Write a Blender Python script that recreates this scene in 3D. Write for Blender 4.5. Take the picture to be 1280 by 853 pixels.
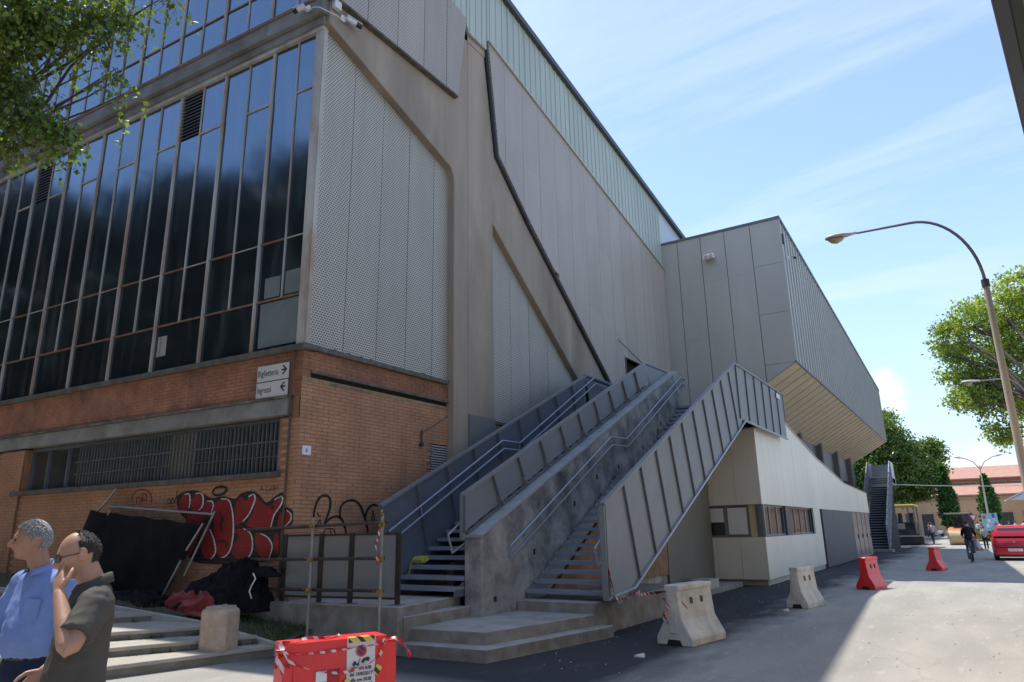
import bpy, bmesh, math, random
import numpy as np
from mathutils import Vector, Matrix, noise
random.seed(7)
for o in list(bpy.data.objects): bpy.data.objects.remove(o, do_unlink=True)
scene = bpy.context.scene
COL = scene.collection
R = math.radians
PI = math.pi
# ------------------------------------------------------------------ camera
FPX, TH, RO, PS, EYE = 875.0, R(15.15), R(1.05), R(32.5), 1.65
Fh = np.array([-math.sin(PS), math.cos(PS), 0]); R0 = np.array([math.cos(PS), math.sin(PS), 0]); Zv = np.array([0, 0, 1.])
CF = math.cos(TH)*Fh + math.sin(TH)*Zv
U0 = -math.sin(TH)*Fh + math.cos(TH)*Zv
CR = math.cos(RO)*R0 - math.sin(RO)*U0
CU = math.sin(RO)*R0 + math.cos(RO)*U0
cam_d = bpy.data.cameras.new("camera"); cam = bpy.data.objects.new("camera", cam_d); COL.objects.link(cam)
cam_d.sensor_width = 36; cam_d.lens = 36*FPX/1280; cam_d.clip_start = 0.05; cam_d.clip_end = 4000
m = Matrix(((CR[0], CU[0], -CF[0], 0), (CR[1], CU[1], -CF[1], 0), (CR[2], CU[2], -CF[2], EYE), (0, 0, 0, 1)))
cam.matrix_world = m
scene.camera = cam
# ------------------------------------------------------------------ world and sun
SUN = Vector((-0.43, 0.09, 1.0)).normalized()
elev = math.asin(SUN.z); rot = math.atan2(SUN.x, SUN.y)
w = bpy.data.worlds.new("World"); scene.world = w; w.use_nodes = True
nt = w.node_tree; N = nt.nodes; L = nt.links; N.clear()
out = N.new('ShaderNodeOutputWorld'); bg = N.new('ShaderNodeBackground'); sky = N.new('ShaderNodeTexSky')
sky.sky_type = 'NISHITA'; sky.sun_disc = False; sky.sun_elevation = elev; sky.sun_rotation = rot
sky.air_density = 1.0; sky.dust_density = 0.4; sky.ozone_density = 1.0; sky.altitude = 50
bg.inputs[1].default_value = 0.15
tc = N.new('ShaderNodeTexCoord')
def wn(t, **k):
    n = N.new(t)
    for a, b in k.items(): setattr(n, a, b)
    return n
sep = wn('ShaderNodeSeparateXYZ'); L.new(tc.outputs['Generated'], sep.inputs[0])
# project the direction on a cloud layer so the wisps stretch towards the horizon
zc = wn('ShaderNodeMath', operation='MAXIMUM'); L.new(sep.outputs[2], zc.inputs[0]); zc.inputs[1].default_value = 0.02
za = wn('ShaderNodeMath', operation='ADD'); L.new(zc.outputs[0], za.inputs[0]); za.inputs[1].default_value = 0.12
dx = wn('ShaderNodeMath', operation='DIVIDE'); L.new(sep.outputs[0], dx.inputs[0]); L.new(za.outputs[0], dx.inputs[1])
dy = wn('ShaderNodeMath', operation='DIVIDE'); L.new(sep.outputs[1], dy.inputs[0]); L.new(za.outputs[0], dy.inputs[1])
cmb = wn('ShaderNodeCombineXYZ'); L.new(dx.outputs[0], cmb.inputs[0]); L.new(dy.outputs[0], cmb.inputs[1])
mp = wn('ShaderNodeMapping'); L.new(cmb.outputs[0], mp.inputs[0])
mp.inputs['Rotation'].default_value = (0, 0, R(62)); mp.inputs['Scale'].default_value = (0.55, 1.5, 1)
nz = wn('ShaderNodeTexNoise'); L.new(mp.outputs[0], nz.inputs[0]); nz.inputs['Scale'].default_value = 1.3; nz.inputs['Detail'].default_value = 8; nz.inputs['Roughness'].default_value = 0.62; nz.inputs['Distortion'].default_value = 0.6
cr = wn('ShaderNodeMapRange'); L.new(nz.outputs[0], cr.inputs[0])
cr.inputs[1].default_value = 0.50; cr.inputs[2].default_value = 0.80; cr.inputs[3].default_value = 0.05; cr.inputs[4].default_value = 0.55
# low cumulus near the horizon
nz2 = wn('ShaderNodeTexNoise'); nz2.inputs['Scale'].default_value = 5.0; nz2.inputs['Detail'].default_value = 9; nz2.inputs['Roughness'].default_value = 0.5
mp2 = wn('ShaderNodeMapping'); mp2.inputs['Scale'].default_value = (1, 1, 2.2); mp2.inputs['Location'].default_value = (3.1, 1.9, 0.4); L.new(tc.outputs['Generated'], mp2.inputs[0]); L.new(mp2.outputs[0], nz2.inputs[0])
cr2 = wn('ShaderNodeMapRange'); L.new(nz2.outputs[0], cr2.inputs[0]); cr2.inputs[1].default_value = 0.50; cr2.inputs[2].default_value = 0.60; cr2.inputs[3].default_value = 0; cr2.inputs[4].default_value = 0.25
band = wn('ShaderNodeMapRange'); L.new(sep.outputs[2], band.inputs[0]); band.inputs[1].default_value = 0.30; band.inputs[2].default_value = 0.14; band.inputs[3].default_value = 0; band.inputs[4].default_value = 1
mul = wn('ShaderNodeMath', operation='MULTIPLY'); L.new(cr2.outputs[0], mul.inputs[0]); L.new(band.outputs[0], mul.inputs[1])
mx = wn('ShaderNodeMath', operation='MAXIMUM'); L.new(cr.outputs[0], mx.inputs[0]); L.new(mul.outputs[0], mx.inputs[1])
mixc = wn('ShaderNodeMixRGB'); L.new(mx.outputs[0], mixc.inputs[0]); L.new(sky.outputs[0], mixc.inputs[1]); mixc.inputs[2].default_value = (3.9, 4.2, 4.7, 1)
hz_ = wn('ShaderNodeMapRange'); L.new(sep.outputs[2], hz_.inputs[0]); hz_.inputs[1].default_value = 0.0; hz_.inputs[2].default_value = 0.38; hz_.inputs[3].default_value = 0.8; hz_.inputs[4].default_value = 0.0
mixh = wn('ShaderNodeMixRGB'); L.new(hz_.outputs[0], mixh.inputs[0]); L.new(mixc.outputs[0], mixh.inputs[1]); mixh.inputs[2].default_value = (2.15, 2.85, 3.7, 1)
# a few small puffs of cumulus low over the far trees
FPX_, TH_, RO_, PS_ = 875.0, R(15.15), R(1.05), R(32.5)
pn_ = wn('ShaderNodeTexNoise'); pn_.inputs['Scale'].default_value = 26; pn_.inputs['Detail'].default_value = 8; pn_.inputs['Roughness'].default_value = 0.6; L.new(tc.outputs['Generated'], pn_.inputs[0])
last_ = None
for az_, el_, r_ in ((-4.2, 9.7, .020), (-3.9, 10.4, .012), (-3.6, 9.2, .012), (-3.5, 8.1, .012), (-4.0, 8.3, .014), (-.8, 3.9, .020), (.6, 3.6, .026), (2.4, 3.4, .018), (-14, 12, .03), (24, 14, .05), (28, 12, .04), (38, 10, .05)):
    d_ = (math.sin(R(az_-0))*math.cos(R(el_)), math.cos(R(az_))*math.cos(R(el_)), math.sin(R(el_))); q_ = wn('ShaderNodeVectorMath', operation='DISTANCE'); L.new(tc.outputs['Generated'], q_.inputs[0]); q_.inputs[1].default_value = d_
    s_ = wn('ShaderNodeMath', operation='MULTIPLY_ADD'); L.new(pn_.outputs[0], s_.inputs[0]); s_.inputs[1].default_value = -r_*2.2; L.new(q_.outputs['Value'], s_.inputs[2])
    k_ = wn('ShaderNodeMapRange'); L.new(s_.outputs[0], k_.inputs[0]); k_.inputs[1].default_value = r_*.25; k_.inputs[2].default_value = -r_*.75; k_.inputs[3].default_value = 0; k_.inputs[4].default_value = .85
    if last_ is None: last_ = k_.outputs[0]
    else:
        x_ = wn('ShaderNodeMath', operation='MAXIMUM'); L.new(last_, x_.inputs[0]); L.new(k_.outputs[0], x_.inputs[1]); last_ = x_.outputs[0]
mixp = wn('ShaderNodeMixRGB'); L.new(last_, mixp.inputs[0]); L.new(mixh.outputs[0], mixp.inputs[1]); mixp.inputs[2].default_value = (3.75, 3.8, 3.9, 1)
L.new(mixp.outputs[0], bg.inputs[0]); L.new(bg.outputs[0], out.inputs[0])
sd = bpy.data.lights.new("sun", 'SUN'); sd.energy = 2.9; sd.angle = R(0.53); sd.color = (1, 0.95, 0.86)
so = bpy.data.objects.new("sun", sd); COL.objects.link(so); so.rotation_euler = (-SUN).to_track_quat('-Z', 'Y').to_euler(); so.location = (-20, 0, 40)
scene.view_settings.view_transform = 'Standard'; scene.view_settings.look = 'None'; scene.view_settings.exposure = 0.92; scene.view_settings.gamma = 1
scene.render.engine = 'CYCLES'
scene.cycles.max_bounces = 6; scene.cycles.transparent_max_bounces = 16
SCR = bpy.data.scenes.new('workshop')          # meshes with modifiers or text are evaluated here, alone
def evaluated_mesh(o):
    SCR.collection.objects.link(o); vl = SCR.view_layers[0]; vl.update(); dg = vl.depsgraph
    me = bpy.data.meshes.new_from_object(o.evaluated_get(dg)); bpy.data.objects.remove(o, do_unlink=True); return me
# ------------------------------------------------------------------ survey: points of the place on its real planes
OC = np.array([0, 0, EYE])
def ray(u, v): return (u-640)*CR - (v-426.5)*CU + FPX*CF
def on_z(u, v, z=0):
    r = ray(u, v); return Vector(OC + r*(z-EYE)/r[2])
def on_x(u, v, x):
    r = ray(u, v); return Vector(OC + r*x/r[0])
def on_y(u, v, y):
    r = ray(u, v); return Vector(OC + r*y/r[1])
# short facade: a vertical plane through the corner (-9.4, 8)
SD = Vector((-1, -0.06, 0)).normalized()      # runs to the left along the short facade
SN = Vector((0.06, -1, 0)).normalized()       # points out of it
def sf(s, z, o=0.0):
    """point of the short facade: s metres left of the corner, z up, o metres out"""
    return Vector((-9.4, 8.0, 0)) + SD*s + SN*o + Vector((0, 0, z))
# ------------------------------------------------------------------ materials
MATS = {}
def mat(name, col, rough=0.7, var=0.12, scale=3.0, metal=0.0, bump=0.0, bscale=40.0, stain=None, stain_amt=0.4, streak=False, spec=0.5, alpha=None, detail=6):
    if name in MATS: return MATS[name]
    M = bpy.data.materials.new(name); M.use_nodes = True; t = M.node_tree; n = t.nodes; l = t.links
    b = n['Principled BSDF']; b.inputs['Roughness'].default_value = rough; b.inputs['Metallic'].default_value = metal
    b.inputs['Specular IOR Level'].default_value = spec
    geo = n.new('ShaderNodeNewGeometry')
    nzz = n.new('ShaderNodeTexNoise'); nzz.inputs['Scale'].default_value = scale; nzz.inputs['Detail'].default_value = detail; nzz.inputs['Roughness'].default_value = 0.6
    if streak:
        mm = n.new('ShaderNodeMapping'); mm.inputs['Scale'].default_value = (1, 1, 0.15); l.new(geo.outputs['Position'], mm.inputs[0]); l.new(mm.outputs[0], nzz.inputs[0])
    else: l.new(geo.outputs['Position'], nzz.inputs[0])
    ramp = n.new('ShaderNodeMapRange'); l.new(nzz.outputs[0], ramp.inputs[0]); ramp.inputs[1].default_value = 0.3; ramp.inputs[2].default_value = 0.7; ramp.inputs[3].default_value = 1-var; ramp.inputs[4].default_value = 1+var
    oi = n.new('ShaderNodeObjectInfo'); rr = n.new('ShaderNodeMapRange'); l.new(oi.outputs['Random'], rr.inputs[0]); rr.inputs[3].default_value = 1-var*0.35; rr.inputs[4].default_value = 1+var*0.35
    m1 = n.new('ShaderNodeMath'); m1.operation = 'MULTIPLY'; l.new(ramp.outputs[0], m1.inputs[0]); l.new(rr.outputs[0], m1.inputs[1])
    hs = n.new('ShaderNodeVectorMath'); hs.operation = 'SCALE'; hs.inputs[0].default_value = col[:3]; l.new(m1.outputs[0], hs.inputs['Scale'])
    last = hs.outputs[0]
    if stain:
        n2 = n.new('ShaderNodeTexNoise'); n2.inputs['Scale'].default_value = scale*0.45; n2.inputs['Detail'].default_value = 7; n2.inputs['Roughness'].default_value = 0.65
        m2 = n.new('ShaderNodeMapping'); m2.inputs['Location'].default_value = (5.2, 3.3, 1.7); m2.inputs['Scale'].default_value = (1, 1, 0.35 if streak else 1); l.new(geo.outputs['Position'], m2.inputs[0]); l.new(m2.outputs[0], n2.inputs[0])
        r2 = n.new('ShaderNodeMapRange'); l.new(n2.outputs[0], r2.inputs[0]); r2.inputs[1].default_value = 0.45; r2.inputs[2].default_value = 0.7; r2.inputs[3].default_value = 0; r2.inputs[4].default_value = stain_amt
        mc = n.new('ShaderNodeMixRGB'); l.new(r2.outputs[0], mc.inputs[0]); l.new(last, mc.inputs[1]); mc.inputs[2].default_value = (*stain, 1); last = mc.outputs[0]
    l.new(last, b.inputs['Base Color'])
    if bump:
        n3 = n.new('ShaderNodeTexNoise'); n3.inputs['Scale'].default_value = bscale; n3.inputs['Detail'].default_value = 4; l.new(geo.outputs['Position'], n3.inputs[0])
        bp = n.new('ShaderNodeBump'); bp.inputs['Strength'].default_value = bump; bp.inputs['Distance'].default_value = 0.02; l.new(n3.outputs[0], bp.inputs['Height']); l.new(bp.outputs[0], b.inputs['Normal'])
    MATS[name] = M
    return M
def perforated(name, col, hole, px, pz_, axis='y', fill=0.45):
    """sheet metal punched with staggered holes"""
    M = bpy.data.materials.new(name); M.use_nodes = True; t = M.node_tree; n = t.nodes; l = t.links
    b = n['Principled BSDF']; b.inputs['Roughness'].default_value = 0.5
    geo = n.new('ShaderNodeNewGeometry'); s = n.new('ShaderNodeSeparateXYZ'); l.new(geo.outputs['Position'], s.inputs[0])
    def mth(op, a, bb=None):
        k = n.new('ShaderNodeMath'); k.operation = op
        for i, q in enumerate((a, bb)):
            if q is None: continue
            if isinstance(q, (int, float)): k.inputs[i].default_value = q
            else: l.new(q, k.inputs[i])
        return k.outputs[0]
    a = mth('DIVIDE', s.outputs[{'x': 0, 'y': 1}[axis]], px); z = mth('DIVIDE', s.outputs[2], pz_)
    row = mth('FLOOR', z); odd = mth('MULTIPLY', mth('MODULO', row, 2.0), 0.5)
    fu = mth('ABSOLUTE', mth('SUBTRACT', mth('FRACT', mth('ADD', a, odd)), 0.5))
    fv = mth('ABSOLUTE', mth('SUBTRACT', mth('FRACT', z), 0.5))
    hu = mth('LESS_THAN', fu, 0.34); hv = mth('LESS_THAN', fv, fill*0.5)
    hole_m = mth('MULTIPLY', hu, hv)
    nz_ = n.new('ShaderNodeTexNoise'); nz_.inputs['Scale'].default_value = 0.8; nz_.inputs['Detail'].default_value = 5; l.new(geo.outputs['Position'], nz_.inputs[0])
    oi = n.new('ShaderNodeObjectInfo')
    mp_ = n.new('ShaderNodeMapping'); mp_.inputs['Scale'].default_value = (2.2, 2.2, 0.25); l.new(geo.outputs['Position'], mp_.inputs[0]); ns_ = n.new('ShaderNodeTexNoise'); ns_.inputs['Scale'].default_value = 1.6; ns_.inputs['Detail'].default_value = 6; l.new(mp_.outputs[0], ns_.inputs[0])
    v = mth('ADD', mth('MULTIPLY', nz_.outputs[0], 0.18), mth('MULTIPLY', oi.outputs['Random'], 0.12)); v = mth('ADD', v, mth('MULTIPLY', ns_.outputs[0], 0.30)); v = mth('ADD', v, 0.70)
    sc = n.new('ShaderNodeVectorMath'); sc.operation = 'SCALE'; sc.inputs[0].default_value = col; l.new(v, sc.inputs['Scale'])
    mc = n.new('ShaderNodeMixRGB'); l.new(hole_m, mc.inputs[0]); l.new(sc.outputs[0], mc.inputs[1]); mc.inputs[2].default_value = (*hole, 1)
    l.new(mc.outputs[0], b.inputs['Base Color'])
    bp = n.new('ShaderNodeBump'); bp.inputs['Strength'].default_value = 0.5; bp.inputs['Distance'].default_value = 0.01; bp.invert = True; l.new(hole_m, bp.inputs['Height']); l.new(bp.outputs[0], b.inputs['Normal'])
    return M
# ------------------------------------------------------------------ mesh helpers
class MB:
    def __init__(s): s.v = []; s.f = []
    def add(s, vs, fs):
        k = len(s.v); s.v += [tuple(p) for p in vs]; s.f += [tuple(i+k for i in f) for f in fs]; return s
    def box(s, a, b):
        x0, y0, z0 = a; x1, y1, z1 = b
        return s.add([(x0,y0,z0),(x1,y0,z0),(x1,y1,z0),(x0,y1,z0),(x0,y0,z1),(x1,y0,z1),(x1,y1,z1),(x0,y1,z1)],
                     [(0,3,2,1),(4,5,6,7),(0,1,5,4),(1,2,6,5),(2,3,7,6),(3,0,4,7)])
    def hexa(s, lo, hi):
        n = len(lo); return s.add(list(lo)+list(hi), [tuple(reversed(range(n))), tuple(range(n, 2*n))]+[(i, (i+1) % n, n+(i+1) % n, n+i) for i in range(n)])
    def prism_x(s, pts, x0, x1):          # polygon in (y, z), extruded along x
        return s.hexa([(x0, a, b) for a, b in pts], [(x1, a, b) for a, b in pts])
    def prism_y(s, pts, y0, y1):          # polygon in (x, z)
        return s.hexa([(a, y0, b) for a, b in pts], [(a, y1, b) for a, b in pts])
    def prism_z(s, pts, z0, z1):
        return s.hexa([(a, b, z0) for a, b in pts], [(a, b, z1) for a, b in pts])
    def sbox(s, s0, s1, z0, z1, o0, o1):  # box on the short facade
        P = [sf(s0, z0, o0), sf(s1, z0, o0), sf(s1, z0, o1), sf(s0, z0, o1)]
        Q = [sf(s0, z1, o0), sf(s1, z1, o0), sf(s1, z1, o1), sf(s0, z1, o1)]
        return s.hexa(P, Q)
    def bar(s, p, q, w, h=None, up=(0, 0, 1)):
        p = Vector(p); q = Vector(q); d = (q-p).normalized(); h = h or w; up = Vector(up)
        if abs(d.dot(up)) > 0.99: up = Vector((1, 0, 0))
        a = d.cross(up).normalized(); b = a.cross(d).normalized(); a = a*w/2; b = b*h/2
        return s.hexa([p-a-b, p+a-b, p+a+b, p-a+b], [q-a-b, q+a-b, q+a+b, q-a+b])
    def tube(s, pts, r, n=8, closed=False):
        pts = [Vector(p) for p in pts]; k = len(s.v); m_ = len(pts)
        rs = r if isinstance(r, (list, tuple)) else [r]*m_
        prev = None
        for i, p in enumerate(pts):
            if closed: d = (pts[(i+1) % m_]-pts[i-1]).normalized()
            else: d = (pts[min(i+1, m_-1)]-pts[max(i-1, 0)]).normalized()
            if prev is None:
                a = d.cross(Vector((0, 0, 1)))
                if a.length < 1e-3: a = Vector((1, 0, 0))
                a.normalize()
            else: a = (prev-d*prev.dot(d)).normalized()
            prev = a; b = d.cross(a)
            for j in range(n):
                t = 2*PI*j/n; s.v.append(tuple(p+(a*math.cos(t)+b*math.sin(t))*rs[i]))
        for i in range(m_ if closed else m_-1):
            i2 = (i+1) % m_
            for j in range(n): s.f.append((k+i*n+j, k+i*n+(j+1) % n, k+i2*n+(j+1) % n, k+i2*n+j))
        if not closed: s.f.append(tuple(k+j for j in reversed(range(n)))); s.f.append(tuple(k+(m_-1)*n+j for j in range(n)))
        return s
    def rings(s, rings_):                # list of rings (each a list of points), capped
        n = len(rings_[0]); k = len(s.v)
        for r_ in rings_: s.v += [tuple(p) for p in r_]
        for i in range(len(rings_)-1):
            for j in range(n): s.f.append((k+i*n+j, k+i*n+(j+1) % n, k+(i+1)*n+(j+1) % n, k+(i+1)*n+j))
        s.f.append(tuple(k+j for j in reversed(range(n)))); s.f.append(tuple(k+(len(rings_)-1)*n+j for j in range(n)))
        return s
    def build(s, name, material, parent=None, kind=None, smooth=False, bevel=0.0, fix=True):
        me = bpy.data.meshes.new(name); me.from_pydata(s.v, [], s.f); me.validate()
        if fix:
            bm = bmesh.new(); bm.from_mesh(me); bmesh.ops.recalc_face_normals(bm, faces=bm.faces)
            if bevel: bmesh.ops.bevel(bm, geom=[e for e in bm.edges], offset=bevel, segments=1, affect='EDGES', clamp_overlap=True)
            bm.to_mesh(me); bm.free()
        if smooth:
            me.shade_smooth()
            if smooth != 'all':
                try: me.set_sharp_from_angle(angle=R(40))
                except Exception: pass
        me.materials.append(material)
        return link(me, name, parent, kind)
def link(me, name, parent=None, kind=None, loc=None):
    o = bpy.data.objects.new(name, me); COL.objects.link(o)
    if parent is not None:
        o.parent = parent
        q = parent; off = Vector((0, 0, 0))
        while q is not None: off += q.location; q = q.parent
        o.location = (Vector(loc) if loc is not None else Vector((0, 0, 0)))-off
    elif loc is not None: o.location = loc
    if kind: o['kind'] = kind
    return o
def thing(name, label, cat, loc=(0, 0, 0), group=None):
    o = bpy.data.objects.new(name, None); o.empty_display_size = 0.3; COL.objects.link(o); o.location = loc
    o['label'] = label; o['category'] = cat
    if group: o['group'] = group
    return o
def tag(o, label, cat, group=None):
    o['label'] = label; o['category'] = cat
    if group: o['group'] = group
    return o
def clip(poly, a, b, c):                # keep a*x + b*y <= c
    res = []
    for i in range(len(poly)):
        p = poly[i]; q = poly[(i+1) % len(poly)]; dp = a*p[0]+b*p[1]-c; dq = a*q[0]+b*q[1]-c
        if dp <= 0: res.append(p)
        if (dp < 0 < dq) or (dq < 0 < dp):
            t = dp/(dp-dq); res.append((p[0]+(q[0]-p[0])*t, p[1]+(q[1]-p[1])*t))
    return res
def area(p): return abs(sum(p[i][0]*p[(i+1) % len(p)][1]-p[(i+1) % len(p)][0]*p[i][1] for i in range(len(p))))/2
def strips(poly, cuts, gap=0.02):       # cut a polygon into vertical strips
    out_ = []
    for a, b in zip(cuts[:-1], cuts[1:]):
        q = clip(clip(poly, -1, 0, -(a+gap/2)), 1, 0, b-gap/2)
        if len(q) > 2 and area(q) > 0.01: out_.append(q)
    return out_
# ------------------------------------------------------------------ material list
concrete = mat('concrete', (0.33, 0.30, 0.26), 0.85, 0.16, 1.6, bump=0.25, bscale=30, stain=(0.13, 0.115, 0.10), stain_amt=0.55, streak=True)
pier_concrete = mat('pier_concrete', (0.37, 0.305, 0.24), 0.85, 0.18, 1.2, bump=0.2, bscale=25, stain=(0.22, 0.17, 0.13), stain_amt=0.85, streak=True)
stair_concrete = mat('stair_concrete', (0.36, 0.335, 0.30), 0.85, 0.34, 2.6, bump=0.3, bscale=20, stain=(0.075, 0.072, 0.072), stain_amt=1.0)
step_concrete = mat('step_concrete', (0.38, 0.36, 0.33), 0.88, 0.18, 3, bump=0.3, bscale=35, stain=(0.17, 0.14, 0.115), stain_amt=0.5)
light_concrete = mat('light_concrete', (0.52, 0.47, 0.40), 0.85, 0.15, 4, bump=0.3, bscale=40, stain=(0.28, 0.24, 0.19), stain_amt=0.5)
brick_m = mat('brick_orange', (0.47, 0.25, 0.14), 0.85, 0.20, 2.2, bump=0.2, bscale=90, stain=(0.35, 0.17, 0.10), stain_amt=0.5)
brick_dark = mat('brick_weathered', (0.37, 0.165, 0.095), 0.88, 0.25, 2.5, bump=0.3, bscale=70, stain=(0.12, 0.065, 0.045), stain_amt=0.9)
mortar = mat('mortar', (0.30, 0.15, 0.085), 0.9, 0.15, 4)
coping_m = mat('coping_stone', (0.13, 0.115, 0.095), 0.9, 0.35, 6, bump=0.5, bscale=30)
steel = mat('galvanised_steel', (0.24, 0.25, 0.265), 0.5, 0.08, 2.5, metal=0.15)
steel_dark = mat('painted_steel', (0.14, 0.152, 0.178), 0.5, 0.10, 2.0, metal=0.1)
tread_m = mat('tread_steel', (0.27, 0.30, 0.35), 0.5, 0.1, 4, metal=0.1)
cap_m = mat('wall_cap_concrete', (0.40, 0.40, 0.40), 0.85, 0.15, 5, bump=0.3, stain=(0.25, 0.24, 0.23), stain_amt=0.5)
steel_light = mat('rail_steel', (0.36, 0.40, 0.46), 0.35, 0.06, 5, metal=0.4)
mullion_m = mat('mullion_paint', (0.50, 0.47, 0.42), 0.6, 0.18, 3, stain=(0.34, 0.17, 0.09), stain_amt=0.9, streak=True)
rust_m = mat('rusty_steel', (0.24, 0.125, 0.08), 0.8, 0.3, 6, stain=(0.12, 0.06, 0.04), stain_amt=0.6)
perf_near = perforated('perforated_sheet', (0.57, 0.535, 0.465), (0.13, 0.12, 0.105), 0.062, 0.046, 'y', 0.62)
perf_up = perforated('perforated_sheet_upper', (0.50, 0.46, 0.395), (0.17, 0.125, 0.12), 0.062, 0.046, 'y', 0.5)
perf_far = perforated('perforated_sheet_wide', (0.50, 0.465, 0.40), (0.28, 0.215, 0.205), 0.062, 0.046, 'y', 0.5)
panel_grey = mat('cladding_grey', (0.50, 0.475, 0.415), 0.45, 0.06, 0.7, metal=0.2, spec=0.5, stain=(0.39, 0.375, 0.335), stain_amt=0.5, streak=True)
beam_concrete = mat('beam_concrete', (0.27, 0.26, 0.24), 0.88, 0.2, 2.5, bump=0.3, bscale=30, stain=(0.12, 0.10, 0.08), stain_amt=0.7)
panel_side = mat('cladding_silver', (0.46, 0.455, 0.43), 0.4, 0.05, 0.7, metal=0.35)
green_m = mat('green_cladding', (0.45, 0.51, 0.455), 0.5, 0.07, 0.9, stain=(0.36, 0.40, 0.36), stain_amt=0.4, streak=True)
soffit_m = mat('soffit_boards', (0.56, 0.46, 0.31), 0.5, 0.06, 1.2)
office_m = mat('office_cladding', (0.80, 0.745, 0.63), 0.38, 0.04, 0.8, metal=0.1, stain=(0.62, 0.56, 0.47), stain_amt=0.35, streak=True)
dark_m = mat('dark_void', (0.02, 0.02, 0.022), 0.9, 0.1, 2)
trim_dark = mat('dark_trim', (0.07, 0.075, 0.085), 0.5, 0.1, 2)
cover_grey = mat('dark_grey_sheet', (0.085, 0.085, 0.09), 0.55, 0.08, 1)

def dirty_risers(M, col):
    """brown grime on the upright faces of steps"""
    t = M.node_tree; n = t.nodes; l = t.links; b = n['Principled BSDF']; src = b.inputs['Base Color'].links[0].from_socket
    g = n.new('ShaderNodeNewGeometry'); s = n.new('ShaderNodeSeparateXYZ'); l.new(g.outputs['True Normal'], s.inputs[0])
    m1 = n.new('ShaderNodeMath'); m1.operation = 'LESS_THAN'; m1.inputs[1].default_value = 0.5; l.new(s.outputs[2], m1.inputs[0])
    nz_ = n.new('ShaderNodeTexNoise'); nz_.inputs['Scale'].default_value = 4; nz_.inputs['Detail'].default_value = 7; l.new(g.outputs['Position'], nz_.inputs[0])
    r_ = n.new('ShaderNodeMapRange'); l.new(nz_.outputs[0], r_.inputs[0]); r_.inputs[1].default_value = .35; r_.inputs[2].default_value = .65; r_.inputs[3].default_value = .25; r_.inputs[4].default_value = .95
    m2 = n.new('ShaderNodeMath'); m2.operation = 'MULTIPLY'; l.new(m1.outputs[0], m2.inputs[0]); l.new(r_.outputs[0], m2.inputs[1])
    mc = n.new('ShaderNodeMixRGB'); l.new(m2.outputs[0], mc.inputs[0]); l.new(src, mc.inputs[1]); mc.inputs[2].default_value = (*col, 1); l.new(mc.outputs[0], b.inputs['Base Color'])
dirty_risers(step_concrete, (0.21, 0.175, 0.135))
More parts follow.
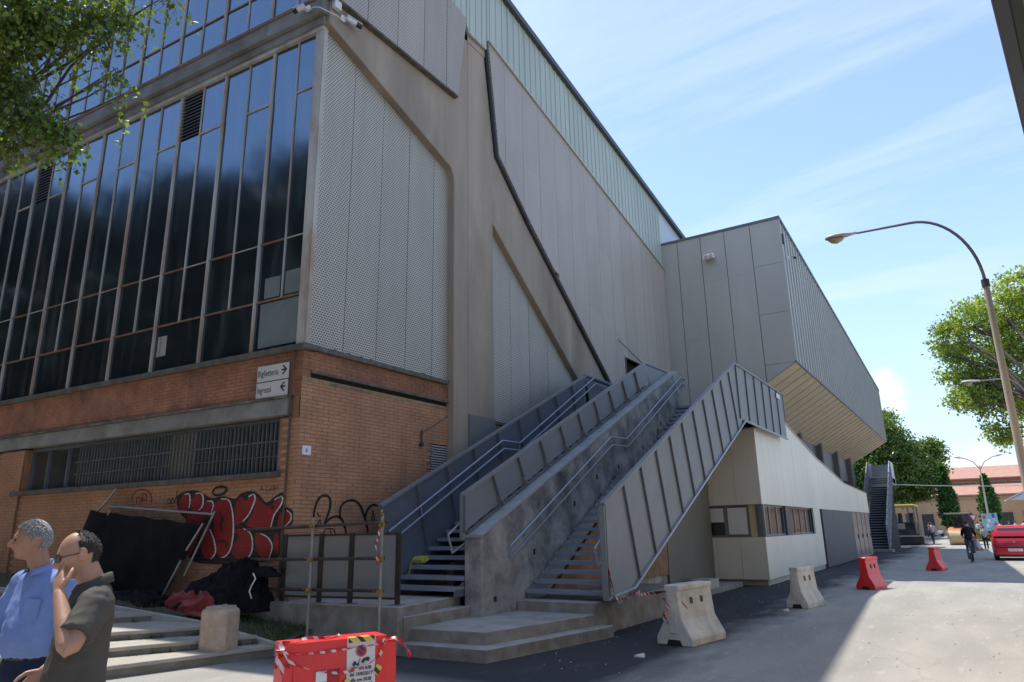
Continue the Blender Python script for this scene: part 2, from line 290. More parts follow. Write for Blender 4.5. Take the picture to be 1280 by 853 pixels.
# ------------------------------------------------------------------ ground
def ground_material():
    M = bpy.data.materials.new('asphalt'); M.use_nodes = True; t = M.node_tree; n = t.nodes; l = t.links
    b = n['Principled BSDF']; b.inputs['Roughness'].default_value = 0.9; b.inputs['Specular IOR Level'].default_value = 0.3
    geo = n.new('ShaderNodeNewGeometry'); s = n.new('ShaderNodeSeparateXYZ'); l.new(geo.outputs['Position'], s.inputs[0])
    def noise_(sc, det=6, loc=(0, 0, 0), stretch=(1, 1, 1)):
        m_ = n.new('ShaderNodeMapping'); m_.inputs['Location'].default_value = loc; m_.inputs['Scale'].default_value = stretch; l.new(geo.outputs['Position'], m_.inputs[0])
        k = n.new('ShaderNodeTexNoise'); k.inputs['Scale'].default_value = sc; k.inputs['Detail'].default_value = det; l.new(m_.outputs[0], k.inputs[0]); return k.outputs[0]
    def mr(i, a, b_, c, d):
        k = n.new('ShaderNodeMapRange'); l.new(i, k.inputs[0]); 
        for q, v in enumerate((a, b_, c, d)): k.inputs[q+1].default_value = v
        return k.outputs[0]
    def mth(op, a, bb):
        k = n.new('ShaderNodeMath'); k.operation = op
        for i, q in enumerate((a, bb)):
            if isinstance(q, (int, float)): k.inputs[i].default_value = q
            else: l.new(q, k.inputs[i])
        return k.outputs[0]
    def mix(f, a, c):
        k = n.new('ShaderNodeMixRGB')
        if isinstance(f, (int, float)): k.inputs[0].default_value = f
        else: l.new(f, k.inputs[0])
        for i, q in ((1, a), (2, c)):
            if isinstance(q, tuple): k.inputs[i].default_value = (*q, 1)
            else: l.new(q, k.inputs[i])
        return k.outputs[0]
    # new asphalt strip along the building, its ragged edge near x = -3.4
    edge = mth('ADD', s.outputs[0], mth('MULTIPLY', mth('SUBTRACT', noise_(0.5, 7, stretch=(1.6, 0.6, 1)), 0.5), 2.2))
    edge = mth('ADD', edge, mth('MULTIPLY', mth('SUBTRACT', noise_(2.2, 5, stretch=(1.4, 0.5, 1)), 0.5), 0.9))
    m_old_lit = mr(edge, -4.0, -3.1, 0.0, 1.0)
    near = mr(s.outputs[1], 7.2, 6.4, 0.0, 1.0)               # paler colour before the stairs paints in sunlit ground past the shadow edge
    m_old_lit = mth('MAXIMUM', m_old_lit, near)
    dusty = mix(mr(noise_(0.9, 9, (4, 2, 0), (1.5, 0.35, 1)), 0.38, 0.68, 0, 1), (0.22, 0.21, 0.19), (0.37, 0.345, 0.30))
    dusty = mix(mr(noise_(0.45, 6, (8, 12, 0), (1.2, 0.3, 1)), 0.45, 0.7, 0, 0.55), dusty, (0.18, 0.175, 0.17))
    fresh = mix(noise_(3, 5), (0.026, 0.028, 0.034), (0.05, 0.051, 0.057))
    fresh = mix(mr(noise_(1.4, 8, (1, 7, 0), (1.8, 0.5, 1)), 0.58, 0.78, 0, 0.5), fresh, (0.16, 0.155, 0.15))
    colr = mix(m_old_lit, fresh, dusty)
    crk = n.new('ShaderNodeTexVoronoi'); crk.feature = 'DISTANCE_TO_EDGE'; crk.inputs['Scale'].default_value = 0.55; wv = n.new('ShaderNodeMixRGB'); wv.inputs[0].default_value = 0.22; l.new(geo.outputs['Position'], wv.inputs[1]); nw = n.new('ShaderNodeTexNoise'); nw.inputs['Scale'].default_value = 1.7; nw.inputs['Detail'].default_value = 6; l.new(geo.outputs['Position'], nw.inputs[0]); l.new(nw.outputs['Color'], wv.inputs[2]); l.new(wv.outputs[0], crk.inputs[0])
    ck = mth('MULTIPLY', mr(crk.outputs['Distance'], 0.0, 0.008, 0.75, 0.0), mth('MULTIPLY', m_old_lit, mr(noise_(0.3, 3, (9, 9, 0)), 0.45, 0.6, 0, 1)))
    colr = mix(ck, colr, (0.07, 0.065, 0.06))
    scf = mth('MULTIPLY', mr(noise_(3.5, 9, (2, 5, 0), (2.5, 0.5, 1)), 0.60, 0.72, 0, 0.6), 1.0)
    colr = mix(scf, colr, mix(m_old_lit, (0.15, 0.145, 0.135), (0.48, 0.45, 0.40)))
    vor = n.new('ShaderNodeTexVoronoi'); vor.inputs['Scale'].default_value = 75; l.new(geo.outputs['Position'], vor.inputs[0])
    colr = mix(mth('MULTIPLY', mr(vor.outputs['Distance'], 0.1, 0.6, 0.0, 1.0), 0.55), colr, mix(m_old_lit, (0.045, 0.045, 0.05), (0.42, 0.40, 0.37)))
    l.new(colr, b.inputs['Base Color'])
    bp = n.new('ShaderNodeBump'); bp.inputs['Strength'].default_value = 0.5; bp.inputs['Distance'].default_value = 0.01; l.new(noise_(120, 3), bp.inputs['Height']); l.new(bp.outputs[0], b.inputs['Normal'])
    return M
gm = ground_material()
mb = MB()
xs = [-900, -200, -60, -30, -10, 0, 10, 30, 60, 200, 900]; ys = [-300, -60, -10, 0, 20, 60, 120, 300, 1500]
mb.v = [(x, y, 0) for y in ys for x in xs]
mb.f = [(j*len(xs)+i, j*len(xs)+i+1, (j+1)*len(xs)+i+1, (j+1)*len(xs)+i) for j in range(len(ys)-1) for i in range(len(xs)-1)]
mb.build('ground', gm, kind='structure', fix=False)
# stairs' concrete steps and platforms (part of the setting)
mb = MB()
mb.prism_z([(-8.8, 7.90), (-5.60, 8.02), (-5.12, 10.68), (-5.12, 10.9), (-8.8, 10.9)], -0.05, 0.17)
mb.build('concrete_step', step_concrete, kind='structure', bevel=0.012)
mb = MB(); mb.prism_z([(-8.8, 8.0), (-5.80, 8.30), (-5.36, 10.66), (-5.36, 10.9), (-8.8, 10.9)], 0.1, 0.34)
mb.build('concrete_step', step_concrete, kind='structure', bevel=0.012)
mb = MB(); mb.prism_z([(-9.39, 8.02), (-7.02, 8.06), (-7.02, 9.64), (-9.39, 9.64)], 0.1, 0.5)
mb.build('concrete_step', step_concrete, kind='structure', bevel=0.012)
mb = MB(); mb.prism_z([(-11.6, 7.45), (-9.7, 7.72), (-7.03, 7.93), (-7.3, 9.75), (-9.39, 9.75), (-9.39, 8.01), (-11.6, 7.87)], 0.0, 0.64)
mb.build('concrete_platform', step_concrete, kind='structure', bevel=0.012)
mb = MB(); mb.prism_z([(-6.79, 10.66), (-5.34, 10.72), (-5.30, 14.9), (-6.79, 14.9)], 0.0, 0.51)
mb.build('concrete_platform', step_concrete, kind='structure', bevel=0.012)
mb = MB(); mb.box((-9.0, 14.9, 0), (-5.9, 21.3, 0.12)); mb.build('concrete_platform', step_concrete, kind='structure')
# ------------------------------------------------------------------ arena building
B = thing('arena_building', 'large sports hall with glass end wall, brick base and perforated grey cladding', 'building', (-9.4, 8.0, 0))
ROOF = lambda y: 16.55-0.158*(y-13.0)
core = MB(); core.prism_x([(8.16, 0), (57, 0), (57, 9.4), (8.16, ROOF(8)-0.3)], -50, -9.62)
core.build('wall_core', dark_m, B)
# brick walls
def brick_wall(name, place, n0, n1, z0, z1, holes, material, wid):
    """place(a, z, out) -> point. returns the wall part with its bricks"""
    body = MB()
    # mortar bed cut round the holes
    P = [place(n0, z0, -0.2), place(n1, z0, -0.2), place(n1, z0, -0.008), place(n0, z0, -0.008)]
    rects = [(n0, n1, z0, z1)]
    for h in holes:
        nr = []
        for a0, a1, b0, b1 in rects:
            if h[1] <= a0 or h[0] >= a1 or h[3] <= b0 or h[2] >= b1: nr.append((a0, a1, b0, b1)); continue
            if h[2] > b0: nr.append((a0, a1, b0, h[2]))
            if h[3] < b1: nr.append((a0, a1, h[3], b1))
            c0, c1 = max(b0, h[2]), min(b1, h[3])
            if h[0] > a0: nr.append((a0, h[0], c0, c1))
            if h[1] < a1: nr.append((h[1], a1, c0, c1))
        rects = nr
    for a0, a1, b0, b1 in rects:
        q = [place(a0, b0, -0.2), place(a1, b0, -0.2), place(a1, b0, -0.007), place(a0, b0, -0.007)]
        q2 = [place(a0, b1, -0.2), place(a1, b1, -0.2), place(a1, b1, -0.007), place(a0, b1, -0.007)]
        body.hexa(q, q2)
    wall = body.build(name, mortar, B)
    proto = None; made = 0; rest = MB(); cand = []
    row = 0; z = z0+0.004
    while z < z1-0.03:
        a = n0-(0.13 if row % 2 else 0); 
        while a < n1:
            a0, a1 = max(a, n0), min(a+0.25, n1)
            if a1-a0 > 0.03 and not any(a0 < h[1]-0.01 and a1 > h[0]+0.01 and z < h[3]-0.02 and z+0.055 > h[2]+0.01 for h in holes): cand.append((a0, a1, z))
            a += 0.26
        row += 1; z += 0.0655
    full = [c for c in cand if abs(c[1]-c[0]-0.25) < 1e-6]
    full.sort(key=lambda c: c[0]+c[2]*0.4)
    pick = set(full[:wid])
    e = (place(1, 0, 0)-place(0, 0, 0)); ang = math.atan2(e.y, e.x)
    pm = MB(); pm.box((0, -0.03, 0), (0.25, 0.0, 0.056)); me = None
    for c in cand:
        o_ = random.uniform(-0.0015, 0.0025)
        if c in pick:
            if me is None:
                # brick mesh built along the wall axis, face outwards
                mm = MB(); d = e.normalized(); nrm = (place(0, 0, 1)-place(0, 0, 0)).normalized()
                lo = [nrm*-0.03, d*0.25+nrm*-0.03, d*0.25, Vector((0, 0, 0))]
                mm.hexa(lo, [p+Vector((0, 0, 0.056)) for p in lo])
                ob = mm.build('brick', material, wall); me = ob.data; o = ob
                off = wall.location+B.location; o.location = place(c[0], c[2], o_)-off
            else: link(me, 'brick', wall, loc=place(c[0], c[2], o_))
        else:
            a0, a1, z = c
            rest.hexa([place(a0, z, -0.03), place(a1, z, -0.03), place(a1, z, o_), place(a0, z, o_)], [place(a0, z+0.056, -0.03), place(a1, z+0.056, -0.03), place(a1, z+0.056, o_), place(a0, z+0.056, o_)])
    rest.build('brick_courses', material, wall, kind='stuff')
    return wall
lf = lambda a, z, o=0.0: Vector((-9.4+o, 8.0+a, z))
brick_wall('brick_wall', lf, 0.0, 4.12, 0.5, 4.28, [(3.5, 4.13, 2.2, 3.47)], brick_m, 298)
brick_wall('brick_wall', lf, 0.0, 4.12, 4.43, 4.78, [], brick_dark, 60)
brick_wall('brick_wall', lf, 5.75, 8.6, 3.6, 4.15, [], brick_m, 20)
s2 = lambda a, z, o=0.0: sf(a, z, o)
brick_wall('brick_wall', s2, 0.006, 30.0, 0.3, 3.6, [(0.46, 8.45, 2.62, 3.62), (8.46, 9.4, -1, 9)], brick_m, 298)
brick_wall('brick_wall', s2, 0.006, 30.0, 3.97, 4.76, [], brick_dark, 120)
brick_wall('pilaster', lambda a, z, o=0.0: sf(a, z, o+.05), 8.46, 9.4, 0.3, 3.6, [], brick_m, 60)
# copings
mb = MB(); mb.prism_x([(7.93, 4.78), (12.0, 4.78), (12.0, 4.87), (7.93, 4.87)], -9.6, -9.33); mb.build('coping', coping_m, B, bevel=0.01)
mb = MB()
for i in range(48):
    y = 8+i*0.085; mb.box((-9.5, y, 4.86), (-9.37+random.uniform(-.02, .02), y+random.uniform(0.04, 0.09), 4.875+random.random()**3*0.03))
mb.build('moss', mat('moss', (0.07, 0.065, 0.04), 0.95, 0.3, 12), B, kind='stuff')
mb = MB(); mb.sbox(-0.06, 30, 4.76, 4.87, -0.25, 0.07); mb.build('coping', coping_m, B, bevel=0.01)
mb = MB(); mb.prism_x([(13.72, 4.13), (18.0, 4.13), (18.0, 4.2), (13.72, 4.2)], -9.6, -9.36); mb.build('coping', coping_m, B)
# dark slot with its worn lintel
mb = MB(); mb.box((-9.6, 8.2, 4.28), (-9.46, 12.75, 4.43)); mb.build('slot', dark_m, B)
mb = MB(); mb.box((-9.5, 8.2, 4.38), (-9.375, 12.4, 4.43)); mb.build('slot_lintel', coping_m, B)
mb = MB(); mb.box((-9.5, 8.0, 4.215), (-9.392, 12.1, 4.275)); mb.build('render_band', mat('worn_render', (0.33, 0.24, 0.14), 0.9, 0.35, 5, stain=(0.12, 0.09, 0.06), stain_amt=0.8), B)
# concrete band over the window strip, its flashing
mb = MB(); mb.sbox(0.24, 30, 3.64, 3.93, -0.2, 0.06); mb.build('concrete_band', beam_concrete, B, bevel=0.01)
mb = MB(); mb.sbox(0.24, 30, 3.93, 3.965, -0.1, 0.085); mb.build('flashing', mat('flashing', (0.10, 0.085, 0.07), 0.6, 0.5, 5, stain=(0.5, 0.48, 0.45), stain_amt=0.5), B)
mb = MB(); mb.sbox(0.36, 8.75, 2.585, 2.68, -0.3, 0.09); mb.build('window_sill', coping_m, B, bevel=0.008)
mb = MB(); mb.sbox(9.4, 30, 2.585, 2.68, -0.3, 0.09); mb.build('window_sill', coping_m, B)
# strip window behind vertical bars
glass_dim = mat('dusty_glass', (0.05, 0.055, 0.05), 0.25, 0.4, 1.3, spec=0.6)
wf = MB(); wf.sbox(0.46, 8.45, 2.68, 2.72, -0.22, -0.12); wf.sbox(0.46, 8.45, 3.56, 3.62, -0.22, -0.12)
for s in (0.46, 1.16, 2.76, 3.6, 5.1, 6.45, 6.98, 7.75, 8.41): wf.sbox(s, s+0.05, 2.72, 3.56, -0.22, -0.12)
win = wf.build('window_frame', steel_dark, B)
for i, (a, b) in enumerate([(0.51, 1.16), (1.21, 2.76), (3.65, 5.1), (5.15, 6.45), (6.5, 6.98), (7.03, 7.75), (7.8, 8.41)]):
    mb = MB(); mb.sbox(a, b, 2.72, 3.56, -0.2, -0.185); mb.build('pane', glass_dim, win)
mb = MB(); mb.sbox(2.81, 3.6, 2.72, 3.56, -0.2, -0.17); mb.build('panel', mat('cream_board', (0.45, 0.36, 0.24), 0.7, 0.12, 2), win)
mb = MB(); mb.sbox(0.46, 8.45, 2.6, 3.63, -0.32, -0.3); mb.build('window_back', dark_m, B)
bar_m = mat('window_bar_paint', (0.11, 0.115, 0.11), 0.6, 0.2, 4)
pm = None; s = 0.50
while s < 6.5:
    if pm is None:
        mb = MB(); d = SD; n_ = SN
        lo = [Vector((0, 0, 0)), d*0.022, d*0.022+n_*0.04, n_*0.04]; mb.hexa(lo, [p+Vector((0, 0, 0.86)) for p in lo]); o = mb.build('window_bar', bar_m, win); pm = o.data; o.location = sf(s, 2.69, -0.08)-B.location-win.location
    else: link(pm, 'window_bar', win, loc=sf(s, 2.69, -0.08))
    s += 0.104
mb = MB(); mb.sbox(0.46, 6.55, 3.2, 3.225, -0.05, -0.035); mb.sbox(0.46, 6.55, 2.95, 2.965, -0.05, -0.035); mb.build('window_bar', bar_m, win)
# drain pipe and cables
mb = MB(); mb.tube([sf(0.2, 0.7, 0.03), sf(0.2, 3.0, 0.03), sf(0.19, 3.62, 0.035), sf(0.16, 3.66, 0.09), sf(0.16, 4.0, 0.09), sf(0.18, 4.74, 0.035)], 0.018, 6); mb.build('pipe', mat('pipe', (0.10, 0.07, 0.05), 0.7, 0.2, 4), B)
# ---- glass curtain wall
def glass_material():
    M = bpy.data.materials.new('curtain_glass'); M.use_nodes = True; t = M.node_tree; n = t.nodes; l = t.links
    b = n['Principled BSDF']; b.inputs['Roughness'].default_value = 0.11; b.inputs['IOR'].default_value = 2.3; b.inputs['Metallic'].default_value = 0.0
    b.inputs['Specular IOR Level'].default_value = 0.75; b.inputs['Specular Tint'].default_value = (0.50, 0.72, 1.0, 1)
    geo = n.new('ShaderNodeNewGeometry'); nz_ = n.new('ShaderNodeTexNoise'); nz_.inputs['Scale'].default_value = 1.1; nz_.inputs['Detail'].default_value = 6
    mm = n.new('ShaderNodeMapping'); mm.inputs['Scale'].default_value = (3, 3, 0.5); l.new(geo.outputs['Position'], mm.inputs[0]); l.new(mm.outputs[0], nz_.inputs[0])
    r = n.new('ShaderNodeMapRange'); l.new(nz_.outputs[0], r.inputs[0]); r.inputs[1].default_value = 0.5; r.inputs[2].default_value = 0.75; r.inputs[3].default_value = 0.0; r.inputs[4].default_value = 0.16
    mc = n.new('ShaderNodeMixRGB'); l.new(r.outputs[0], mc.inputs[0]); mc.inputs[1].default_value = (0.020, 0.024, 0.027, 1); mc.inputs[2].default_value = (0.3, 0.33, 0.34, 1); l.new(mc.outputs[0], b.inputs['Base Color'])
    n2 = n.new('ShaderNodeTexNoise'); n2.inputs['Scale'].default_value = 0.9; n2.inputs['Detail'].default_value = 1; l.new(geo.outputs['Position'], n2.inputs[0])
    bp = n.new('ShaderNodeBump'); bp.inputs['Strength'].default_value = 0.35; bp.inputs['Distance'].default_value = 0.02; l.new(n2.outputs[0], bp.inputs['Height']); l.new(bp.outputs[0], b.inputs['Normal'])
    return M
cg = glass_material()
clouded = mat('clouded_glass', (0.20, 0.23, 0.22), 0.3, 0.2, 1.2, spec=0.5)
louvre_m = mat('louvre', (0.15, 0.165, 0.18), 0.5, 0.15, 4)
def window_bay(s0, s1, ztop_, zb, levels, louvre=False, last=False):
    """one bay between main mullions: a thin middle mullion, transoms, a pane for each opening"""
    mid = (s0+s1)/2
    zs = [zb]+levels+[ztop_]
    for i in range(len(zs)-1):
        cells = [(s0, s1)] if (i == 0 and zb < 5) else [(s0, mid), (mid, s1)]
        for a, b in cells:
            tilt = random.uniform(-0.006, 0.006)
            if louvre and i == len(zs)-2 and a == mid:
                lb = MB(); lb.sbox(a+.02, b-.03, zs[i], zs[i+1], -0.12, -0.1); lo_ = lb.build('louvre', dark_m, B)
                nsl = 13
                for q in range(nsl):
                    z = zs[i]+0.05+(zs[i+1]-zs[i]-0.08)*q/nsl
                    mb = MB(); mb.hexa([sf(a+.03, z, -0.02), sf(b-.03, z, -0.02), sf(b-.03, z+.05, -0.09), sf(a+.03, z+.05, -0.09)], [sf(a+.03, z+.012, -0.02), sf(b-.03, z+.012, -0.02), sf(b-.03, z+.062, -0.09), sf(a+.03, z+.062, -0.09)])
                    mb.build('slat', louvre_m, lo_)
                continue
            mb = MB(); P = [sf(a, zs[i], -0.045+tilt), sf(b, zs[i], -0.045-tilt), sf(b, zs[i+1], -0.045-tilt), sf(a, zs[i+1], -0.045+tilt)]
            off = SN*-0.012
            mb.hexa(P, [p+off for p in P]); mb.build('glass_pane', cg, B)
mains = [0.0]+[1.37+1.478*i for i in range(0, 20)]
def frames(zb, zt, ms, levels, first_thin=True):
    for i, s in enumerate(ms):
        mb = MB(); mb.sbox(s-0.027, s+0.027, zb, zt, -0.1, 0.0); mb.build('mullion', mullion_m, B)
        if i+1 < len(ms):
            md = (s+ms[i+1])/2
            mb = MB(); mb.sbox(md-0.013, md+0.013, levels[0] if zb < 5 else zb, zt, -0.09, -0.018); mb.build('thin_mullion', mullion_m, B)
            for j, z in enumerate(levels):
                rusty = (j < 2) if zb < 5 else True
                for a, b, right in ((s+.027, md-.013, True), (md+.013, ms[i+1]-.027, False)):
                    h = 0.017 if (right == (j % 2 == 0)) or j == 0 else 0.009
                    if j == 0 or h > 0.015 or rusty:
                        mb = MB(); mb.sbox(a, b, z-h, z+h, -0.09, -0.03 if h < 0.015 else -0.022); mb.build('transom', rust_m if (rusty and h > .015) else mullion_m, B)
LV = [5.85, 7.02, 10.14]
frames(4.87, 11.33, mains, LV)
for i in range(len(mains)-1): window_bay(mains[i], mains[i+1], 11.33, 4.87, LV, louvre=(i in (2, 6, 10)))
ups = [0.06]+[1.57+1.535*i for i in range(0, 18)]
UT = 15.3
frames(12.08, UT, ups, [13.05])
for i in range(len(ups)-1): window_bay(ups[i], ups[i+1], UT, 12.08, [13.05])
mb = MB(); mb.sbox(-0.02, 30, 11.33, 11.42, -0.12, 0.03); mb.build('head_rail', mullion_m, B)
mb = MB(); mb.sbox(-0.06, 30, 11.42, 11.62, -0.2, 0.07); mb.sbox(-0.1, 30, 11.62, 11.98, -0.2, 0.16); mb.build('concrete_beam', beam_concrete, B, bevel=0.012)
mb = MB(); mb.sbox(-0.1, 30, 11.955, 12.03, -0.2, 0.18); mb.sbox(-0.1, 30, 12.032, 12.075, -0.2, 0.07); mb.build('rusty_edge', rust_m, B)
mb = MB(); mb.sbox(-0.1, 30, UT, UT+0.9, -0.2, 0.05); mb.build('upper_fascia', green_m, B)
# blinds seen behind the glass of the lowest row
for a, b, z0, z1, mm_ in ((0.12, 1.22, 4.95, 5.8, clouded), (0.1, 0.62, 5.9, 6.35, clouded), (0.75, 1.15, 5.9, 6.3, clouded)):
    mb = MB(); mb.sbox(a, b, z0, z1, -0.040, -0.035); mb.build('blind', mm_, B)
mb = MB(); mb.sbox(3.92, 4.10, 5.2, 5.62, -0.04, -0.035); mb.sbox(4.115, 4.2, 5.2, 5.62, -0.04, -0.035); mb.build('blind', mat('pale_board', (0.35, 0.34, 0.30), 0.7), B)
mb = MB(); mb.box((-9.6, 7.985, 4.87), (-9.40, 8.02, 11.4)); mb.build('corner_post', mullion_m, B)
# ---- long facade: concrete pier with its two struts
pier = [(12.05, 11.98), (12.40, 14.05), (12.46, 14.35), (12.62, 14.15), (12.62, 4.0), (12.62, 0.4), (12.1, 0.4), (12.06, 9.83), (11.94, 10.05), (8.0, 11.42), (8.0, 11.98)]
mb = MB(); mb.prism_x(pier, -9.62, -9.24); mb.build('concrete_strut', pier_concrete, B, bevel=0.015)
mb = MB(); mb.prism_x([(12.645, 0.4), (13.7, 0.4), (13.72, 9.25), (18.03, 6.02), (18.6, 5.6), (19.6, 4.6), (21.6, 4.6), (20.0, 6.24), (15.33, 9.88), (13.83, 11.21), (13.36, 14.2), (12.645, 14.2)], -9.62, -9.26); mb.build('concrete_strut', pier_concrete, B, bevel=0.015)
mb = MB(); mb.box((-9.6, 12.615, 0.4), (-9.30, 12.65, 14.2)); mb.build('joint', dark_m, B)
mb = MB(); mb.box((-9.3, 12.655, 0.4), (-9.235, 13.69, 4.2)); mb.build('pier_casing', mat('pier_paint', (0.19, 0.185, 0.185), 0.8, 0.12, 2), B)
# perforated sheets, lower left bay (behind the pier's plane)
low = [(8.03, 4.87), (12.1, 4.87), (12.1, 9.9), (11.95, 10.1), (8.03, 11.43)]
def sheets(poly, cuts, x0, x1, material, name='perforated_panel', levels=None, slope=0.0, gap=0.018):
    for q in strips(poly, cuts, gap):
        cells = [q]
        if levels:
            cells = []
            for a, b in zip(levels[:-1], levels[1:]):
                c = clip(clip(q, slope, -1, -(a+.0015)), -slope, 1, b-.0015)
                if len(c) > 2 and area(c) > 0.02: cells.append(c)
        for c in cells:
            mb = MB(); mb.prism_x(c, x0, x1); mb.build(name, material, B)
sheets(low, [8.0, 8.94, 9.81, 10.67, 11.54, 12.2], -9.5, -9.43, perf_near)
mb = MB(); mb.prism_x(low, -9.6, -9.51); mb.build('backing', trim_dark, B)
tri = [(13.72, 4.2), (19.6, 4.2), (19.6, 4.86), (18.03, 6.03), (13.72, 9.25)]
sheets(tri, [13.7, 14.74, 15.66, 16.65, 17.62, 18.6, 19.6], -9.5, -9.43, perf_near)
mb = MB(); mb.prism_x(tri, -9.6, -9.51); mb.build('backing', trim_dark, B)
# upper left bay, hanging in front of the strut
upl = [(7.95, 12.02), (12.07, 12.02), (12.42, 14.52), (7.95, 15.45)]
sheets(upl, [7.9, 8.92, 9.85, 10.75, 11.6, 12.5], -9.22, -9.13, perf_up)
mb = MB(); mb.prism_x([(7.95, 12.0), (12.03, 12.0), (12.4, 14.5), (7.95, 15.45)], -9.6, -9.23); mb.build('backing', trim_dark, B)
mb = MB(); mb.prism_x([(7.92, 11.965), (12.05, 11.965), (12.05, 12.02), (7.92, 12.02)], -9.6, -9.11); mb.build('edge_trim', coping_m, B)
# wide right bay
GL = lambda y: 14.48-0.2135*(y-13.37)
wide = [(13.42, GL(13.42)), (13.87, 11.24), (15.38, 9.92), (20.05, 6.28), (21.35, 5.0), (25.93, 5.0), (25.93, GL(25.93))]
cuts = [13.3, 14.18, 15.1, 16.0, 16.96, 17.93, 18.87, 19.81, 20.74, 21.67, 22.6, 23.53, 24.5, 25.3, 25.93]
hole_poly = []
door = (21.42, 23.1, 5.05, 7.2)
left = clip(wide, 1, 0, 21.42); right = clip(wide, -1, 0, -23.1); midp = clip(clip(wide, -1, 0, -21.42), 1, 0, 23.1); midp = clip(midp, 0, -1, -7.2)
lv = [-9+0, 2.0, 4.4, 6.8, 9.2, 11.6, 14.2]      # horizontal joints follow the green band
lvz = [GL(0)-14.6+i*2.45 for i in range(0, 8)]
for pl in (left, midp, right):
    sheets(pl, cuts, -9.22, -9.13, perf_far, levels=[-4+GL(0)-GL(0)]+[GL(0)-12.2+2.44*i for i in range(7)], slope=-0.2135, gap=0.012)
mb = MB(); mb.prism_x(left, -9.3, -9.23); mb.prism_x(midp, -9.3, -9.23); mb.prism_x(right, -9.3, -9.23); mb.build('backing', trim_dark, B)
for a, b in (((13.37, GL(13.37)), (13.83, 11.21)), ((13.83, 11.21), (15.33, 9.88)), ((15.33, 9.88), (21.6, 5.0))):
    mb = MB(); mb.bar((-9.2, a[0], a[1]), (-9.17, b[0], b[1]), 0.07, 0.014, up=(0, 1, 0.3)); mb.build('edge_trim', trim_dark, B)
mb = MB(); mb.box((-9.6, 21.42, 5.05), (-9.4, 23.1, 7.2)); mb.build('door_opening', dark_m, B)
mb = MB(); mb.box((-9.4, 21.40, 5.05), (-9.1, 21.45, 7.24)); mb.box((-9.4, 21.45, 7.2), (-9.1, 23.1, 7.24)); mb.build('door_frame', trim_dark, B)
mb = MB(); mb.bar((-9.12, 20.9, 7.75), (-9.12, 25.9, 6.68), 0.05, 0.04); mb.build('edge_trim', panel_grey, B)
# green ribbed band and roof edge
def gsheet(y0, y1, low0, low1, xo=-9.16, material=None, name='green_panel', ribs=3):
    mb = MB(); mb.prism_x([(y0+.006, low0), (y1-.006, low1), (y1-.006, ROOF(y1)), (y0+.006, ROOF(y0))], xo-0.06, xo)
    n = max(1, round((y1-y0)/0.30))
    for i in range(n):
        a = y0+(y1-y0)*(i+0.15)/n; b = a+0.07; f = (a-y0)/(y1-y0); g = (b-y0)/(y1-y0)
        la = low0+(low1-low0)*f; lb = low0+(low1-low0)*g
        mb.prism_x([(a, la+.01), (b, lb+.01), (b, ROOF(b)-.01), (a, ROOF(a)-.01)], xo-0.01, xo+0.018)
    return mb.build(name, material or green_m, B)
lowg = lambda y: 15.45-0.208*(y-7.95) if y < 12.44 else (14.36 if y < 12.5 else (14.2 if y < 13.37 else GL(y)))
y = 7.95
while y < 25.9:
    y1 = min(y+0.92, 25.93)
    pts = [y]
    for k in (12.44, 13.37):
        if y+.05 < k < y1-.05: pts.append(k)
    pts.append(y1)
    for a, b in zip(pts[:-1], pts[1:]): gsheet(a, b, lowg(a+1e-4), lowg(b-1e-4))
    y = y1
mb = MB(); mb.prism_x([(12.4, 14.0), (13.4, 14.0), (13.4, ROOF(13.4)-.1), (12.4, ROOF(12.4)-.1)], -9.6, -9.24); mb.build('backing', pier_concrete, B)
mb = MB(); mb.prism_x([(25.95, 12.95), (30.5, 12.95), (30.5, ROOF(30.5)), (25.95, ROOF(25.95))], -9.4, -9.18); mb.build('pale_panel', mat('pale_blue_panel', (0.60, 0.64, 0.68), 0.4, 0.04, 1), B)
mb = MB(); mb.hexa([(-9.5, 7.7, ROOF(7.7)-.02), (-9.02, 7.7, ROOF(7.7)-.02), (-9.02, 7.7, ROOF(7.7)+.17), (-9.5, 7.7, ROOF(7.7)+.17)], [(-9.5, 31, ROOF(31)-.02), (-9.02, 31, ROOF(31)-.02), (-9.02, 31, ROOF(31)+.17), (-9.5, 31, ROOF(31)+.17)]); mb.build('roof_edge', trim_dark, B)
mb = MB(); mb.bar((-9.1, 13.4, GL(13.4)), (-9.1, 25.9, GL(25.9)), 0.05, 0.06); mb.build('edge_trim', panel_grey, B)
# grille and bracket on the brick wall
mb = MB(); mb.box((-9.5, 11.52, 2.3), (-9.45, 12.11, 3.45)); g = mb.build('vent_grille', dark_m, B)
for i in range(22):
    z = 2.32+i*0.052; mb = MB(); mb.hexa([(-9.44, 11.53, z), (-9.395, 11.53, z-.02), (-9.395, 11.53, z-.01), (-9.44, 11.53, z+.025)], [(-9.44, 12.1, z), (-9.395, 12.1, z-.02), (-9.395, 12.1, z-.01), (-9.44, 12.1, z+.025)]); mb.build('slat', mat('grille_paint', (0.42, 0.43, 0.42), 0.5), g)
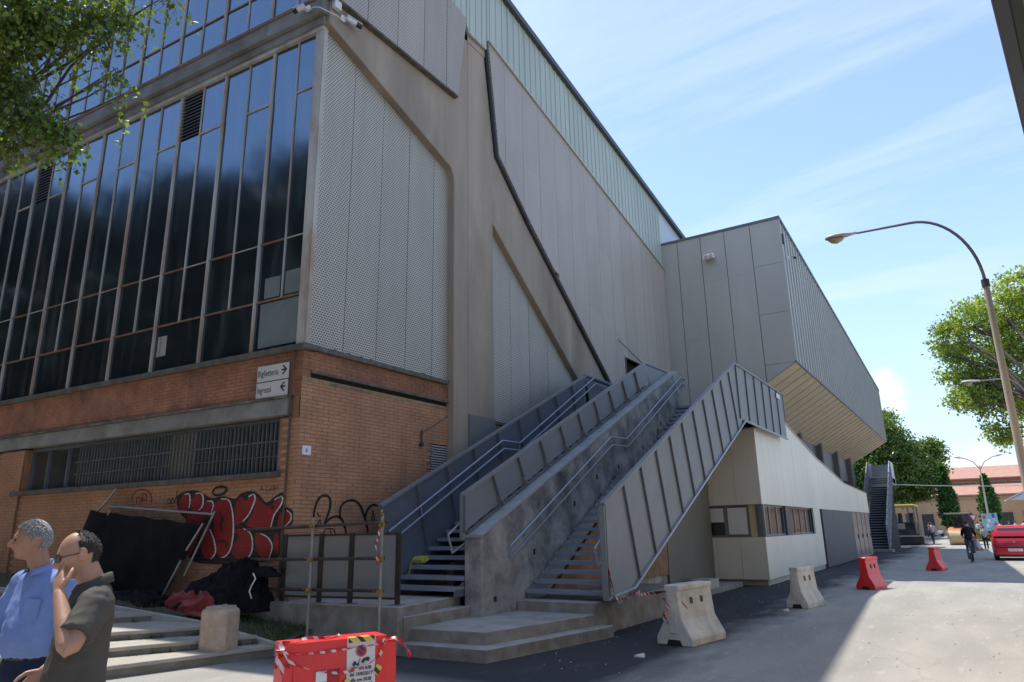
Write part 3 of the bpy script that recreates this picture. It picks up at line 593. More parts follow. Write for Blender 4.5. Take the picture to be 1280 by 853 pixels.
# ------------------------------------------------------------------ upper block over the street
XB, YB, YE = -4.55, 25.95, 56.5
TB = lambda y: 12.87-(y-YB)*0.0625
K = thing('raised_block', 'raised grey metal clad block jutting out over the street on dark piers', 'building', (-7, YB, 0))
SX = lambda x: 7.30+0.59*(x-XB)      # underside height
mb = MB(); mb.hexa([(-9.3, YB+.08, 4.4), (-6.9, YB+.08, 4.4), (-6.9, YB+.08, SX(-6.9)+.1), (XB-.08, YB+.08, SX(XB)+.12), (XB-.08, YB+.08, TB(YB)-.05), (-9.3, YB+.08, TB(YB)-.05)],
    [(-9.3, YE-.05, 4.4), (-6.9, YE-.05, 4.4), (-6.9, YE-.05, SX(-6.9)+.1), (XB-.08, YE-.05, SX(XB)+.12), (XB-.08, YE-.05, TB(YE)-.05), (-9.3, YE-.05, TB(YE)-.05)]); mb.build('block_core', trim_dark, K)
front = [(-9.38, 4.55), (-6.75, 4.55), (-6.75, SX(-6.75)), (XB, 7.30), (XB, 12.85), (-9.38, 12.85)]
fc = [-9.38, -8.51, -7.56, -6.61, -5.62, XB+.01]
for i, q in enumerate(strips(front, fc, 0.022)):
    lv_ = [4.0, 7.30, 9.2, 11.1, 13.0] if i == 4 else [4.0, 6.2, 8.55+0.1*i, 10.9, 13.0]; gp_ = .006 if i == 4 else .002
    for a, b in zip(lv_[:-1], lv_[1:]):
        c = clip(clip(q, 0, -1, -(a+gp_)), 0, 1, b-gp_)
        if len(c) > 2 and area(c) > 0.02:
            mb = MB(); mb.prism_y(c, YB, YB+.06)
            ax0 = min(p[0] for p in c); ax1 = max(p[0] for p in c)
            mb.build('cladding_panel', panel_grey, K)
y = YB+0.01; first = None
while y < YE:
    y1 = min(y+0.56, YE)
    mb = MB(); mb.hexa([(XB-.06, y+.01, 7.3), (XB, y+.01, 7.3), (XB, y1-.01, 7.3), (XB-.06, y1-.01, 7.3)], [(XB-.06, y+.01, TB(y)), (XB, y+.01, TB(y)), (XB, y1-.01, TB(y1)), (XB-.06, y1-.01, TB(y1))])
    mb.hexa([(XB-.01, y, 7.3), (XB+.045, y, 7.3), (XB+.045, y+.03, 7.3), (XB-.01, y+.03, 7.3)], [(XB-.01, y, TB(y)), (XB+.045, y, TB(y)), (XB+.045, y+.03, TB(y)), (XB-.01, y+.03, TB(y))])
    mb.build('side_panel', panel_side, K); y = y1
mb = MB(); mb.hexa([(XB-.12, YB-.03, TB(YB)-.03), (XB+.06, YB-.03, TB(YB)-.03), (XB+.06, YB-.03, TB(YB)+.07), (XB-.12, YB-.03, TB(YB)+.07)], [(XB-.12, YE, TB(YE)-.03), (XB+.06, YE, TB(YE)-.03), (XB+.06, YE, TB(YE)+.07), (XB-.12, YE, TB(YE)+.07)])
mb.box((-9.38, YB-.04, 12.84), (XB-.12, YB+.1, 12.93)); mb.build('edge_trim', steel_dark, K)
y = YB+.02
while y < YE:
    y1 = min(y+1.02, YE); mb = MB()
    mb.hexa([(XB-.02, y+.012, 7.27), (XB-.02, y1-.012, 7.27), (-6.9, y1-.012, SX(-6.9)-.02), (-6.9, y+.012, SX(-6.9)-.02)], [(XB-.02, y+.012, 7.35), (XB-.02, y1-.012, 7.35), (-6.9, y1-.012, SX(-6.9)+.06), (-6.9, y+.012, SX(-6.9)+.06)])
    mb.build('soffit_board', soffit_m, K)
    mb = MB(); mb.hexa([(XB, y-.022, 7.24), (XB, y+.022, 7.24), (-6.9, y+.022, SX(-6.9)-.06), (-6.9, y-.022, SX(-6.9)-.06)], [(XB, y-.022, 7.28), (XB, y+.022, 7.28), (-6.9, y+.022, SX(-6.9)-.02), (-6.9, y-.022, SX(-6.9)-.02)])
    mb.build('soffit_batten', soffit_m, K)
    y = y1
mb = MB(); mb.hexa([(XB-.02, YB-.01, 7.27), (XB+.03, YB-.01, 7.27), (XB+.03, YB-.01, 7.34), (XB-.02, YB-.01, 7.34)], [(XB-.02, YE, 7.27), (XB+.03, YE, 7.27), (XB+.03, YE, 7.34), (XB-.02, YE, 7.34)]); mb.build('edge_trim', steel_dark, K)
dark_conc = mat('dark_concrete', (0.13, 0.125, 0.12), 0.85, 0.15, 1.5, bump=0.2)
for y in (31.2, 36.6, 42.1, 47.6, 53.0):
    mb = MB(); mb.box((-9.2, y, 0), (-6.62, y+0.45, 6.1)); mb.build('pier', dark_conc, K, bevel=0.02)
mb = MB(); mb.box((-9.6, YB+.1, 0.0), (-9.15, YE, 6.0)); mb.build('rear_wall', dark_conc, K)
# ------------------------------------------------------------------ ticket office
T = thing('ticket_office', 'low cream metal clad ticket office with wedge shaped roof and strip windows', 'office', (-6, 21.55, 0))
XO, YO = -5.2, 21.55
office_top = [(21.55, 4.47), (25.9, 5.17), (31.2, 4.32), (38.2, 3.57), (46.4, 3.36)]
def top_at(y):
    for (a, za_), (b, zb_) in zip(office_top[:-1], office_top[1:]):
        if a <= y <= b: return za_+(zb_-za_)*(y-a)/(b-a)
    return office_top[-1][1]
mb = MB(); mb.prism_x([(21.75, 0.15)]+[(46.3, 0.15)]+[(46.3, 3.3)]+[(a, z-.05) for a, z in reversed(office_top[1:-1])]+[(21.75, 4.4)], -9.2, XO-.35); mb.build('office_core', dark_m, T)
mb = MB(); mb.prism_z([(-7.35, 21.7), (-5.28, 21.7), (-5.28, 46.2), (-7.35, 46.2)], -.05, 0.18); mb.build('plinth', light_concrete, T)
def side_cells(poly_cuts, lo, hi, name):
    for a, b in zip(poly_cuts[:-1], poly_cuts[1:]):
        z1a, z1b = (hi, hi) if not callable(hi) else (hi(a), hi(b))
        pts = [(a+.004, lo), (b-.004, lo), (b-.004, z1b), (a+.004, z1a)]
        mb = MB(); mb.prism_x(pts, XO-.06, XO); mb.build(name, office_m, T)
up = [21.55, 22.3, 23.1, 23.9, 24.7, 25.9, 26.6, 27.4, 28.2, 29.0, 29.9, 31.2, 32.3, 33.4, 34.6, 35.8, 37.0, 38.2, 39.5, 40.9, 42.3, 43.7, 45.1, 46.4]
side_cells(up, 2.27, top_at, 'upper_panel')
side_cells([21.55, 23.0, 24.4, 25.9, 27.4, 29.0, 30.7], 0.17, 1.34, 'lower_panel')
for a, b in ((29.35, 30.7),):
    mb = MB(); mb.box((XO-.06, a, 1.345), (XO-.002, b, 2.265)); mb.build('window_pier', office_m, T)
for a, b in zip([-7.31, -6.63, -5.93, XO-.061][:-1], [-7.31, -6.63, -5.93, XO-.061][1:]):
    for lo, hi in ((0.17, 1.34), (2.27, 4.47)):
        mb = MB(); mb.box((a+.004, YO, lo), (b-.004, YO+.06, hi)); mb.build('upper_panel' if lo > 1 else 'lower_panel', office_m, T)
mb = MB(); mb.box((-7.33, YO+.07, 0.16), (-7.27, 23.0, 4.45)); mb.build('side_panel', mat('olive_sheet', (0.16, 0.145, 0.105), 0.6, 0.1, 1), T)
mb = MB(); mb.box((-9.3, YO+.3, 0.0), (-7.34, YO+.38, 4.45)); mb.build('side_panel', MATS['olive_sheet'], T)
mb = MB(); mb.prism_x([(11.7, .515), (17.75, .515), (17.75, 3.0), (15.6, 2.45), (15.0, 2.45)], -6.79, -6.75); mb.build('plywood_sheet', mat('plywood', (0.30, 0.15, 0.07), 0.7, 0.3, 3, stain=(.10, .06, .035), stain_amt=.7), T)
mb = MB(); mb.box((-6.79, 17.78, 0.13), (-6.74, 21.53, 4.2)); mb.build('side_panel', MATS['olive_sheet'], T)
mb = MB(); mb.box((-6.7, 16.2, .12), (-6.1, 18.2, .30)); mb.box((-6.5, 18.6, .12), (-6.0, 19.4, .34)); mb.build('plinth', light_concrete, T)
# window band
win_frame = mat('window_frame_grey', (0.20, 0.21, 0.22), 0.4, 0.05, 3, metal=0.2)
wglass = mat('office_glass', (0.03, 0.035, 0.04), 0.04, 0.2, 1, spec=0.9); 
mb = MB(); mb.box((-7.25, YO+.10, 1.34), (-7.0, YO+.16, 2.27)); mb.build('window_pier', office_m, T)
mb = MB(); mb.box((-5.62, YO+.10, 1.34), (-5.42, YO+.16, 2.27)); mb.build('window_pier', mat('cream_pier', (0.62, 0.48, 0.30), 0.6, 0.05, 1), T)
mb = MB(); mb.box((-5.40, YO+.06, 1.343), (-5.21, YO+.14, 2.268)); mb.build('corner_pier', win_frame, T)
mb = MB(); mb.box((-5.33, YO+.03, 1.342), (-5.21, YO+.3, 2.269)); mb.build('corner_pier', win_frame, T)
blindm = mat('roller_blind', (0.78, 0.75, 0.70), 0.8, 0.05, 2)
def wframe_y(x0, x1, y, cells):
    f = MB(); zb, zt = 1.40, 2.22
    f.box((x0, y, zb-.05), (x1, y+.06, zb)); f.box((x0, y, zt), (x1, y+.06, zt+.05)); f.box((x0, y, zb), (x0+.05, y+.06, zt)); f.box((x1-.05, y, zb), (x1, y+.06, zt))
    w_ = (x1-x0)/cells
    for i in range(1, cells): f.box((x0+w_*i-.05, y, zb), (x0+w_*i+.05, y+.06, zt))
    fo = f.build('window_frame', win_frame, T)
    for i in range(cells):
        mb = MB(); mb.box((x0+w_*i+.04, y+.02, zb-.01), (x0+w_*(i+1)-.04, y+.035, zt+.01)); mb.build('pane', wglass, fo)
        zlo = 1.78 if i == 0 else 1.42
        mb = MB(); mb.box((x0+w_*i+.06, y+.012, zlo), (x0+w_*(i+1)-.06, y+.019, zt-.03)); mb.build('blind', blindm, fo)
wframe_y(-7.0, -5.63, YO+.08, 2)
def wframe_x(y0, y1, x, cells):
    f = MB(); zb, zt = 1.40, 2.22
    f.box((x-.06, y0, zb-.05), (x, y1, zb)); f.box((x-.06, y0, zt), (x, y1, zt+.05)); f.box((x-.06, y0, zb), (x, y0+.06, zt)); f.box((x-.06, y1-.06, zb), (x, y1, zt))
    w_ = (y1-y0)/cells
    for i in range(1, cells): f.box((x-.06, y0+w_*i-.06, zb), (x, y0+w_*i+.06, zt))
    fo = f.build('window_frame', win_frame, T)
    for i in range(cells):
        mb = MB(); mb.box((x-.035, y0+w_*i+.05, zb-.01), (x-.02, y0+w_*(i+1)-.05, zt+.01)); mb.build('pane', wglass, fo)
wframe_x(21.85, 24.75, -5.31, 3); wframe_x(25.4, 29.3, -5.31, 4)
mb = MB(); mb.box((-5.4, 24.75, 1.345), (-5.24, 25.4, 2.265)); mb.build('window_pier', trim_dark, T)
mb = MB(); mb.box((XO-.3, 21.7, 1.28), (XO-.06, 30.7, 1.335)); mb.build('window_sill', office_m, T)
# dark sheet wall and doors further along
mb = MB(); mb.box((XO-.3, 30.9, 0.03), (XO+.04, 39.2, 2.26)); mb.build('dark_cover', cover_grey, T)
y = 39.4
door_m = mat('door_leaf', (0.30, 0.27, 0.25), 0.3, 0.1, 1, metal=0.3); red_fr = mat('door_frame_red', (0.35, 0.09, 0.05), 0.6, 0.1)
while y < 46.0:
    mb = MB(); mb.box((XO-.08, y+.06, 0.1), (XO-.02, y+1.55, 2.25)); d_ = mb.build('door', door_m, T)
    mb = MB(); mb.box((XO-.02, y+1.3, 0.95), (XO+.03, y+1.36, 1.15)); mb.build('handle', trim_dark, d_)
    mb = MB(); mb.box((XO-.1, y-.02, 0.1), (XO-.01, y+.05, 2.26)); mb.build('door_frame', red_fr, T)
    y += 1.66
mb = MB(); mb.hexa([(-9.1, 21.9, 4.45), (XO+.03, 21.53, 4.47), (XO+.03, 25.9, 5.17), (-9.1, 25.9, 5.17)], [(-9.1, 21.9, 4.50), (XO+.03, 21.53, 4.52), (XO+.03, 25.9, 5.22), (-9.1, 25.9, 5.22)])
for (a, z0), (b, z1) in zip(office_top[1:-1], office_top[2:]):
    mb.hexa([(-9.1, a, z0), (XO+.03, a, z0), (XO+.03, b, z1), (-9.1, b, z1)], [(-9.1, a, z0+.04), (XO+.03, a, z0+.04), (XO+.03, b, z1+.04), (-9.1, b, z1+.04)])
mb.build('roof_edge', panel_side, T)
# ------------------------------------------------------------------ outer staircase
S = thing('outer_staircase', 'double flight of steel steps with grey metal parapets and a central concrete wall', 'staircase', (-7, 9.6, 0))
mb = MB(); mb.prism_x([(9.64, 0.2), (9.64, 1.55), (19.75, 6.10), (20.1, 6.12), (20.1, 0.2)], -7.14, -6.8); mb.build('spine_wall', stair_concrete, S, bevel=0.012)
mb = MB(); mb.prism_x([(9.62, 1.55), (19.75, 6.10), (20.1, 6.12), (20.1, 6.15), (19.7, 6.13), (9.62, 1.59)], -7.15, -6.79); mb.build('wall_cap', cap_m, S)
for (u, v) in [(667.7, 690), (718.2, 630), (746, 596), (773.3, 584), (803.9, 559.4), (825.8, 530)]:
    p = on_x(u, v, -6.8); mb = MB(); mb.box((-6.83, p.y-.035, p.z-.05), (-6.795, p.y+.035, p.z+.05)); mb.build('socket', dark_m, S)
p = on_x(619, 749, -6.8); mb = MB(); mb.box((-6.83, p.y-.04, p.z-.04), (-6.795, p.y+.04, p.z+.04)); mb.build('socket', dark_m, S)
def tread(y, z, x0, x1, me=[None, None]):
    mb = MB(); mb.box((x0, y, z-.035), (x1, y+.30, z)); mb.box((x0+.002, y-.006, z-.062), (x1-.002, y+.03, z+.003))
    mb.build('tread', tread_m, S)
for i in range(16): tread(10.95+.267*i, .66+.1457*i, -6.79, -5.07)
mb = MB(); mb.box((-6.79, 15.2, 2.80), (-5.07, 15.88, 2.845)); mb.build('landing', steel, S)
for i in range(15): tread(15.85+.267*i, 2.99+.147*i, -6.79, -5.07)
for i in range(14): tread(9.38+.262*i, .79+.150*i, -8.55, -7.15)
mb = MB(); mb.box((-8.55, 13.0, 2.70), (-7.15, 13.55, 2.745)); mb.build('landing', steel, S)
for i in range(15): tread(13.5+.267*i, 2.89+.15*i, -8.55, -7.15)
for x in (-6.76, -5.12):
    mb = MB(); mb.prism_x([(10.95, .50), (10.95, .62), (14.95, 2.8), (15.85, 2.8), (19.6, 4.95), (19.6, 4.65), (15.9, 2.5), (15.0, 2.5), (11.4, .5)], x-.01, x+.01); mb.build('stringer', steel_dark, S)
for x in (-8.53, -7.17):
    mb = MB(); mb.prism_x([(9.4, .64), (9.4, .72), (12.9, 2.7), (13.5, 2.7), (17.4, 4.95), (17.4, 4.65), (13.6, 2.4), (12.9, 2.4), (9.8, .64)], x-.01, x+.01); mb.build('stringer', steel_dark, S)
mb = MB(); mb.box((-9.2, 19.7, 4.85), (-5.06, 25.0, 5.05)); mb.box((-9.2, 17.5, 4.85), (-7.15, 19.7, 5.05)); mb.build('landing', steel_dark, S)
# solid near-black block painting in the shade under the left flight
mb = MB(); mb.prism_x([(10.3, .2), (17.4, 4.3), (17.4, .2)], -8.5, -7.2); mb.build('undercroft_shade', dark_m, S)
def parapet(x, y0, y1, top0, slope, depth, n, name, rib_out, t=0.02, first_bottom=None, start_z=None, end=None, material=None, angle=0.27):
    """sloping metal parapet: sheets between ribs set square to the slope"""
    dy = depth*angle                       # ribs lean square to the slope
    par = MB(); par.bar((x, y0, top0(y0)), (x, y1, top0(y1)), 0.09, 0.05); p_ = par.build(name, steel, S)
    bot = lambda y: top0(y)-depth
    k = []
    for i in range(n+1):
        k.append(y0+(y1-y0)*i/n)
    for i in range(n):
        a, b = k[i], k[i+1]; sh = dy
        ab = a+(sh if i > 0 else 0.0); bb = b+(sh if i < n-1 or end is None else 0.0)
        pts = [(a+.004, top0(a)-.02), (b-.004, top0(b)-.02), (bb-.004, bot(bb)), (ab+.004, bot(ab))]
        if i == 0 and start_z is not None:
            pts = [(a+.004, top0(a)-.02), (b-.004, top0(b)-.02), (bb-.004, bot(bb)), (a+dy*.95, bot(a+dy*1.0)), (a+.004, start_z)] if start_z > bot(a) else pts
        mb = MB(); mb.prism_x(pts, x-t/2, x+t/2); mb.build('parapet_panel', material or steel, p_)
        if i > 0 or True:
            ra, rb = (a, ab)
            mb = MB(); mb.prism_x([(ra-.012, top0(ra)-.02), (ra+.012, top0(ra)-.02), (rb+.012, (bot(rb) if i or start_z is None else start_z)), (rb-.012, (bot(rb) if i or start_z is None else start_z))], min(x, x+rib_out), max(x, x+rib_out)); mb.build('rib', steel_dark, p_)
    return p_
# right parapet, seen from outside
topR = lambda y: 2.03+.4515*(y-10.44)
pr_ = parapet(-5.0, 10.44, 19.3, topR, .45, 1.76, 11, 'parapet', 0.05, start_z=0.62, end=1)
e0, e1 = 19.3, 25.1
mb = MB(); mb.bar((-5.0, e0, 6.02), (-5.0, e1, 6.02), 0.09, 0.05); pl_ = mb.build('parapet', steel, S)
for i in range(6):
    a = e0+(e1-e0)*i/6; b = e0+(e1-e0)*(i+1)/6
    lo_a = 4.27 if i == 0 else 4.48
    mb = MB(); mb.prism_x([(a+.004, 6.0), (b-.004, 6.0), (b-.004, 4.48), (a+.25 if i == 0 else a+.004, 4.48), (a+.004, 4.27 if i == 0 else 4.48)], -5.01, -4.99); mb.build('parapet_panel', steel, pl_)
    mb = MB(); mb.box((-5.0, a-.012, 4.48), (-4.95, a+.012, 6.0)); mb.build('rib', steel_dark, pl_)
mb = MB(); mb.bar((-5.0, 10.44, 2.0), (-5.0, 10.46, .58), 0.10, 0.1, up=(1, 0, 0)); mb.build('end_post', steel, pr_)
mb = MB(); mb.bar((-4.97, 11.45, .70), (-4.97, 19.75, 4.47), 0.06, 0.04); mb.bar((-4.97, 19.75, 4.47), (-4.97, 25.1, 4.47), 0.06, 0.04); mb.build('bottom_rail', steel_light, pr_)
mb = MB(); mb.bar((-4.97, 10.46, .62), (-4.97, 11.45, .70), 0.06, 0.03); mb.build('bottom_rail', steel_light, pr_)
mb = MB(); mb.box((-4.955, 24.0, 5.75), (-4.945, 24.5, 5.9)); mb.build('notice', mat('white_board', (0.75, 0.76, 0.78), 0.6), pl_)
mb = MB(); mb.box((-9.1, 25.08, 5.05), (-4.96, 25.12, 6.0)); mb.build('parapet_panel', steel, pl_)
# centre parapet on the spine wall
topC = lambda y: 2.23+.4555*(y-9.5)
pc_ = parapet(-7.08, 9.5, 17.92, topC, .45, 0.60, 10, 'parapet', 0.06, end=None, angle=0.42)
for i in range(1, 10):
    y = 9.5+8.42*i/10+.25; z = topC(y)-.58
    mb = MB(); mb.hexa([(-7.07, y-.05, z-.07), (-6.93, y-.02, z-.06), (-6.93, y+.0, z-.04), (-7.07, y-.02, z-.05)], [(-7.07, y-.13, z+.13), (-7.055, y-.12, z+.12), (-7.055, y-.10, z+.12), (-7.07, y-.11, z+.13)]); mb.build('bracket', steel_dark, pc_)
mb = MB(); mb.bar((-7.08, 17.92, topC(17.92)), (-7.08, 19.6, 6.12), 0.09, 0.05); mb.prism_x([(17.92, topC(17.92)-.02), (19.6, 6.1), (19.6, 5.9), (18.2, 5.45)], -7.09, -7.07); mb.build('parapet_panel', steel, pc_)
mb = MB(); mb.bar((-7.08, 9.5, 2.25), (-7.08, 9.5, 1.52), 0.06); mb.build('end_post', steel, pc_)
mb = MB(); mb.bar((-7.08, 9.62, 1.62), (-7.08, 18.3, 5.56), 0.05, 0.03); mb.build('bottom_rail', steel_dark, pc_)
# left parapet, seen from inside
topL = lambda y: 2.10+.4566*(y-9.18)
pl2 = parapet(-8.6, 9.18, 17.25, topL, .45, 1.45, 9, 'parapet', 0.07, start_z=0.64, material=steel_dark)
mb = MB(); mb.prism_x([(17.25, 5.78), (25, 5.78), (25, 4.9), (17.25, 4.3)], -8.61, -8.59); mb.bar((-8.6, 17.25, 5.8), (-8.6, 25, 5.8), 0.08, 0.05)
mb.build('parapet_panel', steel_dark, pl2)
mb = MB(); mb.prism_x([(9.2, 0.64), (9.2, 1.5), (17.4, 5.0), (17.4, 4.3), (10.4, .64)], -8.64, -8.62); mb.build('parapet_panel', steel_dark, pl2)
# handrails
def rail(pts, dz, x, xw):
    o = MB(); o.tube([(x, a, b) for a, b in pts], 0.021, 8); o.tube([(x, a+.06, b-.17) for a, b in pts], 0.021, 8)
    h = o.build('handrail', steel_light, S, smooth=True); 
    for i in range(6):
        f = (i+.5)/6; y = pts[0][0]+(pts[-1][0]-pts[0][0])*f
        for (a, za_), (b, zb_) in zip(pts[:-1], pts[1:]):
            if a <= y <= b: z = za_+(zb_-za_)*(y-a)/(b-a)
        mb = MB(); mb.tube([(x, y, z-.02), (x, y+.02, z-.2), (xw, y+.02, z-.25)], 0.01, 5); mb.build('rail_bracket', steel_light, h)
    return h
rail([(10.37, 1.4), (14.62, 3.66), (15.5, 3.70), (19.72, 5.93), (20.1, 5.93)], .17, -6.70, -6.79)
mb = MB(); mb.tube([(-6.7, 10.43, 1.43), (-6.7, 10.36, 1.38), (-6.7, 10.40, 1.22), (-6.7, 10.50, 1.25)], 0.021, 8); mb.tube([(-6.7, 20.1, 5.93), (-6.78, 20.14, 5.9), (-6.78, 20.12, 5.72), (-6.7, 20.1, 5.73)], 0.021, 8); mb.build('handrail', steel_light, S, smooth=True)
rail([(9.28, 1.67), (12.85, 3.56), (13.56, 3.57), (17.62, 5.79), (19.5, 5.79)], .17, -8.48, -8.58)
def stub(p, q, r_, t_):
    mb = MB(); mb.tube([p, q, r_, t_], 0.021, 8); mb.build('handrail', steel_light, S, smooth=True)
stub((-7.22, 9.75, 1.85), (-7.22, 9.3, 1.6), (-7.22, 9.42, 1.32), (-7.22, 9.75, 1.45))
stub((-5.1, 10.9, 1.7), (-5.1, 10.3, 1.35), (-5.1, 10.4, 1.1), (-5.1, 10.75, 1.25))
# ------------------------------------------------------------------ terrace steps, kerb and grass at the left
def on_sf(u, v, o=0.0):
    r = Vector(ray(u, v)); c = Vector(OC); q = Vector((-9.4, 8.0, 0))+SN*o
    return c+r*((q-c).dot(SN)/r.dot(SN))
slab_m = mat('paving_slab', (0.42, 0.385, 0.33), 0.9, 0.16, 2.5, bump=0.35, bscale=45, stain=(0.24, 0.21, 0.17), stain_amt=0.5)
slab_edge = mat('step_riser', (0.20, 0.18, 0.15), 0.9, 0.25, 4, bump=0.3)
steps_ = [(0.12, [(-10.6, 0.5), (-9.9, 2.5), (-9.15, 5.1), (-8.62, 7.12)]), (0.24, [(-12.2, 0.8), (-11.2, 2.5), (-9.78, 5.4), (-9.22, 6.5), (-8.95, 7.08)]), (0.36, [(-13.2, 1.0), (-12.2, 2.7), (-11.1, 4.7), (-10.35, 5.75), (-9.78, 6.6), (-9.5, 7.02)]),
          (0.48, [(-14.2, 1.1), (-13.2, 3.0), (-12.05, 5.1), (-11.05, 6.85)]), (0.60, [(-16.6, 1.5), (-15.3, 4.0), (-14.4, 6.1), (-14.1, 6.7)]), (0.72, [(-17.4, 1.7), (-16.3, 4.3), (-15.3, 6.35), (-15.1, 6.6)])]
for i, (z, ln) in enumerate(steps_):
    nxt = steps_[i+1][1] if i+1 < len(steps_) else None
    back = [(-26, 6.4), (-26, ln[0][1])]
    poly = ln+back
    mb = MB(); mb.prism_z(poly, z-0.14, z-0.02); mb.build('terrace_step', slab_edge, kind='structure')
    mb = MB(); inner = [(x-0.0, y) for x, y in ln]
    mb.prism_z([(x+0.02, y) for x, y in ln]+[(-26, 6.42), (-26, ln[0][1]-.01)], z-0.02, z+0.03); st = mb.build('terrace_tread', slab_m, kind='structure', bevel=0.006)
kerb_m = mat('kerb_stone', (0.46, 0.43, 0.38), 0.88, 0.15, 4, bump=0.3)
kp = [Vector((-8.56, 7.2, 0.16)), Vector((-9.3, 7.08, 0.28)), Vector((-10.2, 6.95, 0.42)), Vector((-11.7, 6.72, 0.56)), Vector((-14.2, 6.6, 0.72)), Vector((-18, 6.5, 0.86)), Vector((-26, 6.4, 0.95))]
mb = MB()
for a, b in zip(kp[:-1], kp[1:]):
    lo = [a+Vector((0, -.04, -.35)), b+Vector((0, -.04, -.35)), b+Vector((0, .04, -.35)), a+Vector((0, .04, -.35))]
    mb.hexa(lo, [a+Vector((0, -.04, 0)), b+Vector((0, -.04, 0)), b+Vector((0, .04, 0)), a+Vector((0, .04, 0))])
mb.build('kerb', kerb_m, kind='structure')
soil = mat('soil', (0.10, 0.085, 0.06), 0.95, 0.3, 5, bump=0.6, bscale=25, stain=(0.05, 0.06, 0.03), stain_amt=0.7)
mb = MB(); nx_ = 40
xs_ = [-8.6-17.4*(i/nx_) for i in range(nx_+1)]
def kz(x):
    for a, b in zip(kp[:-1], kp[1:]):
        if b.x <= x <= a.x:
            t = (x-a.x)/(b.x-a.x); return a.y+(b.y-a.y)*t, a.z+(b.z-a.z)*t
    return kp[-1].y, kp[-1].z
def wy(x): return 8.0+0.06*(x+9.4)
for x in xs_:
    ky, kzz = kz(min(x, -8.56)); w_ = wy(x)+0.02 if x < -9.4 else 7.95
    for j in range(4):
        t = j/3; zz = kzz-.04+(0.62+max(0, (-x-11.5))*0.06-kzz)*t if x < -11.4 else kzz-.04+(0.30-kzz*0.4)*t*0.8
        mb.v.append((x, ky+(w_-ky)*t, zz+random.uniform(-.015, .015)))
for i in range(nx_):
    for j in range(3): mb.f.append((i*4+j, i*4+j+1, (i+1)*4+j+1, (i+1)*4+j))
soil_o = mb.build('soil', soil, kind='structure', smooth='all')
def leafmat(name, col, trans=0.5, var=0.35):
    M = bpy.data.materials.new(name); M.use_nodes = True; t = M.node_tree; n = t.nodes; l = t.links
    n.clear(); o = n.new('ShaderNodeOutputMaterial'); d = n.new('ShaderNodeBsdfDiffuse'); tr = n.new('ShaderNodeBsdfTranslucent'); g = n.new('ShaderNodeBsdfGlossy'); g.inputs['Roughness'].default_value = 0.35
    geo = n.new('ShaderNodeNewGeometry'); nz_ = n.new('ShaderNodeTexNoise'); nz_.inputs['Scale'].default_value = 1.2; nz_.inputs['Detail'].default_value = 4; l.new(geo.outputs['Position'], nz_.inputs[0])
    rp = n.new('ShaderNodeMapRange'); l.new(geo.outputs['Random Per Island'], rp.inputs[0]); rp.inputs[3].default_value = 1-var; rp.inputs[4].default_value = 1+var
    m1 = n.new('ShaderNodeMath'); m1.operation = 'MULTIPLY'; l.new(rp.outputs[0], m1.inputs[0]); m2 = n.new('ShaderNodeMath'); m2.operation = 'ADD'; l.new(nz_.outputs[0], m2.inputs[0]); m2.inputs[1].default_value = 0.5; l.new(m2.outputs[0], m1.inputs[1])
    hsv = n.new('ShaderNodeHueSaturation'); hsv.inputs['Color'].default_value = (*col, 1); l.new(m1.outputs[0], hsv.inputs['Value'])
    hr = n.new('ShaderNodeMapRange'); l.new(geo.outputs['Random Per Island'], hr.inputs[0]); hr.inputs[3].default_value = 0.485; hr.inputs[4].default_value = 0.52; l.new(hr.outputs[0], hsv.inputs['Hue'])
    l.new(hsv.outputs[0], d.inputs[0]); 
    ty = n.new('ShaderNodeMixRGB'); ty.blend_type = 'MULTIPLY'; ty.inputs[0].default_value = 1; l.new(hsv.outputs[0], ty.inputs[1]); ty.inputs[2].default_value = (1.5, 1.35, 0.6, 1); l.new(ty.outputs[0], tr.inputs[0])
    a = n.new('ShaderNodeMixShader'); a.inputs[0].default_value = trans; l.new(d.outputs[0], a.inputs[1]); l.new(tr.outputs[0], a.inputs[2])
    b = n.new('ShaderNodeMixShader'); b.inputs[0].default_value = 0.06; l.new(a.outputs[0], b.inputs[1]); l.new(g.outputs[0], b.inputs[2]); l.new(b.outputs[0], o.inputs[0])
    return M
def leaves_mesh(name, pts, size, rng, droop=0.3, aspect=0.62):
    """pts: (n,3) array; one bent diamond leaf (two triangles) at each point"""
    n = len(pts); d = rng.normal(size=(n, 3)); d[:, 2] -= droop; d /= np.linalg.norm(d, axis=1)[:, None]
    r = rng.normal(size=(n, 3)); s = np.cross(d, r); s /= np.linalg.norm(s, axis=1)[:, None]
    nn = np.cross(d, s); L_ = size*(0.65+0.7*rng.random(n))[:, None]
    A = pts; C_ = pts+d*L_; Bm = pts+d*L_*0.45+s*L_*aspect*.5+nn*L_*.08; Dm = pts+d*L_*0.45-s*L_*aspect*.5+nn*L_*.08
    V = np.stack([A, Bm, C_, Dm], 1).reshape(-1, 3)
    me = bpy.data.meshes.new(name); me.vertices.add(4*n); me.vertices.foreach_set('co', V.astype(np.float32).ravel())
    idx = np.arange(4*n).reshape(n, 4); tris = np.concatenate([idx[:, [0, 1, 2]], idx[:, [0, 2, 3]]], 1).reshape(-1)
    me.loops.add(len(tris)); me.loops.foreach_set('vertex_index', tris.astype(np.int32))
    me.polygons.add(2*n); me.polygons.foreach_set('loop_start', np.arange(0, 6*n, 3, dtype=np.int32)); me.polygons.foreach_set('loop_total', np.full(2*n, 3, np.int32))
    me.update(calc_edges=True); me.validate(); return me
grass_m = leafmat('grass_blades', (0.075, 0.12, 0.03), 0.35)
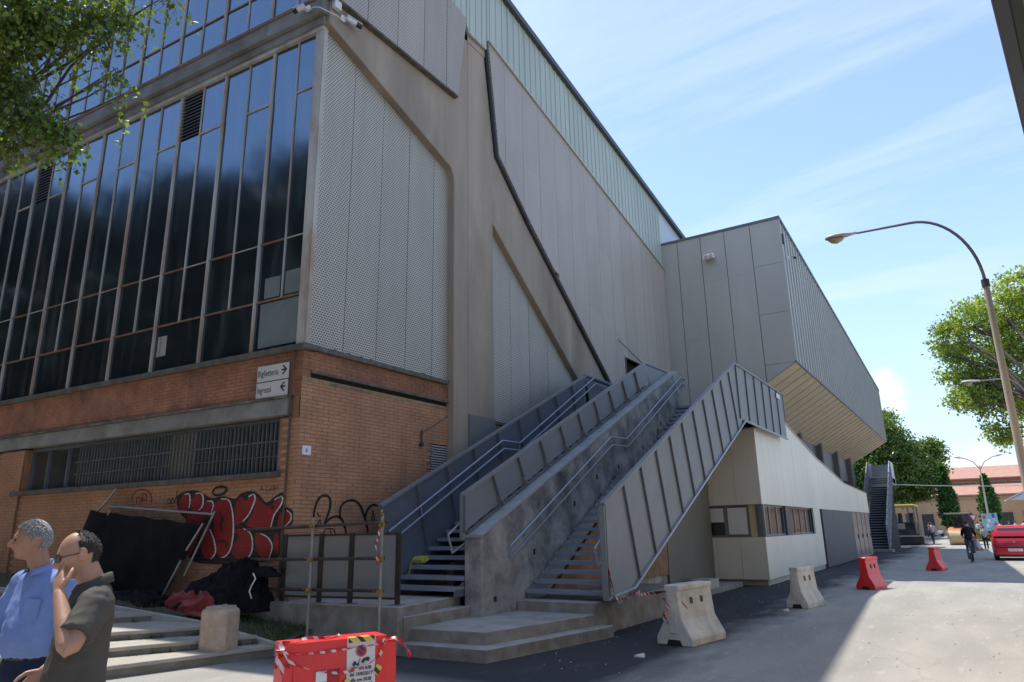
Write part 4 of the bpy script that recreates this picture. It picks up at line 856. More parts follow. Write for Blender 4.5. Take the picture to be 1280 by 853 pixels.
def grass(name, pts, h, rng, label):
    """tufts of thin upright blades"""
    n = len(pts); d = rng.normal(size=(n, 3))*0.45; d[:, 2] = 1; d /= np.linalg.norm(d, axis=1)[:, None]
    s = np.cross(d, rng.normal(size=(n, 3))); s /= np.linalg.norm(s, axis=1)[:, None]
    H_ = h*(0.4+0.9*rng.random(n))[:, None]; w_ = 0.006
    V = np.stack([pts-s*w_, pts+s*w_, pts+d*H_], 1).reshape(-1, 3)
    me = bpy.data.meshes.new(name); me.from_pydata([tuple(v) for v in V], [], [(3*i, 3*i+1, 3*i+2) for i in range(n)]); me.materials.append(grass_m)
    o = link(me, name, kind='stuff'); tag(o, label, 'grass'); return o
rng = np.random.default_rng(3)
gp = []
for i in range(5200):
    x = -8.7-16*rng.random()**1.6; ky, kzz = kz(x); w_ = wy(x) if x < -9.4 else 7.9; t = rng.random()
    if rng.random() < 0.35 and x < -10: continue
    zz = kzz-.04+(0.62+max(0, (-x-11.5))*0.06-kzz)*t if x < -11.4 else kzz-.04+(0.30-kzz*0.4)*t*0.8
    gp.append((x, ky+(w_-ky)*t, zz))
grass('grass', np.array(gp), 0.09, rng, 'thin grass growing in the dark soil strip between kerb and brick wall')
gp = []
for z, ln in steps_[1:5]:
    for k in range(26):
        j = rng.integers(0, len(ln)-1); t = rng.random(); c = np.array(ln[j])*(1-t)+np.array(ln[j+1])*t
        for q in range(22): gp.append((c[0]+.0+rng.normal()*.035, c[1]+rng.normal()*.06, z-.10))
grass('weeds', np.array(gp), 0.085, rng, 'small green weeds sprouting along the joints of the terrace steps')
# scraps of litter and gravel on the asphalt
mb = MB(); rr_ = random.Random(4)
for k in range(260):
    x, y = rr_.uniform(-5.2, 2.5), rr_.uniform(5.5, 24); s_ = rr_.uniform(.006, .016); a = rr_.uniform(0, 3); c_, d_ = math.cos(a)*s_, math.sin(a)*s_
    mb.hexa([(x-c_, y-d_, 0), (x+d_, y-c_, 0), (x+c_, y+d_, 0), (x-d_, y+c_, 0)], [(x-c_*.6, y-d_*.6, s_*.8), (x+d_*.6, y-c_*.6, s_), (x+c_*.6, y+d_*.6, s_*.7), (x-d_*.6, y+c_*.6, s_)])
tag(mb.build('gravel', light_concrete, kind='stuff'), 'loose gravel scattered over the asphalt', 'gravel')
for k, (x, y, lab) in enumerate([(-3.55, 15.4, 'white scrap of paper on the dark asphalt left of the second concrete barrier'), (-4.1, 9.3, 'pale crumpled scrap on the asphalt before the first concrete barrier')]):
    mb = MB(); mb.hexa([(x, y, .004), (x+.13, y+.03, .004), (x+.11, y+.12, .006), (x-.02, y+.09, .004)], [(x+.01, y, .03), (x+.12, y+.04, .012), (x+.1, y+.11, .05), (x, y+.09, .014)]); tag(mb.build('paper_scrap', mat('litter_paper', (.6, .6, .58), .8)), lab, 'litter')
# stone bollard
bl = thing('stone_bollard', 'squat beige stone bollard standing on the terrace step', 'bollard', (-9.0, 6.5, 0.15))
def oct_(cx, cy, r, z, ch=0.35, ang=0.3):
    pts = []
    for sx, sy in ((1, 1), (-1, 1), (-1, -1), (1, -1)):
        a = (r*sx, r*sy*(1-ch)) if sx*sy > 0 else (r*sx*(1-ch), r*sy); b = (r*sx*(1-ch), r*sy) if sx*sy > 0 else (r*sx, r*sy*(1-ch))
        pts += [a, b]
    c, s = math.cos(ang), math.sin(ang)
    return [(cx+x*c-y*s, cy+x*s+y*c, z) for x, y in pts]
bm_ = mat('bollard_stone', (0.46, 0.36, 0.28), 0.85, 0.18, 7, bump=0.4, bscale=50, stain=(0.28, 0.22, 0.17), stain_amt=0.5)
mb = MB(); mb.rings([oct_(-9.0, 6.5, .205, .14), oct_(-9.0, 6.5, .21, .18), oct_(-9.0, 6.5, .21, .64), oct_(-9.0, 6.5, .19, .68)]); mb.build('block', bm_, bl, bevel=0.01)
mb = MB(); mb.rings([oct_(-9.0, 6.5, .17, .68), oct_(-9.0, 6.5, .165, .71)]); mb.tube([(-8.95, 6.52, .71), (-8.95, 6.52, .735)], .03, 8); mb.build('cap', bm_, bl)
# ------------------------------------------------------------------ leaning fence panel with black sheeting, heap of cloth
galv = mat('galvanised_tube', (0.30, 0.30, 0.30), 0.4, 0.12, 6, metal=0.5)
blackm = mat('black_fabric', (0.009, 0.010, 0.012), 0.9, 0.35, 3, bump=0.5, bscale=6, spec=0.15)
FN = thing('site_fence_panel', 'toppled wire fence panel draped in black sheeting leaning on the brick wall', 'fence panel', (-12.5, 7.2, 0.6))
W = lambda a, b, o=0.35: on_sf(100+a*.2228, 590+b*.2228, o)
fr = [((205, 95), (20, 322), .32), ((150, 190), (750, 238), .30), ((757, 222), (585, 582), .30), ((690, 292), (597, 440), .42), ((567, 497), (465, 692), .42), ((168, 178), (290, 204), .26), ((165, 212), (158, 245), .4)]
for i, (a, b, o_) in enumerate(fr):
    mb = MB(); mb.tube([W(*a, o_), W(*b, o_)], 0.019, 8); mb.build('frame_tube', galv, FN, smooth=True)
mb = MB(); nu, nv = 26, 20
quad = [(62, 212), (692, 290), (470, 690), (-120, 640)]
def bil(s, t):
    a = [quad[0][k]+(quad[1][k]-quad[0][k])*s for k in (0, 1)]; b = [quad[3][k]+(quad[2][k]-quad[3][k])*s for k in (0, 1)]
    return [a[k]+(b[k]-a[k])*t for k in (0, 1)]
for j in range(nv+1):
    for i in range(nu+1):
        s, t = i/nu, j/nv; a, b = bil(s, t)
        if i == nu: a += 8*math.sin(t*17)
        if j == 0: b += 10*abs(math.sin(s*14))*(1 if i not in (0, nu) else 0)
        o_ = .40+.018*math.sin(s*9+t*5)*(.4+t)+.012*math.sin(s*23+t*3)*t+.015*noise.noise(Vector((s*6, t*6, 0)))
        mb.v.append(tuple(W(a, b, o_)))
for j in range(nv):
    for i in range(nu): mb.f.append((j*(nu+1)+i, j*(nu+1)+i+1, (j+1)*(nu+1)+i+1, (j+1)*(nu+1)+i))
o = mb.build('sheeting', blackm, FN, smooth='all'); sm = o.modifiers.new('thickness', 'SOLIDIFY'); sm.thickness = 0.004
wires = MB()
for k in range(13):
    t = (k+.5)/13; a = (190+(750-190)*t, 165+(236-165)*t); b = (a[0]-170*min(1, .4+t), a[1]+340*min(1, .35+t)); wires.bar(W(a[0], a[1], .29), W(b[0], b[1], .29), .004)
for k in range(9):
    t = (k+.5)/9; wires.bar(W(735-150*t, 240+320*t, .29), W(640-130*t, 200+330*t, .29), .004)
wires.build('wire_mesh', trim_dark, FN)
def cloth_heap(name, cx, cy, z0, rx, ry, h, seed, material, parent=None, res=34, ang=0.0):
    """crumpled sheeting: a closed lump with sharp folds"""
    mb = MB(); r_ = random.Random(seed); ph = [r_.uniform(0, 6) for _ in range(6)]
    c, s = math.cos(ang), math.sin(ang)
    for j in range(res+1):
        phi = (j/res)*PI/2
        for i in range(res*2):
            th = 2*PI*i/(res*2); n1 = noise.ridged_multi_fractal(Vector((math.cos(th)*1.6+ph[0], math.sin(th)*1.6+ph[1], phi*1.3)), 1.0, 2.0, 4, 1.0, 2.0)*0.22
            rr = 0.72+0.25*math.sin(3*th+ph[2])*.5+0.2*math.sin(5*th+ph[3])*.4+n1*.9
            x = math.cos(th)*math.cos(phi)*rx*rr; y = math.sin(th)*math.cos(phi)*ry*rr
            z = math.sin(phi)**1.1*h*(0.75+n1*1.1)+.0
            mb.v.append((cx+x*c-y*s, cy+x*s+y*c, z0+z))
    n = res*2
    for j in range(res):
        for i in range(n): mb.f.append((j*n+i, j*n+(i+1) % n, (j+1)*n+(i+1) % n, (j+1)*n+i))
    mb.f.append(tuple(range(n)))
    return mb.build(name, material, parent, smooth=True)
red_tarp = mat('red_tarpaulin', (0.20, 0.016, 0.014), 0.6, 0.3, 5)
HP = thing('cloth_heap', 'crumpled heap of black sheeting dumped beside the scaffold rail', 'sheeting', (-10.6, 7.3, 0.5))
c0 = W(770, 650, .45); cloth_heap('fold', c0.x, c0.y-.05, .55, .75, .32, .42, 4, blackm, HP)
c0 = W(930, 620, .4); cloth_heap('fold', c0.x, c0.y-.02, .50, .45, .28, .72, 9, blackm, HP, ang=.3)
c0 = W(330, 735, .5); cloth_heap('fold', c0.x, c0.y, .45, 1.1, .35, .30, 12, blackm, HP)
c0 = W(850, 590, .42); cloth_heap('fold', c0.x, c0.y, .78, .78, .24, .40, 17, blackm, HP, ang=.05)
c0 = W(1030, 530, .35); cloth_heap('fold', c0.x, c0.y, 1.02, .42, .16, .14, 19, blackm, HP)
TP = cloth_heap('red_tarpaulin', *(W(650, 720, .62).xy), .46, .85, .24, .34, 21, red_tarp, None, ang=-.1); tag(TP, 'crumpled red tarpaulin lying under the black sheeting heap', 'tarpaulin')
mb = MB(); mb.tube([W(972, 570, .62), W(985, 600, .64), W(962, 640, .64), W(950, 670, .66), W(962, 712, .66)], .012, 6); tag(mb.build('white_rope', mat('white_rope', (0.7, 0.7, 0.68), 0.8), smooth='all'), 'short white rope hanging over the black sheeting heap', 'rope')
# ------------------------------------------------------------------ graffiti: flat paint on the brick
def smooth_pts(p, closed=True, k=4):
    out_ = []; n = len(p)
    for i in range(n if closed else n-1):
        p0, p1, p2, p3 = (p[(i-1) % n], p[i], p[(i+1) % n], p[(i+2) % n]) if closed else (p[max(i-1, 0)], p[i], p[i+1], p[min(i+2, n-1)])
        for j in range(k):
            t = j/k; out_.append(tuple(0.5*((2*p1[q])+(-p0[q]+p2[q])*t+(2*p0[q]-5*p1[q]+4*p2[q]-p3[q])*t*t+(-p0[q]+3*p1[q]-3*p2[q]+p3[q])*t**3) for q in (0, 1)))
    if not closed: out_.append(p[-1])
    return out_
red_paint = mat('red_spray_paint', (0.27, 0.012, 0.012), 0.6, 0.2, 5, stain=(0.15, 0.01, 0.01), stain_amt=.5)
black_paint = mat('black_spray_paint', (0.012, 0.01, 0.01), 0.6, 0.2, 4)
white_paint = mat('white_spray_paint', (0.7, 0.66, 0.64), 0.6, 0.15, 8)
def patch(polys, o_, material, name, f=W, t=0.0012):
    mb = MB()
    for p in polys:
        p = smooth_pts(p); a = [f(x, y, o_) for x, y in p]; b = [f(x, y, o_+t) for x, y in p]
        mb.hexa(a, b)
    return mb.build(name, material, B)
def ribbon(lines, w_, o_, material, name, f=W, t=0.001, sharp=False):
    mb = MB()
    for p in lines:
        p = p if sharp else smooth_pts(p, False, 5); L_ = []; R_ = []
        for i, q in enumerate(p):
            a = p[max(i-1, 0)]; b = p[min(i+1, len(p)-1)]; d = (b[0]-a[0], b[1]-a[1]); n = math.hypot(*d) or 1
            ww = w_ if sharp else w_*(0.5+0.5*math.sin(PI*min(1, max(0.12, i/(len(p)-1)*.9+.05)))); L_.append((q[0]-d[1]/n*ww/2, q[1]+d[0]/n*ww/2)); R_.append((q[0]+d[1]/n*ww/2, q[1]-d[0]/n*ww/2))
        k = len(mb.v)
        for q in L_: mb.v.append(tuple(f(q[0], q[1], o_+t)))
        for q in R_: mb.v.append(tuple(f(q[0], q[1], o_+t)))
        n = len(p)
        for i in range(n-1): mb.f.append((k+i, k+i+1, k+n+i+1, k+n+i))
    return mb.build(name, material, B, fix=True)
def jointed(M):
    """the courses of the brick show through the paint"""
    t = M.node_tree; n = t.nodes; l = t.links; b = n['Principled BSDF']; src = b.inputs['Base Color'].links[0].from_socket; g = n.new('ShaderNodeNewGeometry'); s = n.new('ShaderNodeSeparateXYZ'); l.new(g.outputs['Position'], s.inputs[0])
    def mth(op, a, c):
        k = n.new('ShaderNodeMath'); k.operation = op
        for i, q in enumerate((a, c)):
            if isinstance(q, (int, float)): k.inputs[i].default_value = q
            else: l.new(q, k.inputs[i])
        return k.outputs[0]
    z = mth('FRACT', mth('DIVIDE', mth('SUBTRACT', s.outputs[2], .304), .0655), 0); j = mth('GREATER_THAN', z, .86)
    nz_ = n.new('ShaderNodeTexNoise'); nz_.inputs['Scale'].default_value = 14; nz_.inputs['Detail'].default_value = 5; l.new(g.outputs['Position'], nz_.inputs[0]); j = mth('MULTIPLY', j, mth('GREATER_THAN', nz_.outputs[0], .42))
    mc = n.new('ShaderNodeMixRGB'); l.new(mth('MULTIPLY', j, .75), mc.inputs[0]); l.new(src, mc.inputs[1]); mc.inputs[2].default_value = (.12, .05, .03, 1); l.new(mc.outputs[0], b.inputs['Base Color'])
for m_ in (red_paint, black_paint, white_paint): jointed(m_)
blk = [(545, 140), (600, 108), (660, 108), (705, 130), (740, 148), (800, 138), (870, 150), (900, 122), (960, 108), (1000, 125), (1045, 172), (1090, 140), (1138, 118), (1142, 195), (1165, 200), (1195, 225), (1188, 290), (1140, 330), (1125, 350), (1122, 460), (1090, 490), (1050, 502), (960, 512), (840, 520), (700, 515), (640, 500), (600, 440), (650, 330), (560, 230)]
patch([blk], 0.006, black_paint, 'graffiti')
reds = [[(556, 200), (560, 155), (590, 128), (616, 130), (618, 165), (606, 212), (575, 220)], [(622, 195), (632, 145), (665, 120), (692, 140), (690, 180), (662, 218), (630, 222)], [(672, 215), (690, 182), (722, 162), (748, 180), (742, 215), (705, 240)],
        [(600, 240), (700, 245), (690, 300), (650, 400), (615, 470), (600, 400)],
        [(700, 300), (728, 320), (752, 390), (758, 455), (738, 488), (708, 482), (682, 445), (685, 370)], [(752, 210), (772, 165), (805, 152), (840, 168), (858, 250), (858, 370), (842, 440), (805, 480), (778, 470), (752, 380)],
        [(868, 220), (878, 165), (905, 142), (935, 160), (950, 132), (978, 130), (974, 185), (940, 250), (905, 285), (872, 300)], [(862, 330), (900, 318), (940, 330), (966, 385), (966, 440), (935, 485), (892, 494), (856, 465), (858, 410), (890, 365)],
        [(985, 140), (1012, 165), (1048, 190), (1085, 175), (1135, 138), (1128, 190), (1092, 240), (1072, 315), (1000, 318), (940, 305), (938, 285), (975, 220)], [(985, 352), (1020, 345), (1062, 380), (1078, 420), (1062, 470), (1042, 488), (1005, 470), (985, 420)],
        [(1108, 300), (1120, 240), (1150, 212), (1178, 225), (1182, 262), (1158, 300), (1125, 318)], [(1085, 400), (1092, 352), (1112, 350), (1116, 450), (1098, 455)]]
patch(reds, 0.0085, red_paint, 'graffiti')
whites = [[(585, 128), (610, 124), (618, 150), (612, 205)], [(648, 122), (680, 122), (692, 150), (685, 195), (662, 218)], [(712, 165), (740, 166), (748, 190), (735, 232)], [(792, 152), (835, 160), (856, 230), (860, 340), (845, 430), (820, 470), (795, 482)], [(728, 322), (752, 385), (760, 450), (735, 490)],
          [(945, 140), (975, 126), (980, 160), (950, 235), (912, 280)], [(918, 318), (955, 345), (968, 395), (962, 450), (935, 486), (898, 494)], [(1090, 158), (1132, 138), (1130, 180), (1088, 245), (1070, 312)], [(1010, 345), (1055, 370), (1078, 420), (1060, 485)], [(1160, 215), (1184, 240), (1180, 275), (1145, 308)]]
ribbon(whites, 8, 0.010, white_paint, 'graffiti')
ribbon([[(760, 395+0), (800, 390), (825, 400), (815, 420)], [(780, 230), (800, 260), (790, 300), (800, 340)], [(1060, 185), (1085, 195), (1070, 210)]], 12, 0.010, black_paint, 'graffiti')
ribbon([[(742, 118), (760, 92), (800, 84), (822, 96), (805, 122), (765, 132), (744, 122)]], 15, 0.006, black_paint, 'graffiti')
ribbon([[(1006, 112), (1020, 74), (1030, 112)], [(1010, 99), (1030, 97)], [(1056, 80), (1044, 84), (1040, 96), (1044, 107), (1058, 107)], [(1062, 110), (1071, 80), (1079, 110)], [(1065, 99), (1079, 97)], [(1086, 82), (1087, 109)], [(1086, 82), (1096, 84), (1096, 92), (1087, 95)], [(1087, 95), (1099, 99), (1098, 107), (1087, 109)], [(1108, 78), (1106, 96)]], 2.6, 0.005, black_paint, 'graffiti', sharp=True)
ribbon([[(485, 170), (500, 148), (508, 170), (520, 145), (530, 168), (540, 142), (548, 165)], [(475, 182), (520, 176), (552, 168)], [(545, 105), (540, 150)], [(490, 195), (530, 190)]], 5, 0.005, black_paint, 'graffiti')
ribbon([[(290, 160), (305, 118), (345, 98), (385, 112), (402, 150), (395, 175)], [(318, 180), (320, 145), (345, 150), (335, 180)], [(350, 170), (352, 125), (372, 130), (370, 160), (352, 152)]], 7, 0.005, red_paint, 'graffiti')
G = lambda a, b, o_=0.0: on_x(340+a*.2111, 600+b*.2111, -9.4+o_)
ribbon([[(248, 265), (250, 190), (275, 115), (312, 92), (342, 110), (345, 160), (328, 215), (308, 265)], [(308, 268), (340, 232), (380, 216), (412, 232), (432, 280), (442, 330)], [(402, 225), (408, 160), (440, 128), (485, 122), (520, 150), (545, 210), (560, 262), (568, 312)], [(552, 220), (570, 170), (600, 148), (632, 155)]], 15, 0.006, black_paint, 'graffiti', f=G)
ribbon([[(268, 195), (280, 215), (292, 210)], [(285, 232), (274, 262), (288, 270), (286, 234)], [(590, 188), (608, 185)], [(598, 190), (592, 240), (608, 245), (600, 192)], [(305, 320), (315, 295), (350, 288), (372, 305), (368, 350), (335, 362), (300, 340)], [(345, 290), (350, 340), (320, 350)], [(440, 330), (445, 420), (400, 500), (340, 510)]], 7, 0.006, black_paint, 'graffiti', f=G)
# ------------------------------------------------------------------ scaffold railing on the platform
black_post = mat('black_post', (0.02, 0.019, 0.018), 0.6, 0.3, 8, stain=(0.07, 0.035, 0.02), stain_amt=.6)
rust_tube = mat('rusty_tube', (0.075, 0.05, 0.045), 0.6, 0.3, 6, metal=.2, stain=(0.03, 0.03, 0.03), stain_amt=.5)
brass = mat('yellow_clamp', (0.30, 0.215, 0.07), 0.45, 0.3, 12, metal=.5)
SR = thing('scaffold_railing', 'makeshift railing of scaffold tubes, black posts and grey mesh panels on the concrete platform', 'railing', (-8.2, 7.9, 0.64))
PL = [(-9.32, 7.80), (-8.58, 7.88), (-8.02, 7.97), (-7.2, 8.1)]
for x, y in PL:
    mb = MB(); mb.box((x-.045, y-.015, .65), (x+.045, y+.015, 1.66)); p_ = mb.build('post', black_post, SR, bevel=.004)
    mb = MB(); mb.box((x-.1, y-.07, .641), (x+.1, y+.07, .655)); mb.build('base_plate', galv, p_)
meshm = mat('fine_mesh', (0.20, 0.205, 0.20), 0.7, 0.15, 3)
def sheer(name, col, a):
    M = bpy.data.materials.new(name); M.use_nodes = True; b = M.node_tree.nodes['Principled BSDF']; b.inputs['Base Color'].default_value = (*col, 1); b.inputs['Alpha'].default_value = a; b.inputs['Roughness'].default_value = .8; return M
sheerm = sheer('grey_mesh_infill', (0.27, 0.275, 0.265), 0.72)
for (x0, y0), (x1, y1) in zip(PL[:-1], PL[1:]):
    a, b = Vector((x0+.05, y0+.01, 0)), Vector((x1-.05, y1+.01, 0)); up_ = Vector((0, 0, 1))
    mb = MB(); mb.hexa([a+up_*.74, b+up_*.74, b+up_*.74+Vector((0, .008, 0)), a+up_*.74+Vector((0, .008, 0))], [a+up_*1.62, b+up_*1.62, b+up_*1.62+Vector((0, .008, 0)), a+up_*1.62+Vector((0, .008, 0))]); mb.build('mesh_panel', sheerm, SR)
    
    for zz_ in (1.635, .73):
        mb = MB(); mb.bar(a+up_*zz_, b+up_*zz_, .03); mb.build('panel_frame', black_post, SR)
for z0, z1, xr in ((1.74, 1.80, -7.15), (1.27, 1.30, -7.2), (.83, .86, -7.2)):
    mb = MB(); mb.tube([(-10.05, 7.62, z0), (xr, 7.80, z1)], .024, 8); mb.build('tube', rust_tube, SR, smooth=True)
for x, y, zb, zt in ((-8.55, 7.66, .12, 1.90), (-7.22, 7.76, .12, 1.92)):
    mb = MB(); mb.tube([(x, y, zb), (x, y, zt)], .024, 8); t_ = mb.build('tube', galv, SR, smooth=True)
    for z in (1.77, 1.285, .845):
        mb = MB(); mb.tube([(x, y, z-.035), (x, y, z+.035)], .032, 8); mb.box((x-.02, y-.06, z-.035), (x+.07, y-.02, z+.035)); mb.tube([(x+.05, y-.07, z-.02), (x+.05, y-.11, z-.02)], .014, 6); mb.tube([(x-.05, y-.05, z+.02), (x-.05, y-.085, z+.02)], .012, 6); mb.build('clamp', brass, t_)
for dz in (.13, .09): 
    mb = MB(); mb.tube([(-7.22, 7.74, 1.80+dz), (-7.18, 7.70, 1.83+dz)], .02, 6); mb.build('clamp', brass, SR)
tape_m = bpy.data.materials.new('barrier_tape'); tape_m.use_nodes = True
def _tape():
    n = tape_m.node_tree.nodes; l = tape_m.node_tree.links; b = n['Principled BSDF']; g = n.new('ShaderNodeNewGeometry'); s = n.new('ShaderNodeVectorMath'); s.operation = 'DOT_PRODUCT'; l.new(g.outputs['Position'], s.inputs[0]); s.inputs[1].default_value = (9.5, 8.0, 8.0)
    f = n.new('ShaderNodeMath'); f.operation = 'FRACT'; l.new(s.outputs['Value'], f.inputs[0]); c = n.new('ShaderNodeMath'); c.operation = 'GREATER_THAN'; c.inputs[1].default_value = .42; l.new(f.outputs[0], c.inputs[0])
    m_ = n.new('ShaderNodeMixRGB'); m_.inputs[1].default_value = (.62, .55, .54, 1); m_.inputs[2].default_value = (.55, .02, .025, 1); l.new(c.outputs[0], m_.inputs[0]); l.new(m_.outputs[0], b.inputs[0]); b.inputs['Roughness'].default_value = .4
_tape()
def tape(pts, label, w_=.05, parent=None):
    mb = MB(); P_ = smooth3(pts); n = len(P_)
    for i, p in enumerate(P_):
        d = (P_[min(i+1, n-1)]-P_[max(i-1, 0)]).normalized(); a = i*.55; sd_ = d.cross(Vector((0, 0, 1)));
        if sd_.length < .1: sd_ = Vector((1, 0, 0))
        sd_.normalize(); u_ = sd_.cross(d); v_ = (u_*math.cos(a*.35)+sd_*math.sin(a*.35))*w_/2
        mb.v += [tuple(p-v_), tuple(p+v_)]
    for i in range(n-1): mb.f.append((2*i, 2*i+1, 2*i+3, 2*i+2))
    o = mb.build('barrier_tape', tape_m, parent, fix=False)
    if parent is None: tag(o, label, 'tape')
    return o
def smooth3(p, k=7):
    p = [Vector(q) for q in p]; n = len(p); out_ = []
    for i in range(n-1):
        p0, p1, p2, p3 = p[max(i-1, 0)], p[i], p[i+1], p[min(i+2, n-1)]
        for j in range(k):
            t = j/k; out_.append(0.5*((2*p1)+(-p0+p2)*t+(2*p0-5*p1+4*p2-p3)*t*t+(-p0+3*p1-3*p2+p3)*t**3))
    return out_+[p[-1]]
tape([(-7.2, 7.68, 1.78), (-7.17, 7.64, 1.60), (-7.24, 7.66, 1.50), (-7.2, 7.66, 1.35), (-7.22, 7.68, 1.2)], 'red and white tape knotted on the right tube of the scaffold railing', .035)
mb = MB(); mb.prism_x([(9.10, 1.22), (9.16, 1.27), (9.28, 1.28), (9.32, 1.22), (9.2, 1.17), (9.12, 1.18)], -7.80, -7.60); mb.tube([(-7.8, 9.1, 1.2), (-7.86, 9.1, 1.0)], .01, 5)
cloth_y = mat('yellow_cloth', (0.30, 0.33, 0.05), 0.8, .15, 8)
tag(mb.build('yellow_rag', cloth_y, bevel=.02), 'small yellow rag caught on the left stair handrail end', 'rag')
# ------------------------------------------------------------------ signs, cameras, lamps on the walls
def text_obj(txt, size, origin, xdir, udir, material, parent, name='lettering', bold=0.0, align='LEFT', ext=0.001, xs=1.0):
    cu = bpy.data.curves.new('t', 'FONT'); cu.body = txt; cu.size = size; cu.extrude = ext; cu.offset = bold; cu.align_x = align; cu.resolution_u = 2
    o = bpy.data.objects.new('t', cu); me = evaluated_mesh(o)
    X = Vector(xdir).normalized(); Y = Vector(udir).normalized(); Z_ = X.cross(Y)
    for v in me.vertices:
        c = v.co; v.co = Vector(origin)+X*c.x*xs+Y*c.y+Z_*c.z
    me.materials.clear(); me.materials.append(material)
    me.name = name; return link(me, name, parent)
sign_w = mat('sign_white', (0.62, 0.60, 0.56), 0.5, .06, 3); ink = mat('sign_ink', (0.03, 0.03, 0.035), 0.6, .05)
SX_ = -SD
for z0, z1, txt, lab, arrow in ((4.285, 4.57, 'Biglietteria', 'upper white direction sign reading Biglietteria with a right arrow on the brick wall', 1), (3.985, 4.265, 'Ingressi', 'lower white direction sign reading Ingressi with a left arrow on the brick wall', -1)):
    t_ = thing('direction_sign', lab, 'sign', sf(.68, z0, .05))
    mb = MB(); mb.sbox(.29, 1.07, z0, z1, .03, .045); mb.build('board', sign_w, t_, bevel=.003)
    text_obj(txt, .165, sf(1.05, z0+.09, .047), SX_, (0, 0, 1), ink, t_, xs=.72)
    zc_ = (z0+z1)/2+.02; ar = MB(); c = .40
    ar.sbox(c-.06, c+.06, zc_-.014, zc_+.014, .046, .049)
    tip = c-.075*arrow
    for sg in (-1, 1):
        P = [sf(tip, zc_, .046), sf(tip+arrow*.085, zc_+sg*.08, .046), sf(tip+arrow*.125, zc_+sg*.08, .046), sf(tip+arrow*.04, zc_, .046)]
        ar.hexa(P, [p+SN*.003 for p in P])
    ar.build('arrow', ink, t_)
hn = thing('house_number', 'small white house number plate on the brick wall near the corner', 'number plate', (-9.39, 8.17, 3.03))
mb = MB(); mb.box((-9.40, 8.09, 2.95), (-9.385, 8.28, 3.11)); mb.build('plate', mat('plate_white', (0.75, 0.76, 0.8), 0.4), hn, bevel=.004)
text_obj('8', .10, (-9.383, 8.155, 2.99), (0, 1, 0), (0, 0, 1), mat('blue_ink', (.05, .08, .3), .5), hn)
white_pl = mat('white_plastic', (0.72, 0.72, 0.72), 0.35, .04, 5); blk_pl = mat('black_plastic', (0.02, 0.022, 0.03), 0.25, .05, 5)
def camera_thing(base, d, lab, right=(0, 0, 1)):
    base = Vector(base); d = Vector(d).normalized(); t_ = thing('security_camera', lab, 'camera', base)
    mb = MB(); mb.tube([base, base+d*.02, base+d*.035], [.075, .075, .05], 12); mb.tube([base+d*.02, base+d*.08+Vector((0, 0, -.02))], .022, 8); mb.build('mount', white_pl, t_, smooth=True)
    return t_
def bullet(t_, p, q):
    mb = MB(); mb.tube([p, p+(q-p)*.62], .05, 10); mb.build('housing', white_pl, t_, smooth=True)
    mb = MB(); mb.tube([p+(q-p)*.62, q], .045, 10); mb.build('lens_hood', blk_pl, t_, smooth=True)
    d = (q-p).normalized(); s_ = d.cross(Vector((0, 0, 1))).normalized(); mb = MB(); mb.bar(p+Vector((0, 0, .055)), q+Vector((0, 0, .055)), .1, .012); mb.build('sun_shield', white_pl, t_)
c_ = sf(.27, 11.80, .18); t_ = camera_thing(c_, SN, 'white security camera on the concrete beam left of the building corner'); bullet(t_, c_+SN*.08+SD*.03, c_+SN*.14+SD*.26+Vector((0, 0, -.06)))
c_ = Vector((-9.22, 8.32, 11.72)); t_ = camera_thing(c_, (1, 0, 0), 'white security camera on the concrete strut right of the building corner'); bullet(t_, c_+Vector((.08, .03, 0)), c_+Vector((.16, .36, -.04)))
mb = MB(); mb.box((-9.23, 8.02, 11.78), (-9.13, 8.2, 11.98)); tag(mb.build('junction_box', white_pl, bevel=.01), 'white junction box at the building corner between two security cameras', 'junction box')
mb = MB(); mb.tube([sf(.2, 11.72, .2), sf(.1, 11.74, .22), sf(-.08, 11.66, .22), Vector((-9.14, 8.1, 11.6)), Vector((-9.14, 8.22, 11.58)), Vector((-9.14, 8.3, 11.66))], .010, 6); mb.tube([(-9.17, 8.1, 11.98), (-9.17, 8.1, 13.2)], .012, 6); tag(mb.build('cable', white_pl, smooth=True), 'white cable linking the cameras at the building corner', 'cable')
c_ = Vector((-4.5, 26.75, 11.5)); t_ = camera_thing(c_, (1, 0, 0), 'small white camera on the silver side of the raised block'); bullet(t_, c_+Vector((.1, 0, -.02)), c_+Vector((.3, -.1, -.1)))
mb = MB(); mb.box((-4.56, 26.2, 11.9), (-4.47, 26.3, 12.3)); mb.build('arm', trim_dark, t_)
fl = thing('floodlight', 'twin floodlight fixed high on the grey front of the raised block', 'floodlight', (-7.2, 25.9, 11.8))
mb = MB(); mb.hexa([(-7.4, 25.6, 11.72), (-7.02, 25.6, 11.72), (-7.02, 25.93, 11.80), (-7.4, 25.93, 11.80)], [(-7.4, 25.66, 11.92), (-7.02, 25.66, 11.92), (-7.02, 25.93, 11.98), (-7.4, 25.93, 11.98)]); mb.build('housing', white_pl, fl, bevel=.008)
for x in (-7.38, -7.19):
    mb = MB(); mb.hexa([(x, 25.585, 11.735), (x+.15, 25.585, 11.735), (x+.15, 25.6, 11.735), (x, 25.6, 11.735)], [(x, 25.63, 11.90), (x+.15, 25.63, 11.90), (x+.15, 25.655, 11.90), (x, 25.655, 11.90)]); mb.build('lamp_glass', mat('lamp_glass', (0.25, 0.23, 0.2), 0.15), fl)
wl = thing('wall_bracket', 'small metal lamp bracket with a drooping bulb on the brick wall', 'bracket', (-9.39, 11.16, 3.6))
